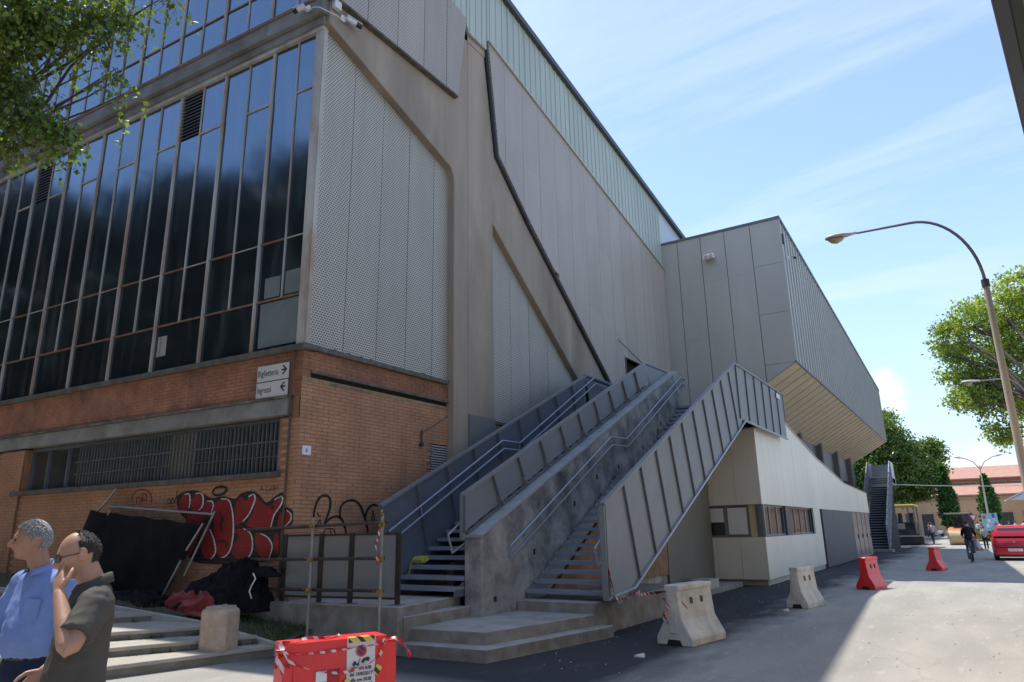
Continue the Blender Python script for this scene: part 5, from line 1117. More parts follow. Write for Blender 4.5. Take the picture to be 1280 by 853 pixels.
mb = MB(); mb.tube([(-9.40, 11.16, 3.62), (-9.05, 11.14, 3.74), (-8.6, 11.1, 3.92)], .014, 6); mb.build('arm', galv, wl)
mb = MB(); mb.tube([(-9.36, 11.16, 3.68), (-9.36, 11.16, 3.42)], .02, 6); mb.tube([(-9.36, 11.16, 3.44), (-9.36, 11.16, 3.40), (-9.36, 11.16, 3.35)], [.03, .055, .03], 8); mb.build('lamp', rust_tube, wl)
# ------------------------------------------------------------------ barriers
red_pl = mat('red_plastic', (0.75, 0.028, 0.030), 0.38, 0.07, 3, bump=.08, bscale=12, stain=(0.50, 0.06, 0.05), stain_amt=.4)
jc = mat('barrier_concrete', (0.66, 0.61, 0.53), 0.85, .15, 4, bump=.4, bscale=30, stain=(0.30, 0.25, 0.19), stain_amt=.7)
def jersey(name, lab, base, ang, L_, W_, H_, material, group, holes=True, slots=True):
    """New Jersey profile, long axis along local y; base = front corner, box runs +y and -x"""
    t_ = thing(name, lab, 'barrier', base, group); c, s = math.cos(ang), math.sin(ang)
    def P(x, y, z): return (base[0]+x*c-y*s, base[1]+x*s+y*c, base[2]+z)
    prof = [(0, 0), (0, .10*H_/.8), (-.13*W_/.5, .34*H_/.8), (-.17*W_/.5, .72*H_/.8), (-.15*W_/.5, .73*H_/.8), (-.15*W_/.5, H_), (-W_+.15*W_/.5, H_), (-W_+.15*W_/.5, .73*H_/.8), (-W_+.17*W_/.5, .72*H_/.8), (-W_+.13*W_/.5, .34*H_/.8), (-W_, .10*H_/.8), (-W_, 0)]
    mb = MB(); mb.hexa([P(x, 0, z) for x, z in prof], [P(x, L_, z) for x, z in prof]); bd = mb.build('body', material, t_, bevel=.012)
    # end slot and lifting holes
    xm = -W_/2
    if slots:
        mb = MB(); mb.hexa([P(xm-.07, -.012, .2*H_), P(xm+.07, -.012, .2*H_), P(xm+.07, .0, .2*H_), P(xm-.07, .0, .2*H_)], [P(xm-.05, -.012, .86*H_), P(xm+.05, -.012, .86*H_), P(xm+.05, .0, .86*H_), P(xm-.05, .0, .86*H_)]); mb.build('joint_tongue', material, t_, bevel=.004)
    if holes:
        for y in (L_*.36, L_*.66):
            z = .64*H_; k = (-.155*W_/.5)
            mb = MB(); mb.hexa([P(k-.01, y-.05, z), P(k+.006, y-.05, z), P(k+.006, y+.05, z), P(k-.01, y+.05, z)], [P(k-.01, y-.04, z+.11), P(k+.004, y-.04, z+.11), P(k+.004, y+.04, z+.11), P(k-.01, y+.04, z+.11)]); mb.build('socket', mat('socket_shade', (0.10, 0.075, 0.055), .9) if material is not red_pl else dark_m, t_)
    mb = MB(); mb.hexa([P(-W_*.72, -.006, .002), P(-W_*.28, -.006, .002), P(-W_*.28, .02, .002), P(-W_*.72, .02, .002)], [P(-W_*.66, -.006, .08), P(-W_*.34, -.006, .08), P(-W_*.34, .02, .08), P(-W_*.66, .02, .08)]); mb.build('foot_recess', dark_m, t_)
    return t_
def ang_to(a, b): return math.atan2(-(b[0]-a[0]), b[1]-a[1])
b1 = (-3.67, 10.39, 0); jersey('concrete_barrier', 'off-white concrete barrier wrapped in striped tape by the low wall', b1, ang_to(b1, (-3.50, 11.4)), 1.05, .58, .83, jc, 'concrete barriers on the asphalt')
b2 = (-3.16, 16.01, 0); jersey('concrete_barrier', 'smaller off-white concrete barrier standing before the ticket office', b2, ang_to(b2, (-3.0, 16.95)), .95, .46, .80, jc, 'concrete barriers on the asphalt')
b3 = (-2.48, 21.12, 0); jersey('plastic_barrier', 'red plastic barrier at the shadow edge beyond the ticket office corner', b3, ang_to(b3, (-2.28, 21.95)), .85, .48, .80, red_pl, 'red plastic barriers', True, False)
b4 = (-1.30, 30.05, 0); jersey('plastic_barrier', 'red plastic barrier seen end on in the shaded street', b4, ang_to(b4, (-1.15, 31.0)), .95, .52, .80, red_pl, 'red plastic barriers', False, False)
tape([(-5.02, 10.4, 1.2), (-4.95, 10.45, 1.0), (-4.92, 10.6, .62), (-5.0, 11.1, .55), (-5.1, 12.0, .54), (-4.9, 12.2, .56), (-4.3, 11.4, .66), (-4.0, 10.55, .62)], 'red and white tape running from the stair parapet foot to the concrete barrier', .05)
tape([(-5.3, 11.2, .53), (-5.5, 11.5, .55), (-5.2, 11.7, .53), (-5.6, 11.9, .54), (-5.3, 12.3, .53), (-5.45, 12.8, .54)], 'loose red and white tape lying along the low concrete wall', .05)
tape([(-4.08, 10.44, .66), (-4.00, 10.38, .52), (-4.06, 10.36, .40), (-4.0, 10.36, .30)], 'short tape end hanging on the end of the concrete barrier', .06)
tape([(-3.86, 10.42, .64), (-3.815, 10.60, .52), (-3.80, 10.78, .42), (-3.74, 10.92, .31), (-3.63, 11.02, .16), (-3.58, 11.08, .05)], 'tape crossing the side of the concrete barrier down to the asphalt', .045)
# foreground red barrier with its notice
q0 = on_z(355, 806, .85); q1 = on_z(483, 793.5, .85)
dl = (q1-q0); dl.z = 0; Lb = dl.length; dl.normalize(); pn = Vector((dl.y, -dl.x, 0))     # pn points to the camera side
RB = thing('plastic_barrier', 'bright red plastic barrier in the foreground with a no parking notice', 'barrier', (q0.x, q0.y, 0), 'red plastic barriers')
def rb(a, z, o_): return Vector((q0.x, q0.y, 0))+dl*a+pn*o_+Vector((0, 0, z))
prof = [(.14, 0), (.14, .10), (.03, .32), (-.005, .76), (.0, .765), (.0, .85), (-.24, .85), (-.24, .765), (-.235, .76), (-.27, .32), (-.38, .10), (-.38, 0)]
mb = MB(); mb.hexa([rb(0, z, o_) for o_, z in prof], [rb(Lb, z, o_) for o_, z in prof]); mb.build('body', red_pl, RB, bevel=.014)
prof2 = [(.10, 0), (.10, .10), (.0, .32), (-.02, .80), (-.21, .80), (-.23, .32), (-.34, .10), (-.34, 0)]
mb = MB(); mb.hexa([rb(Lb-.01, z, o_) for o_, z in prof2], [rb(Lb+.10, z, o_) for o_, z in prof2]); mb.build('end_tongue', red_pl, RB, bevel=.012)
mb = MB(); mb.hexa([rb(.1, .05, -.02), rb(.16, .05, -.02), rb(.16, .05, .12), rb(.1, .05, .12)], [rb(.07, .72, -.02), rb(.09, .72, -.02), rb(.09, .72, .002), rb(.07, .72, .002)]); mb.build('rib', red_pl, RB, bevel=.005)
mb = MB(); mb.hexa([rb(.25, .50, -.02), rb(.44, .50, -.02), rb(.44, .50, .020), rb(.25, .50, .020)], [rb(.25, .64, -.02), rb(.44, .64, -.02), rb(.44, .64, .010), rb(.25, .64, .010)]); mb.build('handle_recess', mat('red_recess', (0.40, 0.012, 0.015), .5), RB, bevel=.004)
mb = MB(); mb.hexa([rb(.25, .56, .018), rb(.335, .56, .018), rb(.335, .56, .022), rb(.25, .56, .022)], [rb(.25, .635, .013), rb(.335, .635, .013), rb(.335, .635, .016), rb(.25, .635, .016)]); mb.build('sticker', white_pl, RB)
def face(a, z):           # on the sloping front face
    t = (z-.32)/(.76-.32); return rb(a, z, .03-.035*t+.004) if z < .76 else rb(a, z, .004)
mbn = MB(); zz = [.40, .48, .60, .75, .848]
nl, nr = Lb*.60, Lb*.885
for i, z in enumerate(zz):
    t = max(0, min(1, (z-.32)/.44)); off = (.03-.035*t if z >= .32 else .03+.11*(.32-z)/.22)+.006
    if z > .755: off = .006
    mbn.v += [tuple(rb(nl, z, off)), tuple(rb(nr, z, off))]
for i in range(4): mbn.f.append((2*i, 2*i+1, 2*i+3, 2*i+2))
paper = mat('notice_paper', (0.66, 0.62, 0.62), .6, .03, 3)
no = mbn.build('notice', paper, RB, fix=False); sm = no.modifiers.new('thickness', 'SOLIDIFY'); sm.thickness = .0015
Ztilt = (face(0, .7)-face(0, .4)).normalized(); nd = dl.cross(Ztilt).normalized()
def fp(a, z, k=.008): return face(a, z)+pn*k
tcx = (nl+nr)/2; w_ = nr-nl
for i, (txt, z) in enumerate((('dalle ore 8.00', .612), ('del 13/05/2017', .572), ('alle ore 20.00', .532), ('del 13/06/2017', .492))):
    text_obj(txt, .036, fp(tcx, z), dl, Ztilt, ink, RB, align='CENTER', bold=.0006, xs=.86)
def disc(cx, cz, r0, r1, k, material, name, a0=0, a1=2*PI, n=28):
    mb = MB(); 
    for j in range(n+1):
        a = a0+(a1-a0)*j/n
        for r_ in (r0, r1): mb.v.append(tuple(fp(cx, cz, k)+dl*math.cos(a)*r_+Ztilt*math.sin(a)*r_))
    for j in range(n): mb.f.append((2*j, 2*j+1, 2*j+3, 2*j+2))
    o = mb.build(name, material, RB, fix=False); return o
inkred = mat('print_red', (.6, .03, .03), .5); inkblue = mat('print_blue', (.03, .045, .12), .5)
cz = .750
disc(tcx, cz, .0, .034, .0095, inkblue, 'symbol'); disc(tcx, cz, .030, .044, .0105, inkred, 'symbol')
mb = MB(); a = fp(tcx, cz, .0120)
mb.bar(a-dl*.026+Ztilt*.026, a+dl*.026-Ztilt*.026, .008, .001, up=pn); mb.build('symbol', inkred, RB)
# tow truck pictogram
def pic(poly): 
    mb.hexa([fp(tcx, .665)+dl*x*.8+Ztilt*y*.62 for x, y in poly], [fp(tcx, .665)+dl*x*.8+Ztilt*y*.62+pn*.001 for x, y in poly])
mb = MB(); pic([(-.09, -.02), (-.02, -.02), (-.02, -.005), (-.09, -.005)]); pic([(-.085, -.005), (-.05, -.005), (-.055, .02), (-.075, .02)]); pic([(-.035, -.008), (-.028, -.008), (-.008, .045), (-.016, .045)]); pic([(.005, .0), (.09, .03), (.088, .045), (.07, .06), (.03, .05), (.0, .02)])
for x, y in ((-.075, -.026), (-.035, -.026), (.02, .0), (.07, .018)): pic([(x+.011*math.cos(t*PI/4), y+.011*math.sin(t*PI/4)) for t in range(8)])
mb.build('symbol', ink, RB)
ytape = bpy.data.materials.new('hazard_tape'); ytape.use_nodes = True
def _yt():
    n = ytape.node_tree.nodes; l = ytape.node_tree.links; b = n['Principled BSDF']; g = n.new('ShaderNodeNewGeometry'); s = n.new('ShaderNodeVectorMath'); s.operation = 'DOT_PRODUCT'; l.new(g.outputs['Position'], s.inputs[0]); s.inputs[1].default_value = tuple(dl*9+Vector((0, 0, 9)))
    f = n.new('ShaderNodeMath'); f.operation = 'FRACT'; l.new(s.outputs['Value'], f.inputs[0]); c = n.new('ShaderNodeMath'); c.operation = 'GREATER_THAN'; c.inputs[1].default_value = .62; l.new(f.outputs[0], c.inputs[0])
    m_ = n.new('ShaderNodeMixRGB'); m_.inputs[1].default_value = (.65, .48, .08, 1); m_.inputs[2].default_value = (.02, .02, .02, 1); l.new(c.outputs[0], m_.inputs[0]); l.new(m_.outputs[0], b.inputs[0])
_yt()
mb = MB(); mb.hexa([rb(nl+.01, .815, .007), rb(nr-.01, .815, .007), rb(nr-.01, .815, .011), rb(nl+.01, .815, .011)], [rb(nl+.01, .853, .007), rb(nr-.01, .853, .007), rb(nr-.01, .853, .011), rb(nl+.01, .853, .011)]); mb.hexa([rb(nl+.01, .8505, -.05), rb(nr-.01, .8505, -.05), rb(nr-.01, .8505, .008), rb(nl+.01, .8505, .008)], [rb(nl+.01, .854, -.05), rb(nr-.01, .854, -.05), rb(nr-.01, .854, .008), rb(nl+.01, .854, .008)])
mb.bar(fp(nr+.0, .57, .012), fp(nr+.035, .63, .012), .05, .002, up=pn); mb.bar(fp(nl-.03, .51, .012), fp(nl+.02, .55, .012), .05, .002, up=pn); mb.build('hazard_tape', ytape, RB)
tape([rb(-.01, .80, .03), rb(.1, .775, .02), rb(.3, .77, .018), rb(.5, .775, .016), rb(.75, .79, .016), rb(Lb-.02, .82, .016), rb(Lb+.06, .815, .0)], '', .02, RB)
tape([rb(-.01, .86, -.03), rb(.08, .862, -.02), rb(.2, .87, -.08), rb(.35, .862, -.06), rb(.5, .858, -.2)], '', .025, RB)
tape([rb(.02, .74, .03), rb(.2, .66, .05), rb(.42, .615, .05), rb(.6, .63, .035), rb(.75, .70, .03), rb(Lb-.03, .775, .02), rb(Lb+.05, .82, -.02)], '', .022, RB)
tape([rb(Lb+.0, .83, -.02), rb(Lb+.05, .822, -.04), rb(Lb+.1, .812, -.02), rb(Lb+.15, .77, .0), rb(Lb+.19, .71, .01), rb(Lb+.20, .66, .02)], '', .03, RB)
for k in range(5):
    x = random.uniform(-.06, .0); tape([rb(x+.03, .86, .0), rb(x-.02, .82, .04), rb(x, .78, .03), rb(x+random.uniform(-.03, .04), .70-random.random()*.06, .03)], '', .028, RB)
# ------------------------------------------------------------------ street lamps
pole_m = mat('concrete_pole', (0.48, 0.42, 0.34), .85, .12, 3, bump=.25, bscale=50, stain=(.30, .25, .20), stain_amt=.5, streak=True)
arm_m = mat('lamp_arm', (0.24, 0.22, 0.21), .5, .15, 4, metal=.3)
head_m = mat('lamp_head', (0.55, 0.52, 0.50), .4, .08, 5); bowl_m = mat('lamp_bowl', (0.45, 0.36, 0.22), .2, .1, 8)
def street_lamp(base, zpole, ztop, reach, d, lab, r0=.092, r1=.055, group='curved street lamps'):
    t_ = thing('street_lamp', lab, 'street lamp', base, group); b = Vector(base); d = Vector(d).normalized()
    mb = MB(); mb.tube([b, b+Vector((0, 0, zpole))], [r0, r1], 16); mb.build('pole', pole_m, t_, smooth=True)
    mb = MB(); mb.tube([b+Vector((0, 0, zpole-.1)), b+Vector((0, 0, zpole+.06))], r1+.02, 12); mb.build('collar', trim_dark, t_, smooth=True)
    H_ = ztop-zpole; pts = [b+Vector((0, 0, zpole))]
    rx = reach*.52
    for k in range(0, 15):
        a = PI/2*k/14; pts.append(b+d*(rx*(1-math.cos(a)))+Vector((0, 0, zpole+H_*math.sin(a))))
    pts.append(b+d*reach+Vector((0, 0, ztop+.02)))
    mb = MB(); mb.tube(pts, [.036]*2+[.032]*(len(pts)-3)+[.025], 10); mb.build('arm', arm_m, t_, smooth=True)
    hp = b+d*reach+Vector((0, 0, ztop+.02)); s_ = d.cross(Vector((0, 0, 1)))
    prof = [(0, .035, .04, .04), (.1, .05, .05, .045), (.25, .11, .075, .075), (.42, .15, .085, .085), (.58, .135, .08, .07), (.68, .06, .04, .04)]
    rg = []
    for x, w_, up_, dn in prof:
        r_ = []
        for k in range(14):
            a = 2*PI*k/14; z = math.sin(a); r_.append(hp+d*x+s_*math.cos(a)*w_+Vector((0, 0, (up_ if z > 0 else dn*.3)*z)))
        rg.append(r_)
    mb = MB(); mb.rings(rg); hd = mb.build('lamp_head', head_m, t_, smooth='all')
    rg = []
    for x, w_, dn in [(.27, .06, .03), (.34, .10, .09), (.45, .125, .13), (.56, .11, .10), (.63, .05, .03)]:
        rg.append([hp+d*x+s_*math.cos(2*PI*k/12)*w_+Vector((0, 0, -.015-dn*(.5-.5*math.sin(2*PI*k/12)))) for k in range(12)])
    mb = MB(); mb.rings(rg); mb.build('bowl', bowl_m, hd, smooth='all')
    return t_
street_lamp((.92, 17, 0), 6.48, 8.12, 2.22, (-1, -.02, 0), 'tall curved street lamp nearest the camera on the right of the street')
street_lamp((2.55, 34, 0), 5.6, 7.2, 1.55, (-1, 0, 0), 'second curved street lamp seen behind the nearer lamp pole')
t_ = thing('street_lamp', 'distant double armed street lamp before the orange building', 'street lamp', (1.0, 88, 0))
mb = MB(); mb.tube([(1.0, 88, 0), (1.05, 88, 4), (1.1, 88, 7.3)], [.11, .09, .05], 10); mb.build('pole', pole_m, t_, smooth=True)
for sg in (-1, 1):
    mb = MB(); mb.tube([(1.1, 88, 6.9), (1.1+sg*.5, 88, 7.7), (1.1+sg*1.2, 88, 8.1), (1.1+sg*1.8, 88, 8.25)], .045, 6); a_ = mb.build('arm', arm_m, t_)
    mb = MB(); mb.tube([(1.1+sg*1.5, 88, 8.18), (1.1+sg*1.7, 88, 8.25), (1.1+sg*2.15, 88, 8.3)], [.06, .12, .05], 8); mb.build('lamp_head', head_m, a_)
# ------------------------------------------------------------------ right-hand building, only its eave reaches into view
RBd = thing('beige_building', 'beige building across the street, only its dark gutter and eave in view', 'building', (3.0, 12, 0))
ea = Vector((1.37, 11.06, 9.0)); ed = Vector((.59, 4.64, 0)).normalized(); er = Vector((ed.y, -ed.x, 0))
def eb(a, o_, z): return Vector((ea.x, ea.y, 0))+ed*a+er*o_+Vector((0, 0, z))
def ebox(mb, a0, a1, o0, o1, z0, z1): mb.hexa([eb(a0, o0, z0), eb(a1, o0, z0), eb(a1, o1, z0), eb(a0, o1, z0)], [eb(a0, o0, z1), eb(a1, o0, z1), eb(a1, o1, z1), eb(a0, o1, z1)])
mb = MB(); ebox(mb, -6, 7, .0, .2, 9.0, 9.14); mb.build('gutter', trim_dark, RBd, bevel=.02)
mb = MB(); ebox(mb, -6, 7, -.02, .03, 9.12, 9.2); mb.build('gutter_lip', mat('copper_edge', (.30, .22, .17), .5), RBd)
ochre = mat('ochre_render', (.50, .37, .22), .85, .08, 1.5)
mb = MB(); ebox(mb, -6, 7, .2, .34, 9.02, 9.12); mb.build('fascia', mat('dark_fascia', (.06, .07, .055), .6), RBd)
mb = MB(); ebox(mb, -6, 7, .34, 1.3, 9.06, 9.15); mb.build('soffit', ochre, RBd)
for k in range(14):
    mb = MB(); ebox(mb, -5.6+k*.9, -5.45+k*.9, .5, 1.3, 8.93, 9.06); mb.build('rafter', mat('dark_timber', (.05, .04, .03), .8), RBd)
mb = MB(); ebox(mb, -6, 7, 1.3, 9, 0, 9.1); mb.build('wall', ochre, RBd)
mb = MB(); ebox(mb, -6, 7, .1, 9, 9.2, 9.4); mb.build('roof', mat('roof_tile', (.33, .13, .07), .9, .2, 4), RBd)
for k in range(4):
    for z in (1.0, 4.6):
        mb = MB(); ebox(mb, -5+k*3, -3.9+k*3, 1.24, 1.31, z, z+1.7); f_ = mb.build('shutter', mat('green_shutter', (.06, .11, .07), .6), RBd)
# ------------------------------------------------------------------ trees
bark = mat('bark', (.09, .07, .052), .95, .3, 6, bump=.6, bscale=25)
def branch_pts(a, b, sag, n, rr):
    a = Vector(a); b = Vector(b); out_ = []
    for i in range(n+1):
        t = i/n; p = a.lerp(b, t); p.z += sag*math.sin(PI*t)*.5; p += Vector((rr.uniform(-1, 1), rr.uniform(-1, 1), rr.uniform(-1, 1)))*.03*(b-a).length*math.sin(PI*t); out_.append(p)
    return out_
def make_tree(name, lab, base, forks, blobs, leaf, per, lm, seed, group=None, trunk_r=.25, clump=.22, flat=.8, droop=.3, gaps=.45):
    """trunk with limbs to each blob; each blob is filled with small clumps of leaves, uneven and with gaps"""
    rr = random.Random(seed); g = np.random.default_rng(seed); t_ = thing(name, lab, 'tree', base, group)
    b = Vector(base); fk = Vector(forks); mb = MB(); mb.tube(branch_pts(b, fk, 0, 5, rr), [trunk_r*(1.25 if i == 0 else 1-.08*i) for i in range(6)], 10)
    pts = []
    for bl_ in blobs:
        c = Vector(bl_[:3]); r_ = bl_[3]
        s0 = fk.lerp(c, .0); p = branch_pts(fk, c, (c-fk).length*.12, 5, rr); r0 = trunk_r*.42*min(1, .5+r_/3)
        mb.tube(p, [r0*(1-.15*i) for i in range(6)], 6)
        nt_ = max(4, int(r_*6))
        for k in range(nt_):
            th, ph = rr.uniform(0, 2*PI), rr.uniform(-.6, 1.2); e = c+Vector((math.cos(th)*math.cos(ph), math.sin(th)*math.cos(ph), math.sin(ph)*flat))*r_*rr.uniform(.6, .95)
            mb.tube([p[4], p[4].lerp(e, .5)+Vector((0, 0, .05*r_)), e], [r0*.35, r0*.2, r0*.06], 4)
        nc = int(bl_[4]*per) if len(bl_) > 4 else int(per*r_*r_)
        d = g.normal(size=(nc, 3)); d /= np.linalg.norm(d, axis=1)[:, None]; rad = r_*(0.45+.62*g.random(nc)**.6)
        cc = np.array(c)+d*rad[:, None]*np.array([1, 1, flat])
        keep = np.array([noise.noise(Vector(q)*(1.1/max(r_, .6))*1.6) > -.5+gaps*.55 or rr.random() < .25 for q in cc]); cc = cc[keep]
        m_ = int(18)
        off = g.normal(size=(len(cc), m_, 3))*clump*np.array([1, 1, .7]); pts.append((cc[:, None, :]+off).reshape(-1, 3))
    pts = np.concatenate(pts); tr = mb.build('trunk', bark, t_, smooth=True)
    me = leaves_mesh('crown', pts, leaf, g, droop); me.materials.append(lm)
    cr_ = link(me, 'crown', t_)
    return t_
near_leaf = leafmat('near_leaves', (.15, .22, .04), .5, .55)
plane_leaf = leafmat('plane_tree_leaves', (.27, .36, .06), .5, .5)
dark_leaf = leafmat('dark_leaves', (.12, .19, .035), .45, .5)
mirror_leaf = leafmat('darkened_lime_leaves', (.022, .035, .014), .15)  # leaf colour darkened so the crowns mirror as dark, backlit masses
pop_leaf = leafmat('poplar_leaves', (.045, .12, .02), .4)
def fromray(u, v, d): return tuple(OC+ray(u, v)*d/FPX)
# near tree at the upper left: limbs, hanging twigs and single leaves set along them
def hanging_tree(name, lab, base, fork, boughs, lm, seed):
    rr = random.Random(seed); g = np.random.default_rng(seed); t_ = thing(name, lab, 'tree', base); b = Vector(base); fk = Vector(fork); mb = MB(); pts = []
    mb.tube(branch_pts(b, fk, 0, 5, rr), [.30, .25, .23, .21, .20, .19], 12); tw = MB()
    for x, y, z, r_, k in boughs:
        c = Vector((x, y, z)); p = branch_pts(fk, c+Vector((0, 0, r_*.5)), (c-fk).length*.14, 7, rr); mb.tube(p, [.075, .06, .045, .034, .026, .018, .012, .006], 6)
        for q in range(int(k)):
            d = Vector((rr.gauss(0, 1), rr.gauss(0, 1), rr.gauss(0, .8))); d = d.normalized()*r_*rr.uniform(.1, 1.0)**.7; s0 = c+d
            if noise.noise(s0*1.8) < .02: continue
            L_ = rr.uniform(.22, .62); o_ = Vector((rr.gauss(0, .5), rr.gauss(0, .5), -rr.uniform(.35, 1.3))).normalized(); P_ = [s0+o_*L_*t+Vector((0, 0, -.22*L_*t*t)) for t in (0, .35, .7, 1)]
            tw.tube(P_, [.004, .003, .002, .001], 3)
            n = int(L_/.030)
            for m_ in range(n):
                t = (m_+rr.random())/n; f = t*3; a = min(2, int(f)); q_ = P_[a].lerp(P_[a+1], f-a); pts.append(q_+Vector((rr.gauss(0, .028), rr.gauss(0, .028), rr.gauss(0, .02))))
    mb.build('trunk', bark, t_, smooth=True); tw.build('twigs', bark, t_, kind='stuff', fix=False)
    me = leaves_mesh('crown', np.array([tuple(q) for q in pts]), .078, g, .9, .7); me.materials.append(lm); link(me, 'crown', t_)
nb = []
for u, v, d, r_, k in [(-130, 40, 9.2, 1.2, 420), (-40, -20, 9.2, .95, 380), (25, 15, 9.0, .55, 210), (15, 95, 8.8, .48, 170), (75, 15, 9.2, .42, 120), (62, 85, 8.9, .38, 95), (118, 30, 9.1, .34, 62), (150, 15, 9.3, .30, 46), (185, 15, 9.2, .22, 26), (45, 140, 8.8, .30, 62), (-15, 160, 8.9, .42, 130), (82, 160, 8.8, .16, 16), (152, 100, 9.0, .10, 8), (160, 118, 9.0, .07, 6), (145, 90, 9.0, .10, 5), (92, 165, 8.8, .10, 7), (3, 205, 8.4, .12, 9), (-22, 200, 8.5, .22, 24), (207, 0, 9.2, .12, 9), (112, 95, 9.0, .16, 12), (-160, -120, 10.4, 1.8, 420), (-280, 60, 9.6, 1.7, 380), (40, -60, 9.7, .8, 170), (115, -35, 9.6, .45, 60), (100, 60, 8.9, .2, 22)]:
    nb.append((*fromray(u, v, d), r_, k))
hanging_tree('lime_tree', 'leafy tree hanging its boughs into the upper left corner', (-13.6, 2.6, 0), (-12.4, 2.9, 5.4), nb, near_leaf, 11)
# big plane tree beyond the upper block
Pb = []
for u, v, d, r_ in [(1078, 585, 80, 3.0), (1090, 560, 80, 2.6), (1098, 538, 80, 1.9), (1112, 552, 80, 2.2), (1092, 600, 79, 2.8), (1112, 580, 79, 2.6), (1128, 566, 80, 1.7), (1140, 578, 80, 1.7), (1152, 566, 81, 1.5), (1163, 560, 81, 1.2), (1168, 574, 80, 1.1), (1155, 590, 79, 1.8), (1130, 594, 78, 2.4), (1165, 600, 79, 1.3), (1146, 606, 78, 1.7), (1118, 608, 78, 2.0), (1156, 616, 78, .9), (1136, 620, 78, 1.0), (1082, 532, 82, 2.2), (1106, 524, 82, 1.2), (1172, 588, 80, .8)]:
    Pb.append((*fromray(u, v, d), r_))
make_tree('plane_tree', 'broad dark green plane tree behind the far staircase', (-8, 88, 0), (-7.6, 88, 4.5), Pb, .30, 52, dark_leaf, 5, trunk_r=.45, clump=.36, gaps=.45)
# plane tree on the right, trunk outside the picture
Rb = []
for u, v, d, r_ in [(1190, 425, 46, 1.25), (1215, 400, 46, 1.5), (1245, 385, 46, 1.6), (1275, 360, 46, 1.5), (1200, 465, 46, 1.2), (1225, 450, 46, 1.6), (1258, 440, 46, 1.9), (1290, 420, 46, 2.2), (1205, 500, 45, 1.1), (1235, 500, 45, 1.4), (1270, 490, 45, 1.6), (1250, 535, 45, 1.0), (1222, 478, 46, 1.0), (1300, 500, 46, 2), (1186, 440, 46, .7), (1178, 410, 46, .5), (1320, 380, 47, 2.6), (1260, 550, 45, .6), (1340, 460, 47, 2.6), (1285, 345, 46, .7)]:
    Rb.append((*fromray(u, v, d), r_))
make_tree('plane_tree', 'bright green plane tree behind the tall street lamp', (6.2, 48.5, 0), (5.9, 48.5, 5.5), Rb, .21, 62, plane_leaf, 8, trunk_r=.38, clump=.26, gaps=.75)
# poplars
def poplar(base, h, r_, lab, seed):
    g = np.random.default_rng(seed); rr = random.Random(seed); t_ = thing('poplar_tree', lab, 'tree', base, 'young poplars in the far square'); mb = MB(); b = Vector(base); mb.tube([b, b+Vector((0, 0, h*.9))], [.1, .03], 6); mb.build('trunk', bark, t_)
    n = 2600; z = g.random(n)**.85; prof = np.clip(np.sin(np.pi*np.clip(z*.93+.07, 0, 1)**.62)*1.05, .05, 1)*r_; th = g.random(n)*2*np.pi; rad = prof*(0.5+.5*g.random(n)); P_ = np.stack([base[0]+np.cos(th)*rad, base[1]+np.sin(th)*rad, 1.0+z*(h-1.0)], 1)
    me = leaves_mesh('crown', P_, .36, g, -.8); me.materials.append(pop_leaf); link(me, 'crown', t_)
poplar((-2.35, 90, 0), 7.5, .95, 'left narrow poplar before the orange building', 1)
poplar((1.3, 90, 0), 6.3, .95, 'right narrow poplar before the orange building', 2)
# trees on the other side of the street, behind the camera, mirrored in the glass wall
RF = []
gk = np.random.default_rng(30)
def copy_tree(o, loc, lab, s=1.0):
    c = o.copy(); COL.objects.link(c); c.location = loc; c.scale = (s, s, s); c['label'] = lab
    for ch in list(o.children):
        d = ch.copy(); COL.objects.link(d); d.parent = c
    return c
protos = []
for k, (x, y, h) in enumerate([(-16.5, -8, 19), (-8.5, -10, 20), (0.5, -9, 17)]):
    bl_ = []
    for q in range(22):
        th = gk.random()*6.28; rr_ = gk.random()*3.4; bl_.append((x+math.cos(th)*rr_, y+math.sin(th)*rr_, h*(.13+.78*gk.random()), 1.9+gk.random()))
    make_tree('lime_tree', ['bushy lime tree behind the camera opposite the glass wall', 'tall lime tree behind the camera opposite the building corner', 'lime tree behind the camera nearest the street'][k], (x, y, 0), (x, y, h*.3), bl_, .5, 26, mirror_leaf, 40+k, group='lime trees mirrored in the glass wall', trunk_r=.3, clump=.45, gaps=.2)
    protos.append([o for o in COL.objects if o.name.startswith('lime_tree')][-1])
for k, (x, y, s) in enumerate([(-24.5, -9, 1.1), (-33, -8, 1.1), (-42, -9, 1.2), (-51, -8, 1.35), (-61, -10, 1.4), (-72, -9, 1.5), (-84, -11, 1.6), (-98, -12, 1.7)]):
    copy_tree(protos[k % 3], (x, y, 0), ['second', 'third', 'fourth', 'fifth', 'sixth', 'seventh', 'eighth', 'ninth'][k]+' lime tree left of the building corner in the row behind the camera', s)
# ------------------------------------------------------------------ far orange building
orange = mat('orange_render', (.58, .36, .21), .85, .08, .5); tile = mat('roof_tiles', (.42, .23, .17), .85, .15, 2); stone = mat('stone_trim', (.5, .34, .22), .8, .1, 1); redwall = mat('red_render', (.42, .20, .13), .85, .08, .5)
OB = thing('orange_building', 'long low orange rendered building with red tiled roofs at the end of the street', 'building', (0, 112, 0))
Y0 = 112
mb = MB(); mb.box((-22, Y0, 0), (34, Y0+14, 5.0)); mb.build('wall', orange, OB)
mb = MB(); mb.hexa([(-22.5, Y0-.5, 4.95), (34.5, Y0-.5, 4.95), (34.5, Y0+5, 6.5), (-22.5, Y0+5, 6.5)], [(-22.5, Y0-.5, 5.15), (34.5, Y0-.5, 5.15), (34.5, Y0+5, 6.7), (-22.5, Y0+5, 6.7)]); rf = mb.build('roof', tile, OB)
mb = MB(); mb.box((-22.3, Y0-.2, 4.6), (34.3, Y0, 4.9)); mb.build('cornice', stone, OB)
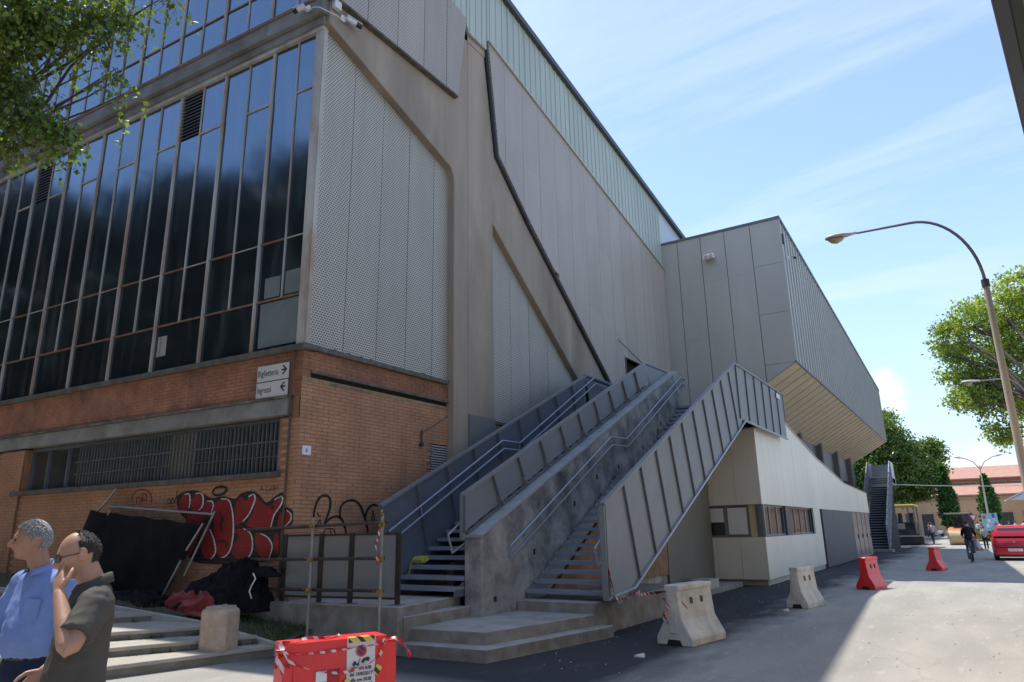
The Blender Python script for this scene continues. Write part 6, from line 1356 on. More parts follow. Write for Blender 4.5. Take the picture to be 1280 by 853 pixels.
mb = MB(); mb.box((-3.2, Y0+5.2, 5.0), (34, Y0+13, 7.4)); mb.build('wall', redwall, OB)
mb = MB(); mb.hexa([(-3.9, Y0+4.6, 7.35), (34.5, Y0+4.6, 7.35), (34.5, Y0+10, 9.2), (-3.9, Y0+10, 9.2)], [(-3.9, Y0+4.6, 7.5), (34.5, Y0+4.6, 7.5), (34.5, Y0+10, 9.35), (-3.9, Y0+10, 9.35)]); mb.build('roof', tile, OB)
mb = MB(); mb.box((-5.2, Y0+6, 6), (-4.3, Y0+7.5, 9.0)); mb.build('chimney', redwall, rf)
pane_b = mat('far_glass', (.12, .14, .17), .1, .1, 1); ddark = mat('dark_doorway', (.05, .05, .05), .6)
for k in range(8):
    x = -1.8+k*3.3
    mb = MB(); mb.box((x, Y0+5.1, 5.7), (x+2.6, Y0+5.19, 7.0)); w_ = mb.build('window', stone, OB)
    for q in range(3):
        mb = MB(); mb.box((x+.1+q*.82, Y0+5.05, 5.8), (x+.82+q*.82, Y0+5.1, 6.9)); mb.build('pane', pane_b, w_)
for k in range(9):
    x = -14+k*4.4-1.0
    mb = MB(); mb.box((x-.2, Y0-.06, 0), (x+1.6, Y0, 3.0)); d_ = mb.build('door', stone, OB); mb = MB(); mb.box((x, Y0-.08, 0), (x+1.4, Y0-.05, 2.8)); mb.build('leaf', ddark, d_)
    mb = MB(); mb.box((x+2.4, Y0-.06, 1.3), (x+3.4, Y0, 3.0)); w_ = mb.build('window', stone, OB); mb = MB(); mb.box((x+2.5, Y0-.08, 1.4), (x+3.3, Y0-.05, 2.9)); mb.build('pane', pane_b, w_)
GS = thing('shed', 'pale grey pitched shed roof standing before the orange building at right', 'shed', (9, 104, 0))
mb = MB(); mb.box((5.5, 102, 0), (16, 107, 3.3)); mb.build('wall', orange, GS)
mb = MB(); mb.prism_y([(3.2, 4.0), (7.2, 6.0), (17, 6.6), (17, 6.7), (7.2, 6.15), (3.2, 4.15)], 101.6, 107.4); mb.prism_y([(3.6, 4.05), (7.2, 5.95), (16, 6.5), (16, 4.0)], 101.8, 102); mb.build('roof', mat('pale_sheet', (.50, .53, .58), .4), GS)
# low hedge, sign boards
def hedge(name, lab, c, r_, seed, lm=pop_leaf, n=900, leaf=.3):
    g = np.random.default_rng(seed); P_ = g.normal(size=(n, 3)); P_ /= np.linalg.norm(P_, axis=1)[:, None]; P_ = np.array(c)+P_*np.array(r_)*(.7+.35*g.random(n))[:, None]; P_[:, 2] = np.abs(P_[:, 2]); me = leaves_mesh(name, P_, leaf, g, -.4); me.materials.append(lm); return tag(link(me, name), lab, 'shrub')
bright_leaf = leafmat('shrub_leaves', (.13, .22, .03), .5)
hedge('shrub', 'low bright green shrub below the blue notice board', (1.0, 76, .1), (1.5, .9, 1.1), 3, bright_leaf)
hedge('shrub', 'green shrub right of the blue notice board', (2.6, 77, .1), (.9, .8, 1.0), 4, bright_leaf, 500)
NB_ = thing('notice_board', 'pale blue notice board on posts beside the shrub', 'notice board', (1.1, 74, 0))
mb = MB(); mb.box((.35, 73.95, .9), (1.5, 74.0, 2.35)); mb.build('board', mat('blue_board', (.20, .42, .55), .5, .15, 5, stain=(.6, .65, .7), stain_amt=.6), NB_)
for x in (.45, .95, 1.4):
    mb = MB(); mb.box((x-.03, 74.01, 0), (x+.03, 74.07, 2.45)); mb.build('post', galv, NB_)
for k, (x, z, c) in enumerate([(.45, 1.9, 'r'), (.75, 1.6, 'w'), (1.1, 2.0, 'b'), (.6, 1.2, 'w'), (1.2, 1.3, 'r')]):
    mb = MB(); mb.box((x, 73.93, z), (x+.2, 73.948, z+.28)); mb.build('poster', {'r': mat('poster_red', (.5, .08, .1), .6), 'w': white_pl, 'b': mat('poster_blue', (.05, .1, .35), .6)}[c], NB_)
YS = thing('give_way_sign', 'white and red triangular give way sign', 'road sign', (-.25, 78, 0))
mb = MB(); mb.box((-.27, 78, 0), (-.23, 78.04, 2.3)); mb.build('post', galv, YS)
mb = MB(); mb.prism_y([(-.6, 2.3), (.1, 2.3), (-.25, 1.65)], 77.95, 77.99); mb.build('plate', mat('sign_red', (.5, .03, .03), .5), YS)
mb = MB(); mb.prism_y([(-.47, 2.23), (-.03, 2.23), (-.25, 1.82)], 77.93, 77.949); mb.build('face', white_pl, YS)
# cable across the street
mb = MB(); P0, P1 = Vector((-4.6, 58, 4.35)), Vector((14, 95, 6.0)); mb.tube([P0.lerp(P1, k/12)+Vector((0, 0, -.5*math.sin(PI*k/12))) for k in range(13)], .03, 5); tag(mb.build('overhead_cable', mat('cable_grey', (.35, .37, .33), .6)), 'overhead cable strung from the far staircase across the street', 'cable')
# ------------------------------------------------------------------ far staircase
FS = thing('far_staircase', 'far steel staircase beside the street with pale grey parapets', 'staircase', (-5, 50, 0))
nst = 30
for i in range(nst):
    y = 49.9+i*.27; z = .17+i*.163
    mb = MB(); mb.box((-6.15, y, z-.07), (-4.75, y+.3, z)); mb.build('tread', tread_m, FS)
for x0, x1, nm in ((-4.75, -4.7, 'parapet'), (-6.2, -6.15, 'parapet')):
    mb = MB(); mb.prism_x([(49.6, .15), (49.6, 1.6), (58, 6.05), (60.5, 6.05), (60.5, 4.5), (58, 4.5), (50.1, .15)], x0, x1); pf = mb.build(nm, steel_light if x0 > -5 else steel, FS)
    for k in range(12):
        y = 49.6+k*.75; mb = MB(); mb.prism_x([(y, 1.6+(y-49.6)*.53-1.5), (y+.05, 1.6+(y-49.6)*.53-1.48), (y+.05, 1.6+(y-49.6)*.53), (y, 1.6+(y-49.6)*.53)], x1, x1+.05); mb.build('rib', steel, pf)
mb = MB(); mb.box((-6.2, 58, 4.4), (-4.7, 61, 4.85)); mb.build('landing', steel, FS); mb = MB(); mb.box((-6.2, 60.9, 4.85), (-4.7, 60.95, 6.0)); mb.build('parapet', steel, FS)
mb = MB(); mb.box((-6.5, 49.0, 0), (-4.5, 50.2, .14)); mb.build('concrete_pad', step_concrete, FS)
mb = MB(); mb.prism_x([(50.6, 0), (58, 4.3), (58, 0)], -6.1, -4.8); mb.build('undercroft_shade', dark_m, FS)  # near-black wedge stands in for the shade beneath the treads
# ------------------------------------------------------------------ vehicles
tyre = mat('tyre_rubber', (.02, .02, .02), .85, .1, 8); chrome = mat('dull_rim', (.35, .35, .36), .35, .05, 5, metal=.7); lampred = mat('tail_lamp', (.45, .01, .01), .2); carglass = mat('car_glass', (.03, .04, .05), .05, .1, 2, spec=.9)
def wheel(parent, c, r_, w_, axis='x', rimm=None):
    c = Vector(c); d = Vector((1, 0, 0)) if axis == 'x' else Vector((0, 1, 0)); mb = MB(); mb.tube([c-d*w_/2, c-d*w_*.42, c+d*w_*.42, c+d*w_/2], [r_*.9, r_, r_, r_*.9], 20); t_ = mb.build('wheel', tyre, parent, smooth=True)
    mb = MB(); mb.tube([c-d*(w_/2+.005), c+d*(w_/2+.005)], r_*.6, 14); mb.build('rim', rimm or chrome, t_, smooth=True); return t_
def car(x0, y0, paint):
    t_ = thing('parked_car', 'small red hatchback seen from behind at the right edge of the street', 'car', (x0+.8, y0+1.8, 0))
    # stations along y: (y, half width low, half width top, z low, z belt, z top)
    cx = x0+.80
    def ring(y, hw, zb, zt, r_=.08, top_in=0.0):
        return [(cx-hw+.03, y, zb), (cx-hw, y, zb+.12), (cx-hw-.005, y, (zb+zt)/2), (cx-hw+top_in+.01, y, zt-r_), (cx-hw+top_in+r_*.8, y, zt), (cx+hw-top_in-r_*.8, y, zt), (cx+hw-top_in-.01, y, zt-r_), (cx+hw+.005, y, (zb+zt)/2), (cx+hw, y, zb+.12), (cx+hw-.03, y, zb)]
    mb = MB(); mb.rings([ring(y0, .66, .32, .86), ring(y0+.06, .76, .24, .93), ring(y0+.5, .80, .20, .96), ring(y0+1.8, .81, .20, .94), ring(y0+2.9, .80, .20, .92), ring(y0+3.4, .76, .22, .78), ring(y0+3.62, .62, .28, .62)]); mb.build('body', paint, t_, smooth=True)
    mb = MB(); mb.rings([ring(y0+.10, .72, .90, 1.0, .03, .02), ring(y0+.28, .71, .90, 1.30, .06, .10), ring(y0+.5, .71, .90, 1.44, .07, .14), ring(y0+1.2, .72, .90, 1.49, .07, .15), ring(y0+1.9, .72, .90, 1.44, .07, .15), ring(y0+2.7, .72, .90, .96, .03, .02)]); mb.build('cabin', paint, t_, smooth=True)
    mb = MB(); mb.hexa([(cx-.60, y0+.115, 1.0), (cx+.60, y0+.115, 1.0), (cx+.60, y0+.15, 1.0), (cx-.60, y0+.15, 1.0)], [(cx-.52, y0+.315, 1.37), (cx+.52, y0+.315, 1.37), (cx+.52, y0+.35, 1.37), (cx-.52, y0+.35, 1.37)]); mb.build('rear_window', carglass, t_)
    for sg in (-1, 1):
        mb = MB(); mb.prism_x([(y0+.45, .98), (y0+.65, 1.36), (y0+1.9, 1.38), (y0+2.45, 1.0)], cx+sg*.70-.01, cx+sg*.70+.01); mb.build('side_window', carglass, t_)
        mb = MB(); mb.box((cx+sg*.70-.06, y0-.015, .66), (cx+sg*.70+.06, y0+.12, .93)); mb.build('tail_light', lampred, t_, bevel=.015)
        mb = MB(); mb.box((cx+sg*.84-.08, y0+2.1, .98), (cx+sg*.84+.08, y0+2.22, 1.10)); mb.build('mirror', paint, t_, bevel=.02)
        for y in (y0+.62, y0+2.95): wheel(t_, (cx+sg*.70, y, .29), .29, .18)
    mb = MB(); mb.rings([ring(y0-.06, .70, .26, .52, .04), ring(y0+.0, .76, .22, .56, .04), ring(y0+.15, .78, .22, .56, .04)]); mb.build('bumper', paint, t_, smooth=True)
    mb = MB(); mb.box((cx-.74, y0-.05, .565), (cx+.74, y0+.05, .60)); mb.build('trim_strip', trim_dark, t_)
    mb = MB(); mb.box((cx-.26, y0-.085, .40), (cx+.26, y0-.06, .51)); pl = mb.build('number_plate', white_pl, t_)
    text_obj('CV 813 KL', .09, (cx-.23, y0-.087, .42), (1, 0, 0), (0, 0, 1), ink, pl, xs=.95)
    mb = MB(); mb.tube([(cx, y0+.0, .80), (cx, y0-.03, .80)], .05, 12); mb.build('badge', chrome, t_)
    mb = MB(); mb.tube([(cx+.0, y0+.10, .99), (cx-.2, y0+.19, 1.14)], .012, 5); mb.build('wiper', trim_dark, t_)
    mb = MB(); mb.box((cx-.7, y0+.1, .16), (cx+.7, y0+3.3, .24)); mb.build('underbody', dark_m, t_)
car(.40, 38.4, mat('red_car_paint', (.50, .012, .03), .25, .04, 2, spec=.7))
# asphalt paver
mblack = mat('machine_black', (.03, .03, .03), .6, .3, 3); myel = mat('machine_yellow', (.55, .38, .04), .5, .1, 3); msteel = mat('machine_grey', (.22, .21, .20), .5, .2, 3)
PV = thing('asphalt_paver', 'black asphalt paving machine with a yellow canopy beside the far staircase', 'paver', (-5.2, 66, 0))
mb = MB(); mb.box((-6.5, 65.6, 2.95), (-4.0, 69.5, 3.12)); mb.build('canopy', myel, PV, bevel=.04)
for x in (-6.3, -4.15):
    for y in (65.8, 69.2):
        mb = MB(); mb.box((x-.05, y-.05, 1.0), (x+.05, y+.05, 2.97)); mb.build('canopy_post', msteel, PV)
mb = MB(); mb.prism_x([(65.6, .35), (65.9, 1.2), (66.4, 1.7), (68.4, 1.75), (69.8, 1.3), (70.4, .5)], -6.3, -4.2); mb.build('body', mblack, PV, bevel=.05)
mb = MB(); mb.box((-6.7, 64.6, .08), (-3.7, 65.5, .62)); mb.build('screed', mblack, PV, bevel=.03)
mb = MB(); mb.box((-6.7, 64.5, .62), (-3.7, 65.6, .70)); mb.build('walkway', msteel, PV)
for x in (-6.2, -5.2, -4.4):
    mb = MB(); mb.box((x-.16, 65.7, 1.7), (x+.16, 66.1, 2.1)); mb.box((x-.16, 66.1, 1.7), (x+.16, 66.2, 2.45)); mb.build('seat', mblack, PV, bevel=.03)
for x in (-6.6, -3.85):
    mb = MB(); mb.tube([(x, 64.6, .7), (x, 64.6, 1.6), (x, 65.5, 1.6), (x, 65.5, .7)], .025, 6); mb.build('guard_rail', msteel, PV)
for x in (-6.35, -4.2):
    mb = MB(); mb.prism_x([(66, .45), (66.2, .1), (69.6, .1), (69.9, .45), (69.5, .8), (66.3, .8)], x-.16, x+.16); mb.build('track', tyre, PV, bevel=.03)
mb = MB(); mb.box((-5.7, 65.5, 1.2), (-4.9, 65.62, 1.65)); mb.build('control_panel', msteel, PV, bevel=.02); mb = MB(); mb.tube([(-4.6, 66.5, 1.7), (-4.6, 66.5, 2.9)], .06, 8); mb.build('exhaust', msteel, PV)
# road roller
RL = thing('road_roller', 'orange and cream road roller with a flat canopy in the far street', 'road roller', (-1.3, 65, 0))
cream = mat('machine_cream', (.50, .38, .22), .5, .1, 3); morange = mat('machine_orange', (.60, .22, .08), .5, .1, 3)
mb = MB(); mb.box((-2.1, 65, 2.28), (-.45, 67.2, 2.36)); mb.build('canopy', msteel, RL, bevel=.02)
for x in (-1.95, -.6):
    for y in (65.2, 67.0):
        mb = MB(); mb.box((x-.04, y-.04, 1.1), (x+.04, y+.04, 2.3)); mb.build('canopy_post', mblack, RL)
mb = MB(); mb.prism_x([(64.4, .55), (64.4, 1.12), (65.2, 1.25), (67.2, 1.3), (67.2, .5)], -2.0, -.5); mb.build('body', morange, RL, bevel=.05)
for y in (64.6, 67.4):
    mb = MB(); mb.tube([(-2.0, y, .55), (-.5, y, .55)], .55, 22); mb.build('drum', cream, RL, smooth=True)
    mb = MB(); mb.box((-2.1, y-.5, .5), (-2.02, y+.5, 1.0)); mb.box((-.48, y-.5, .5), (-.4, y+.5, 1.0)); mb.build('drum_frame', cream, RL, bevel=.02)
mb = MB(); mb.box((-1.6, 66, 1.25), (-.9, 66.4, 1.65)); mb.box((-1.6, 66.4, 1.25), (-.9, 66.5, 2.0)); mb.build('seat', mblack, RL, bevel=.03); mb = MB(); mb.tube([(-1.25, 65.5, 1.25), (-1.25, 65.6, 1.7)], .03, 6); mb.tube([(-1.25+.2*math.cos(k*PI/4), 65.6, 1.7+.2*math.sin(k*PI/4)) for k in range(8)], .018, 5, True); mb.build('steering_wheel', mblack, RL)
b5 = (.05, 52, 0); jersey('plastic_barrier', 'red plastic barrier half hidden behind the cyclist', b5, .2, 1.0, .5, .85, red_pl, 'red plastic barriers', False, False)
# ------------------------------------------------------------------ people
def remeshed(mb, vox, smooth_it=3, factor=.5):
    me = bpy.data.meshes.new('tmp'); me.from_pydata(mb.v, [], mb.f); bm = bmesh.new(); bm.from_mesh(me); bmesh.ops.recalc_face_normals(bm, faces=bm.faces); bm.to_mesh(me); bm.free()
    o = bpy.data.objects.new('tmp', me)
    r_ = o.modifiers.new('r', 'REMESH'); r_.mode = 'VOXEL'; r_.voxel_size = vox; r_.use_smooth_shade = True
    s_ = o.modifiers.new('s', 'SMOOTH'); s_.iterations = smooth_it; s_.factor = factor
    res = evaluated_mesh(o); bpy.data.meshes.remove(me)
    return res
def limb(mb, pts, rs, n=12):
    """tapered limb, closed with rounded ends"""
    pts = [Vector(p) for p in pts]; d0 = (pts[0]-pts[1]).normalized(); d1 = (pts[-1]-pts[-2]).normalized()
    P_ = [pts[0]+d0*rs[0]*.8, pts[0]+d0*rs[0]*.45]+pts+[pts[-1]+d1*rs[-1]*.45, pts[-1]+d1*rs[-1]*.8]
    mb.tube(P_, [rs[0]*.35, rs[0]*.8]+list(rs)+[rs[-1]*.8, rs[-1]*.35], n)
def dense(pts, rs, k=4):
    P_ = smooth3(pts, k); n = len(pts); out_ = []
    for i in range(n-1):
        for j in range(k): t = j/k; out_.append(rs[i]+(rs[i+1]-rs[i])*t)
    return P_, out_+[rs[-1]]
def ell_rings(mb, rows, n=22):
    """rows: (x, y, z, half depth x, half width y)"""
    mb.rings([[(x+hx*math.copysign(abs(math.cos(2*PI*k/n))**.85, math.cos(2*PI*k/n)), y+hy*math.copysign(abs(math.sin(2*PI*k/n))**.85, math.sin(2*PI*k/n)), z) for k in range(n)] for x, y, z, hx, hy in rows])
FACE = [(0, 3, .004, .10, .14), (0, -4, .011, .085, .10), (0, -10, .017, .085, .09), (0, -15, .021, .10, .075), (12, -16, .007, .07, .06), (-12, -16, .007, .07, .06), (18, 13, .006, .20, .09), (-18, 13, .006, .20, .09),
        (21, 2.5, -.009, .13, .10), (-21, 2.5, -.009, .13, .10), (21, 2, .004, .07, .05), (-21, 2, .004, .07, .05), (45, -10, .006, .25, .2), (-45, -10, .006, .25, .2), (0, -24.5, .006, .18, .05), (0, -28, -.004, .2, .028), (0, -31.5, .006, .15, .05), (0, -37, -.004, .16, .06), (0, -50, .014, .24, .16), (40, -48, .004, .3, .2), (-40, -48, .004, .3, .2)]
def head_pt(az, el, push=0.0):
    ca, sa, ce, se = math.cos(az), math.sin(az), math.cos(el), math.sin(el)
    x, y, z = ca*ce, sa*ce, se
    hx = .097 if x > 0 else .101; p = Vector((x*hx, y*.077, z*.120))
    if z < 0:
        p.y *= 1-.30*(-z)**1.3; 
        if x < 0: p.x *= 1-.42*(-z)
        else: p.x *= 1-.02*(-z)
    a = 0
    for az0, el0, am, s1, s2 in FACE:
        da = az-R(az0); da = (da+PI) % (2*PI)-PI; de = el-R(el0)
        if abs(da) < 1.2: a += am*math.exp(-(da/s1)**2*.5*(ce*ce)-(de/s2)**2*.5)
    n_ = Vector((x, y, z*.5)).normalized(); return p+n_*(a+push)
def head_geo(mb, M_, NA=72, NE=48):
    k = len(mb.v)
    for j in range(1, NE):
        el = -PI/2+PI*j/NE
        for i in range(NA): mb.v.append(tuple(M_ @ head_pt(-PI+2*PI*i/NA, el)))
    for j in range(NE-2):
        for i in range(NA): mb.f.append((k+j*NA+i, k+j*NA+(i+1) % NA, k+(j+1)*NA+(i+1) % NA, k+(j+1)*NA+i))
    mb.f.append(tuple(k+i for i in reversed(range(NA)))); mb.f.append(tuple(k+(NE-2)*NA+i for i in range(NA)))
    for sg in (-1, 1):       # ears
        e = MB(); rim_ = [(-.004+.016*math.cos(t)-.004*math.sin(t), 0, .0+.031*math.sin(t)) for t in [2*PI*q/12 for q in range(12)]]
        pts = [M_ @ Vector((-.012+x, sg*(.079+.010*(.5-x*20)), z+.0)) for x, _, z in rim_]
        mb.tube(pts, .0055, 6, True); mb.tube([M_ @ Vector((.0, sg*.070, -.02)), M_ @ Vector((-.010, sg*.082, 0)), M_ @ Vector((-.012, sg*.078, .018))], [.014, .012, .012], 6)
def hand_geo(mb, wrist, d, palm_n, side, curl=.5, L_=.185, grip=1.0, spread=1.0):
    """wrist point, direction of the fingers, palm normal; side: +1 thumb along d x n"""
    w_ = Vector(wrist); d = Vector(d).normalized(); n = Vector(palm_n); n = (n-d*n.dot(d)).normalized(); s = d.cross(n)*side
    pl = L_*.48
    rg = []
    for t, hw, ht in ((-.05, .024, .019), (.25, .033, .018), (.6, .041, .016), (1.0, .042, .013)):
        c = w_+d*pl*t; rg.append([c+s*hw*math.cos(2*PI*k/12)+n*ht*math.sin(2*PI*k/12) for k in range(12)])
    mb.rings(rg)
    for k, (o_, fl, r_) in enumerate(((.031, .88, .0085), (.011, 1.0, .0088), (-.010, .93, .0084), (-.029, .74, .0075))):
        p = w_+d*pl*.93+s*o_; dd = (d+s*o_*2.2*spread).normalized(); c = curl*(1+.12*k); pts = [p]; seg = [.42, .33, .25]; a = 0
        for q in seg:
            a += c; v = dd*math.cos(a)+n*math.sin(a); pts.append(pts[-1]+v*q*L_*.50*fl)
        limb(mb, pts, [r_*1.1, r_, r_*.92, r_*.8], 8)
    p = w_+d*pl*.2+s*.024; t1 = p+(d*.6+s*.75+n*.3).normalized()*.040; t2 = t1+(d*.9+s*.35+n*.3*grip).normalized()*.034; t3 = t2+(d*.95+s*.05+n*.35*grip).normalized()*.026
    limb(mb, [p, t1, t2, t3], [.013, .0115, .010, .008], 8)
def skin_mat(name, col):
    M = mat(name, col, .5, .07, 25, bump=.06, bscale=300, stain=tuple(c*.8 for c in col), stain_amt=.3); b = M.node_tree.nodes['Principled BSDF']; b.inputs['Subsurface Weight'].default_value = .08; b.inputs['Subsurface Scale'].default_value = .01; return M
def apply_wrinkles(me, amp, sc, st=(1, 1, 1)):
    n = len(me.vertices); co = np.empty(3*n, np.float32); me.vertices.foreach_get('co', co); co = co.reshape(-1, 3); no = np.empty(3*n, np.float32); me.vertex_normals.foreach_get('vector', no); no = no.reshape(-1, 3)
    q = np.array([noise.ridged_multi_fractal(Vector((c[0]*sc*st[0], c[1]*sc*st[1], c[2]*sc*st[2])), 1, 2, 3, 1, 2) for c in co])
    me.vertices.foreach_set('co', (co+no*(amp*(q-1.1))[:, None]).astype(np.float32).ravel()); me.update()
def place_mesh(me, M_, name, material, parent):
    me.transform(M_); me.materials.clear(); me.materials.append(material); me.name = name
    for p in me.polygons: p.use_smooth = True
    return link(me, name, parent)
def frame(origin, fwd):
    f_ = Vector(fwd); f_.z = 0; f_.normalize(); l_ = Vector((0, 0, 1)).cross(f_); o = Vector(origin)
    return Matrix(((f_.x, l_.x, 0, o.x), (f_.y, l_.y, 0, o.y), (0, 0, 1, o.z), (0, 0, 0, 1)))
IL = -Vector(R0); TOC = -Vector(Fh)            # towards picture left, towards the camera
def legs_geo(skin, trs, hipx=0.0, stride=.32, up=.0):
    for sg, st in ((1, stride), (-1, -stride)):
        hip = Vector((hipx, sg*.095, .92)); kn = Vector((hipx+st*.55+.03, sg*.10, .50)); an = Vector((hipx+st-(.10 if st < 0 else 0), sg*.10, .09+(.05 if st < 0 else 0)))
        limb(skin, [hip, kn, an, an+Vector((.12, 0, -.05))], [.08, .055, .04, .035])
        p, r_ = dense([hip+Vector((0, 0, .03)), (hip+kn)/2, kn, (kn+an)/2, an+Vector((0, 0, -.01))], [.105, .095, .075, .068, .062]); limb(trs, p, r_, 14)
def strands(M_, region, n, length, rs_, seed, width=.0022, lift=.012):
    """short locks lying on the scalp"""
    rr = random.Random(seed); mb = MB(); k = 0
    while k < n:
        az, el = rr.uniform(-PI, PI), rr.uniform(-1.0, 1.55)
        if not region(az, el): continue
        k += 1; pts = []; l_ = length*rr.uniform(.6, 1.2); ang = rr.gauss(0, .35)
        for q in range(4):
            t = q/3; pts.append(M_ @ head_pt(az+rs_[0]*t*l_*10+ang*t*.15*(1 if az > 0 else -1), el+rs_[1]*t*l_*10, .006+lift*math.sin(t*2.2)*rr.uniform(.6, 1.2)))
        mb.tube(pts, [width, width*.9, width*.7, width*.3], 3)
    return mb
def person_man(name_, lab, origin, fwd, spec):
    t_ = thing('person', lab, 'person', origin); Mw = frame(origin, fwd)
    skin = MB(); sh = MB(); tr = MB()
    hc = Vector(spec['head']); hM = Matrix.Translation(hc) @ Matrix.Rotation(spec.get('yaw', 0), 4, 'Z') @ Matrix.Rotation(spec.get('pitch', 0), 4, 'Y') @ Matrix.Rotation(spec.get('roll', 0), 4, 'X') @ Matrix.Scale(.91, 4)
    head_geo(skin, hM)
    nb_ = Vector(spec['neck']); limb(skin, [nb_+Vector((-.01, 0, -.06)), nb_, hc+Vector((-.035, 0, -.055))], [.062, .056, .056], 14)
    tx = spec['torso']      # rows
    ell_rings(skin, [(x, y, z, hx*.86, hy*.88) for x, y, z, hx, hy in tx])
    ell_rings(sh, tx)
    for arm in spec['arms']:
        S_, E_, W_ = (Vector(q) for q in arm['pts']); sl = arm['sleeve']
        p, r_ = dense([S_, S_.lerp(E_, .5), E_, E_.lerp(W_, .45), W_], [.050, .046, .038, .038, .026]); limb(skin, p, r_, 14)
        limb(sh, [S_+Vector((0, -.03 if S_.y > 0 else .03, .005)), S_+Vector((0, 0, -.03))], [.083, .080], 16)
        if sl <= 1:
            p, r_ = dense([S_+Vector((0, 0, .0)), S_.lerp(E_, sl*.5), S_.lerp(E_, sl)], [.072, .074, .078]); sh.tube(p, r_, 16)
        else:
            p, r_ = dense([S_, S_.lerp(E_, .5), E_, E_.lerp(W_, .5), E_.lerp(W_, .92)], [.070, .062, .055, .050, .042]); limb(sh, p, r_, 14)
        hand_geo(skin, W_, arm['hd'], arm['hn'], arm.get('side', 1), arm.get('curl', .4), spread=arm.get('spread', .5))
    legs_geo(skin, tr, spec.get('hipx', 0))
    ell_rings(tr, [(spec.get('hipx', 0), 0, .84, .10, .15), (spec.get('hipx', 0), 0, .92, .125, .18), (spec.get('hipx', 0), 0, 1.0, .12, .172), (spec.get('hipx', 0), 0, spec['belt'], .118, .168)])
    me = remeshed(skin, .0058, 2, .4); place_mesh(me, Mw, 'body', spec['skin'], t_)
    me = remeshed(sh, .009, 4); apply_wrinkles(me, .006, 7, (1, 1, .6)); apply_wrinkles(me, .0035, 18, (1, 1, .8)); place_mesh(me, Mw, 'shirt', spec['shirt'], t_)
    me = remeshed(tr, .014, 4); apply_wrinkles(me, .006, 7, (1, 1, .5)); place_mesh(me, Mw, 'trousers', spec['trousers'], t_)
    # belt, collar, shoes, hair
    x0, z0 = spec.get('hipx', 0), spec['belt']-.03
    mb = MB(); mb.rings([[(x0+.124*math.cos(a), .175*math.sin(a), z) for a in [2*PI*k/28 for k in range(28)]] for z in (z0-.018, z0+.018)]); place_mesh(mb.build('x', blk_pl).data, Mw, 'belt', spec['beltmat'], t_)
    mb = MB(); c0_ = nb_+Vector((0, 0, .005)); N_ = 30
    for k in range(N_+1):
        a = R(20)+R(320)*k/N_; ca, sa = math.cos(a), math.sin(a); h_ = .026+.012*(.5-.5*ca); lo = .064
        tip = max(0, ca)**3*.012
        for rr_, zz in ((lo, .0), (lo+.001, h_*.95), (lo+.010, h_*.92), (lo+.022+tip, h_*.1-.012)): mb.v.append((c0_.x+rr_*ca*1.0, c0_.y+rr_*sa*.98, c0_.z+zz-ca*.022))
    for k in range(N_):
        for q in range(3): mb.f.append((k*4+q, k*4+q+1, (k+1)*4+q+1, (k+1)*4+q))
    o = mb.build('x', blk_pl, fix=False); sm = o.modifiers.new('s', 'SOLIDIFY'); sm.thickness = .003; me = o.data; me.transform(Mw); me.materials.clear(); me.materials.append(spec['shirt'])
    for p in me.polygons: p.use_smooth = True
    o.name = 'collar'; o.parent = t_; o.location = -t_.location
    for ob in list(COL.objects):
        if ob.name.startswith('x') and ob.parent is None and ob.type == 'MESH' and (ob.name == 'x' or ob.name.startswith('x.')): bpy.data.objects.remove(ob, do_unlink=True)
    for sg, st in ((1, .32), (-1, -.32)):
        mb = MB(); ax = spec.get('hipx', 0)+st-(.10 if st < 0 else 0); zb = .0 if st > 0 else .05
        ell_rings(mb, [(ax+.06, sg*.10, zb+.005, .15, .048), (ax+.06, sg*.10, zb+.03, .152, .050), (ax+.04, sg*.10, zb+.07, .11, .045), (ax+.01, sg*.10, zb+.11, .06, .042)]); o = mb.build('shoe', spec['beltmat'], t_, smooth='all'); o.data.transform(Mw)
    reg = spec['hair']; mb = MB(); NA, NE = 90, 60; idx = {}
    for j in range(NE+1):
        for i in range(NA):
            az = -PI+2*PI*i/NA; el = -1.2+(PI/2+1.2)*j/NE
            if reg(az, el):
                n_ = noise.noise(Vector((az*5, el*6, spec['seed'])))*.5+noise.noise(Vector((az*14, el*9, spec['seed']+3)))*.4
                idx[(i, j)] = len(mb.v); mb.v.append(tuple(hM @ head_pt(az, el, spec['hair_t']*(1+(.55 if spec['hair_t'] > .005 else .15)*n_))))
    for j in range(NE):
        for i in range(NA):
            q = [(i, j), ((i+1) % NA, j), ((i+1) % NA, j+1), (i, j+1)]
            if all(a in idx for a in q): mb.f.append(tuple(idx[a] for a in q))
    o = mb.build('hair', spec['hairmat'], t_, smooth='all', fix=False); o.data.transform(Mw)
    st_ = strands(hM, reg, spec['nstr'], spec['hair_l'], spec['flow'], spec['seed'], lift=spec['hair_t']*1.2); o = st_.build('hair_strands', spec['hairmat2'], t_, kind='stuff', fix=False); o.data.transform(Mw)
    # eyebrows, lips, eyes
    def facial(pts, r_, nm, mm_):
        mb = MB(); mb.tube([hM @ head_pt(R(a), R(e), p_) for a, e, p_ in pts], r_, 6); o_ = mb.build(nm, mm_, t_, smooth=True); o_.data.transform(Mw)
    for sg in (-1, 1):
        facial([(sg*9, 10, .001), (sg*18, 13.5, .001), (sg*30, 10, .0)], .0028, 'eyebrow', spec['hairmat'])
        facial([(sg*16, 2, .001), (sg*21, 2.6, .002), (sg*26, 1.5, .001)], .0035, 'eye', mat('eye_dark', (.03, .02, .015), .15))
    facial([(-18, -28, -.001), (-8, -27.5, .002), (0, -28, .002), (8, -27.5, .002), (18, -28, -.001)], .003, 'lips', mat('lips', (.30, .10, .075), .5))
    return t_, hM, Mw
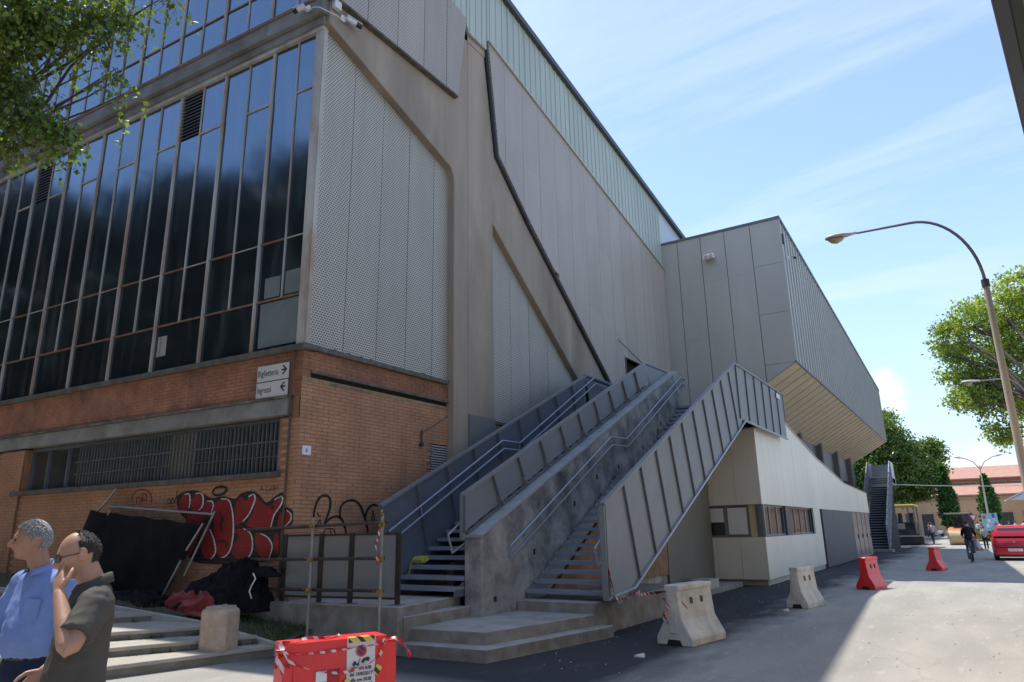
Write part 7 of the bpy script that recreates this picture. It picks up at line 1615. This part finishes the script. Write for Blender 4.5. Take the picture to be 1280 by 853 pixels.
skinA = skin_mat('skin_tanned', (.40, .20, .125)); skinB = skin_mat('skin_light', (.46, .245, .16))
def fabric(name, col, rough=.8, sc=9):
    M = mat(name, col, rough, .08, sc, bump=.15, bscale=500, spec=.2); return M
blue_sh = fabric('blue_shirt', (.21, .30, .60)); grey_sh = fabric('dark_grey_polo', (.088, .080, .071)); navy = fabric('navy_trousers', (.018, .025, .06)); dk = fabric('dark_trousers', (.03, .03, .035))
grey_hair = mat('grey_hair', (.27, .26, .25), .6, .3, 40, bump=.6, bscale=200); grey_hair2 = mat('grey_hair_light', (.33, .325, .32), .5, .35, 60); brown_hair = mat('dark_brown_hair', (.022, .015, .011), .55, .3, 40, bump=.5, bscale=200)
leather = mat('black_leather', (.015, .014, .014), .4)
def hairA(az, el):
    a = abs(az)
    if a > 2.15: return el > -.55+.15*math.sin(a*3)
    if a > 1.75: return el > .05
    if a > 1.25: return el > .22
    if a > 1.0: return el > .36+(1.25-a)*.4
    return el > .62+.10*math.cos(az*2)
def hairB(az, el):
    a = abs(az)
    if el > .95: return a > 1.75
    if a > 2.2: return el > -.48
    if a > 1.75: return el > -.02
    if a > 1.55: return .05 < el < .66
    return False
def head_at(u, v, d):
    p = OC+ray(u, v)*d/FPX; return Vector(p)
PROF = (IL*.84+TOC*.54).normalized()           # the way both men look
ha = head_at(40, 676, 4.05); fa = Matrix.Rotation(R(36), 3, 'Z') @ PROF; oa = ha-PROF*.09
hz = ha.z
spA = dict(head=(.073, -.053, hz), yaw=-R(34), pitch=-.03, neck=(.02, -.015, hz-.165), skin=skinA, shirt=blue_sh, trousers=navy, beltmat=leather, hair=hairA, hairmat=grey_hair, hairmat2=grey_hair2, hair_t=.0065, hair_l=.022, nstr=1500, flow=(.0, -.5), seed=3, belt=1.06)
sz = hz-.228
spA['torso'] = [(-.005, 0, 1.01, .118, .165), (.01, 0, 1.06, .138, .178), (.02, 0, 1.12, .142, .176), (.02, 0, 1.19, .132, .172), (.01, 0, 1.27, .122, .180), (-.005, 0, 1.34, .112, .188), (-.01, 0, sz+.02, .090, .178), (-.01, 0, sz+.055, .072, .115), (0, 0, sz+.085, .060, .063)]
spA['arms'] = [dict(pts=((-.01, -.185, sz-.01), (.07, -.25, sz-.25), (.30, -.28, sz-.29)), sleeve=2, hd=(1, -.05, -.1), hn=(0, .6, -.6), side=-1, curl=.35),
               dict(pts=((-.01, .185, sz-.01), (-.06, .24, sz-.27), (-.02, .26, sz-.50)), sleeve=2, hd=(.2, 0, -1), hn=(0, -1, 0), side=-1, curl=.3)]
pa, hMA, MwA = person_man('person', 'grey haired man in a light blue shirt walking to the left', (oa.x, oa.y, 0), fa, spA)
mb = MB(); yy = (.045, .135)
mb.hexa([(.128, yy[0], 1.22), (.112, yy[1], 1.22), (.12, yy[1], 1.22), (.136, yy[0], 1.22)], [(.118, yy[0], 1.33), (.100, yy[1], 1.33), (.108, yy[1], 1.33), (.126, yy[0], 1.33)]); o = mb.build('pocket', blue_sh, pa); o.data.transform(MwA)
hb = head_at(99, 694, 3.38); fb = PROF
hz = hb.z
spB = dict(head=(0, 0, hz), yaw=0, pitch=R(14), neck=(-.078, 0, hz-.145), skin=skinB, shirt=grey_sh, trousers=dk, beltmat=leather, hair=hairB, hairmat=brown_hair, hairmat2=brown_hair, hair_t=.0028, hair_l=.006, nstr=500, flow=(.0, -.4), seed=8, belt=.98, hipx=-.06)
sz = hz-.20
spB['torso'] = [(-.055, 0, .90, .125, .175), (-.05, 0, .98, .130, .18), (-.045, 0, 1.06, .132, .178), (-.055, 0, 1.15, .124, .172), (-.06, 0, 1.24, .118, .182), (-.068, 0, 1.31, .110, .190), (-.075, 0, sz+.01, .092, .175), (-.08, 0, sz+.045, .075, .115), (-.078, 0, sz+.072, .060, .064)]
spB['arms'] = [dict(pts=((-.085, .185, sz-.015), (.005, .315, 1.19), (.062, .125, 1.410)), sleeve=.72, hd=(.12, -.66, .74), hn=(-.75, -.35, -.1), side=-1, curl=.12),
               dict(pts=((-.08, -.185, sz-.01), (-.06, -.24, sz-.27), (.075, -.16, 1.045)), sleeve=.8, hd=(.6, 0, -.8), hn=(0, 1, 0), side=1, curl=.4)]
pb, hMB, MwB = person_man('person', 'balding man with sunglasses and dark grey polo shirt holding his hand to his face', (hb.x, hb.y, 0), fb, spB)
# sunglasses
sg_ = thing('sunglasses', 'dark sunglasses worn by the balding man in the grey polo', 'sunglasses', (hb.x, hb.y, 0))
Mg = MwB @ hMB
for s_ in (-1, 1):
    mb = MB(); c = [head_pt(R(s_*a), R(e), .009) for a, e in ((8, 6.5), (20, 8.5), (35, 6.5), (36, -1), (28, -6.5), (14, -6), (8, -1))]
    mb.hexa([Mg @ p for p in c], [Mg @ (p+Vector((.003, 0, 0))) for p in c]); mb.build('lens', blk_pl, sg_)
    mb = MB(); mb.tube([Mg @ head_pt(R(s_*36), R(5), .009), Mg @ Vector((.04, s_*.083, .012)), Mg @ Vector((-.008, s_*.085, .010))], .0025, 6); mb.build('temple', blk_pl, sg_)
mb = MB(); mb.tube([Mg @ head_pt(R(-8), R(5), .010), Mg @ head_pt(0, R(5), .012), Mg @ head_pt(R(8), R(5), .010)], .002, 6); mb.build('bridge', blk_pl, sg_)
# ------------------------------------------------------------------ small figures and two-wheelers
def figure(lab, base, fwd, h, shirt, trs, hairm, pose='stand', group=None, cat='person'):
    t_ = thing('person', lab, 'person', base, group); M_ = frame(base, fwd); k = h/1.75; body = MB(); cl = MB(); tr = MB()
    if pose == 'ride':
        hip = Vector((-.12, 0, .92)); ch = Vector((.10, 0, 1.36)); hd = Vector((.20, 0, 1.60))
        legs = [((-.12, .09, .92), (.28, .11, .62), (.05, .11, .22)), ((-.12, -.09, .92), (.22, -.11, .80), (.06, -.11, .46))]; arms = [((.08, .19, 1.33), (.22, .25, 1.10), (.45, .22, 1.03)), ((.08, -.19, 1.33), (.22, -.25, 1.10), (.45, -.22, 1.03))]
    elif pose == 'sit':
        hip = Vector((-.05, 0, .75)); ch = Vector((.02, 0, 1.20)); hd = Vector((.05, 0, 1.46)); legs = [((-.05, s*.10, .75), (.38, s*.16, .68), (.40, s*.16, .12)) for s in (1, -1)]; arms = [((.0, s*.19, 1.18), (.12, s*.24, .95), (.40, s*.2, .98)) for s in (1, -1)]
    else:
        hip = Vector((0, 0, .92)); ch = Vector((0, 0, 1.38)); hd = Vector((.02, 0, 1.62)); legs = [((0, .09, .92), (.14, .09, .5), (.22, .09, .08)), ((0, -.09, .92), (-.02, -.09, .5), (-.2, -.09, .1))]; arms = [((0, .19, 1.4), (-.08, .24, 1.12), (.06, .24, .9)), ((0, -.19, 1.4), (.08, -.24, 1.12), (.2, -.22, .95))]
    limb(body, [hip, ch, hd], [.10, .08, .05]); mbh = body
    body.rings([[hd+Vector((.095*math.cos(a)*q, .075*math.sin(a)*q, z)) for a in [2*PI*i/12 for i in range(12)]] for z, q in ((-.11, .45), (-.05, .9), (0, 1), (.06, .92), (.11, .45))])
    limb(cl, [hip+Vector((0, 0, .05)), hip.lerp(ch, .5), ch], [.155, .16, .15], 14); limb(cl, [ch+Vector((0, .14, 0)), ch+Vector((0, -.14, 0))], [.085, .085])
    for a in arms:
        limb(body, [Vector(q) for q in a], [.045, .036, .026]); limb(cl, [Vector(a[0]), Vector(a[0]).lerp(Vector(a[1]), .9)], [.066, .06]); d_ = (Vector(a[2])-Vector(a[1])).normalized(); hand_geo(body, a[2], d_, (0, -1 if a[0][1] > 0 else 1, -.2), 1, .5)
    for a in legs:
        limb(body, [Vector(q) for q in a]+[Vector(a[2])+Vector((.14, 0, -.04))], [.075, .05, .04, .03]); limb(tr, [Vector(q) for q in a], [.10, .075, .06])
    S_ = Matrix.Scale(k, 4)
    for m_, vox, nm, mm_ in ((body, .02, 'body', skinB), (cl, .025, 'shirt', shirt), (tr, .025, 'trousers', trs)): place_mesh(remeshed(m_, vox, 2), M_ @ S_, nm, mm_, t_)
    mb = MB(); mb.rings([[hd+Vector((-.012+.108*math.cos(a)*q, .088*math.sin(a)*q, z)) for a in [2*PI*i/12 for i in range(12)]] for z, q in ((.0, .95), (.05, 1.02), (.09, .8), (.128, .35))]); place_mesh(mb.build('hair', hairm, t_).data, M_ @ S_, 'hair', hairm, t_)
    for ob in list(t_.children):
        if ob.name.startswith('hair') and sum(1 for c in t_.children if c.name.startswith('hair')) > 1: bpy.data.objects.remove(ob, do_unlink=True); break
    for a in legs:
        mb = MB(); p = Vector(a[2]); ell_rings(mb, [(p.x+.06, p.y, p.z-.09, .14, .045), (p.x+.06, p.y, p.z-.05, .14, .045), (p.x+.02, p.y, p.z+.02, .06, .04)], 10); o = mb.build('shoe', leather, t_); o.data.transform(M_ @ S_)
    return t_
cb = Vector((-.42, 36.9, 0)); fw = Vector((.05, 1, 0))
BY = thing('bicycle', 'city bicycle ridden away along the shaded street', 'bicycle', cb); Mb = frame(cb, fw)
def bt(pts, r_, nm, mm_, n=6, closed=False, par=None):
    mb = MB(); mb.tube([Mb @ Vector(p) for p in pts], r_, n, closed); return mb.build(nm, mm_, par or BY, smooth=True)
for x in (-.52, .55):
    w_ = bt([(x+.33*math.cos(a), 0, .34+.33*math.sin(a)) for a in [2*PI*q/24 for q in range(24)]], .018, 'wheel', tyre, 6, True)
    mb = MB(); 
    for q in range(8):
        a = PI*q/8; mb.bar(Mb @ Vector((x-.32*math.cos(a), 0, .34-.32*math.sin(a))), Mb @ Vector((x+.32*math.cos(a), 0, .34+.32*math.sin(a))), .004)
    mb.build('spokes', chrome, w_)
bfr = mat('bike_frame', (.10, .10, .11), .4)
bt([(-.52, .05, .34), (-.12, .02, .28), (-.18, 0, .82)], .016, 'frame', bfr); bt([(-.12, 0, .28), (.38, 0, .80), (-.16, 0, .70)], .018, 'frame', bfr); bt([(.55, .05, .34), (.42, .02, .72), (.37, 0, .98)], .015, 'fork', bfr); bt([(.30, .27, 1.02), (.38, .1, 1.02), (.38, -.1, 1.02), (.30, -.27, 1.02)], .013, 'handlebar', bfr)
mb = MB(); ell_rings(mb, [(-.20, 0, .84, .12, .07), (-.18, 0, .90, .14, .09), (-.16, 0, .92, .12, .07)], 12); o = mb.build('saddle', leather, BY); o.data.transform(Mb)
mb = MB(); mb.hexa([(-.86, -.03, .42), (-.84, -.03, .42), (-.84, .03, .42), (-.86, .03, .42)], [(-.86, -.03, .62), (-.84, -.03, .62), (-.84, .03, .62), (-.86, .03, .62)]); o = mb.build('mudguard_flap', white_pl, BY); o.data.transform(Mb)
bt([(-.50, 0, .70), (-.84, 0, .66), (-.88, 0, .5)], .02, 'mudguard', bfr)
bs = MB(); bs.rings([[(.22+.05+.16*math.cos(a)*q, -.30+.10*math.sin(a)*q, z) for a in [2*PI*i/12 for i in range(12)]] for z, q in ((.50, .4), (.58, 1), (.72, 1.05), (.84, .7), (.95, .15))]); o = bs.build('shopping_bag', mat('grey_bag', (.42, .44, .46), .6), smooth='all'); o.data.transform(Mb @ Matrix.Translation((-.45, 0, 0))); tag(o, 'pale grey bag hanging at the right side of the ridden bicycle', 'bag')
figure('cyclist in a black top riding away along the street', cb, fw, 1.75, fabric('black_top', (.012, .012, .014)), fabric('jeans', (.10, .13, .18)), brown_hair, 'ride')
cols = [fabric('white_top', (.6, .6, .62)), fabric('red_top', (.5, .05, .06)), fabric('navy_top', (.03, .04, .10)), fabric('pink_top', (.5, .3, .35)), fabric('teal_top', (.05, .25, .28))]
figure('person in a white top walking beside the asphalt paver', (-3.2, 68, 0), (-.4, -1, 0), 1.72, cols[0], fabric('jeans', (.1, .13, .18)), brown_hair, 'stand')
figure('person in a grey top standing near the red car', (.25, 55, 0), (0, 1, 0), 1.4, fabric('grey_top', (.35, .33, .34)), dk, brown_hair, 'stand')
for k, (x, y, c, pose, lab) in enumerate([(1.6, 80, 0, 'stand', 'person in white standing behind the red car, leftmost of the row'), (2.4, 80, 2, 'stand', 'person in navy standing behind the red car'), (2.9, 81, 3, 'stand', 'person in pink standing behind the red car'), (-2.6, 100, 4, 'sit', 'person in teal sitting on a scooter by the orange wall'), (-1.0, 99, 2, 'stand', 'person in navy near the far orange wall'), (.0, 96, 0, 'stand', 'person in white between the two poplars'), (-5.0, 101, 1, 'stand', 'person in red walking along the far orange wall'), (3.5, 80, 0, 'stand', 'person in white standing behind the red car, rightmost of the row')]):
    figure(lab, (x, y, 0), (random.uniform(-1, 1), random.uniform(-1, 1), 0), 1.72, cols[c], [dk, navy][k % 2], brown_hair, pose)
def scooter(base, ang, paint, lab):
    t_ = thing('motor_scooter', lab, 'scooter', base, 'scooters parked by the orange building'); M_ = Matrix.Translation(base) @ Matrix.Rotation(ang, 4, 'Z')
    def bl(mb, nm, mm_, par=t_): o = mb.build(nm, mm_, par, smooth=True); o.data.transform(M_); return o
    for x in (-.6, .65):
        mb = MB(); mb.tube([(x, -.06, .26), (x, .06, .26)], .26, 16); bl(mb, 'wheel', tyre)
    mb = MB(); ell_rings(mb, [(-.40, 0, .35, .42, .16), (-.40, 0, .6, .45, .18), (-.35, 0, .75, .38, .14)], 14); bl(mb, 'rear_body', paint)
    mb = MB(); ell_rings(mb, [(-.25, 0, .76, .36, .13), (-.28, 0, .84, .34, .11)], 12); bl(mb, 'seat', leather)
    mb = MB(); mb.hexa([(.36, -.2, .3), (.44, -.2, .3), (.44, .2, .3), (.36, .2, .3)], [(.28, -.16, .92), (.36, -.16, .92), (.36, .16, .92), (.28, .16, .92)]); mb.box((-.1, -.16, .26), (.42, .16, .33)); bl(mb, 'leg_shield', paint)
    mb = MB(); mb.tube([(.62, 0, .28), (.45, 0, .7), (.34, 0, 1.0)], .03, 6); mb.tube([(.28, -.3, 1.02), (.34, 0, 1.04), (.28, .3, 1.02)], .018, 6); bl(mb, 'handlebar', trim_dark)
paints = [mat('scooter_dark', (.05, .05, .06), .3), mat('scooter_red', (.4, .03, .03), .3), mat('scooter_silver', (.4, .4, .42), .3), mat('scooter_teal', (.05, .25, .28), .3)]
for k, (x, y, p, lab) in enumerate([(-6.6, 103, 0, 'dark scooter parked leftmost along the orange wall'), (-4.2, 103, 2, 'silver scooter parked by the far doorway'), (-2.7, 100, 3, 'teal scooter under its rider by the orange wall'), (-1.8, 102, 0, 'dark scooter parked left of the left poplar'), (-.6, 101, 1, 'red scooter parked between the poplars')]):
    scooter((x, y, 0), random.uniform(-1, 1)+PI/2, paints[p], lab)
bpy.data.scenes.remove(SCR)
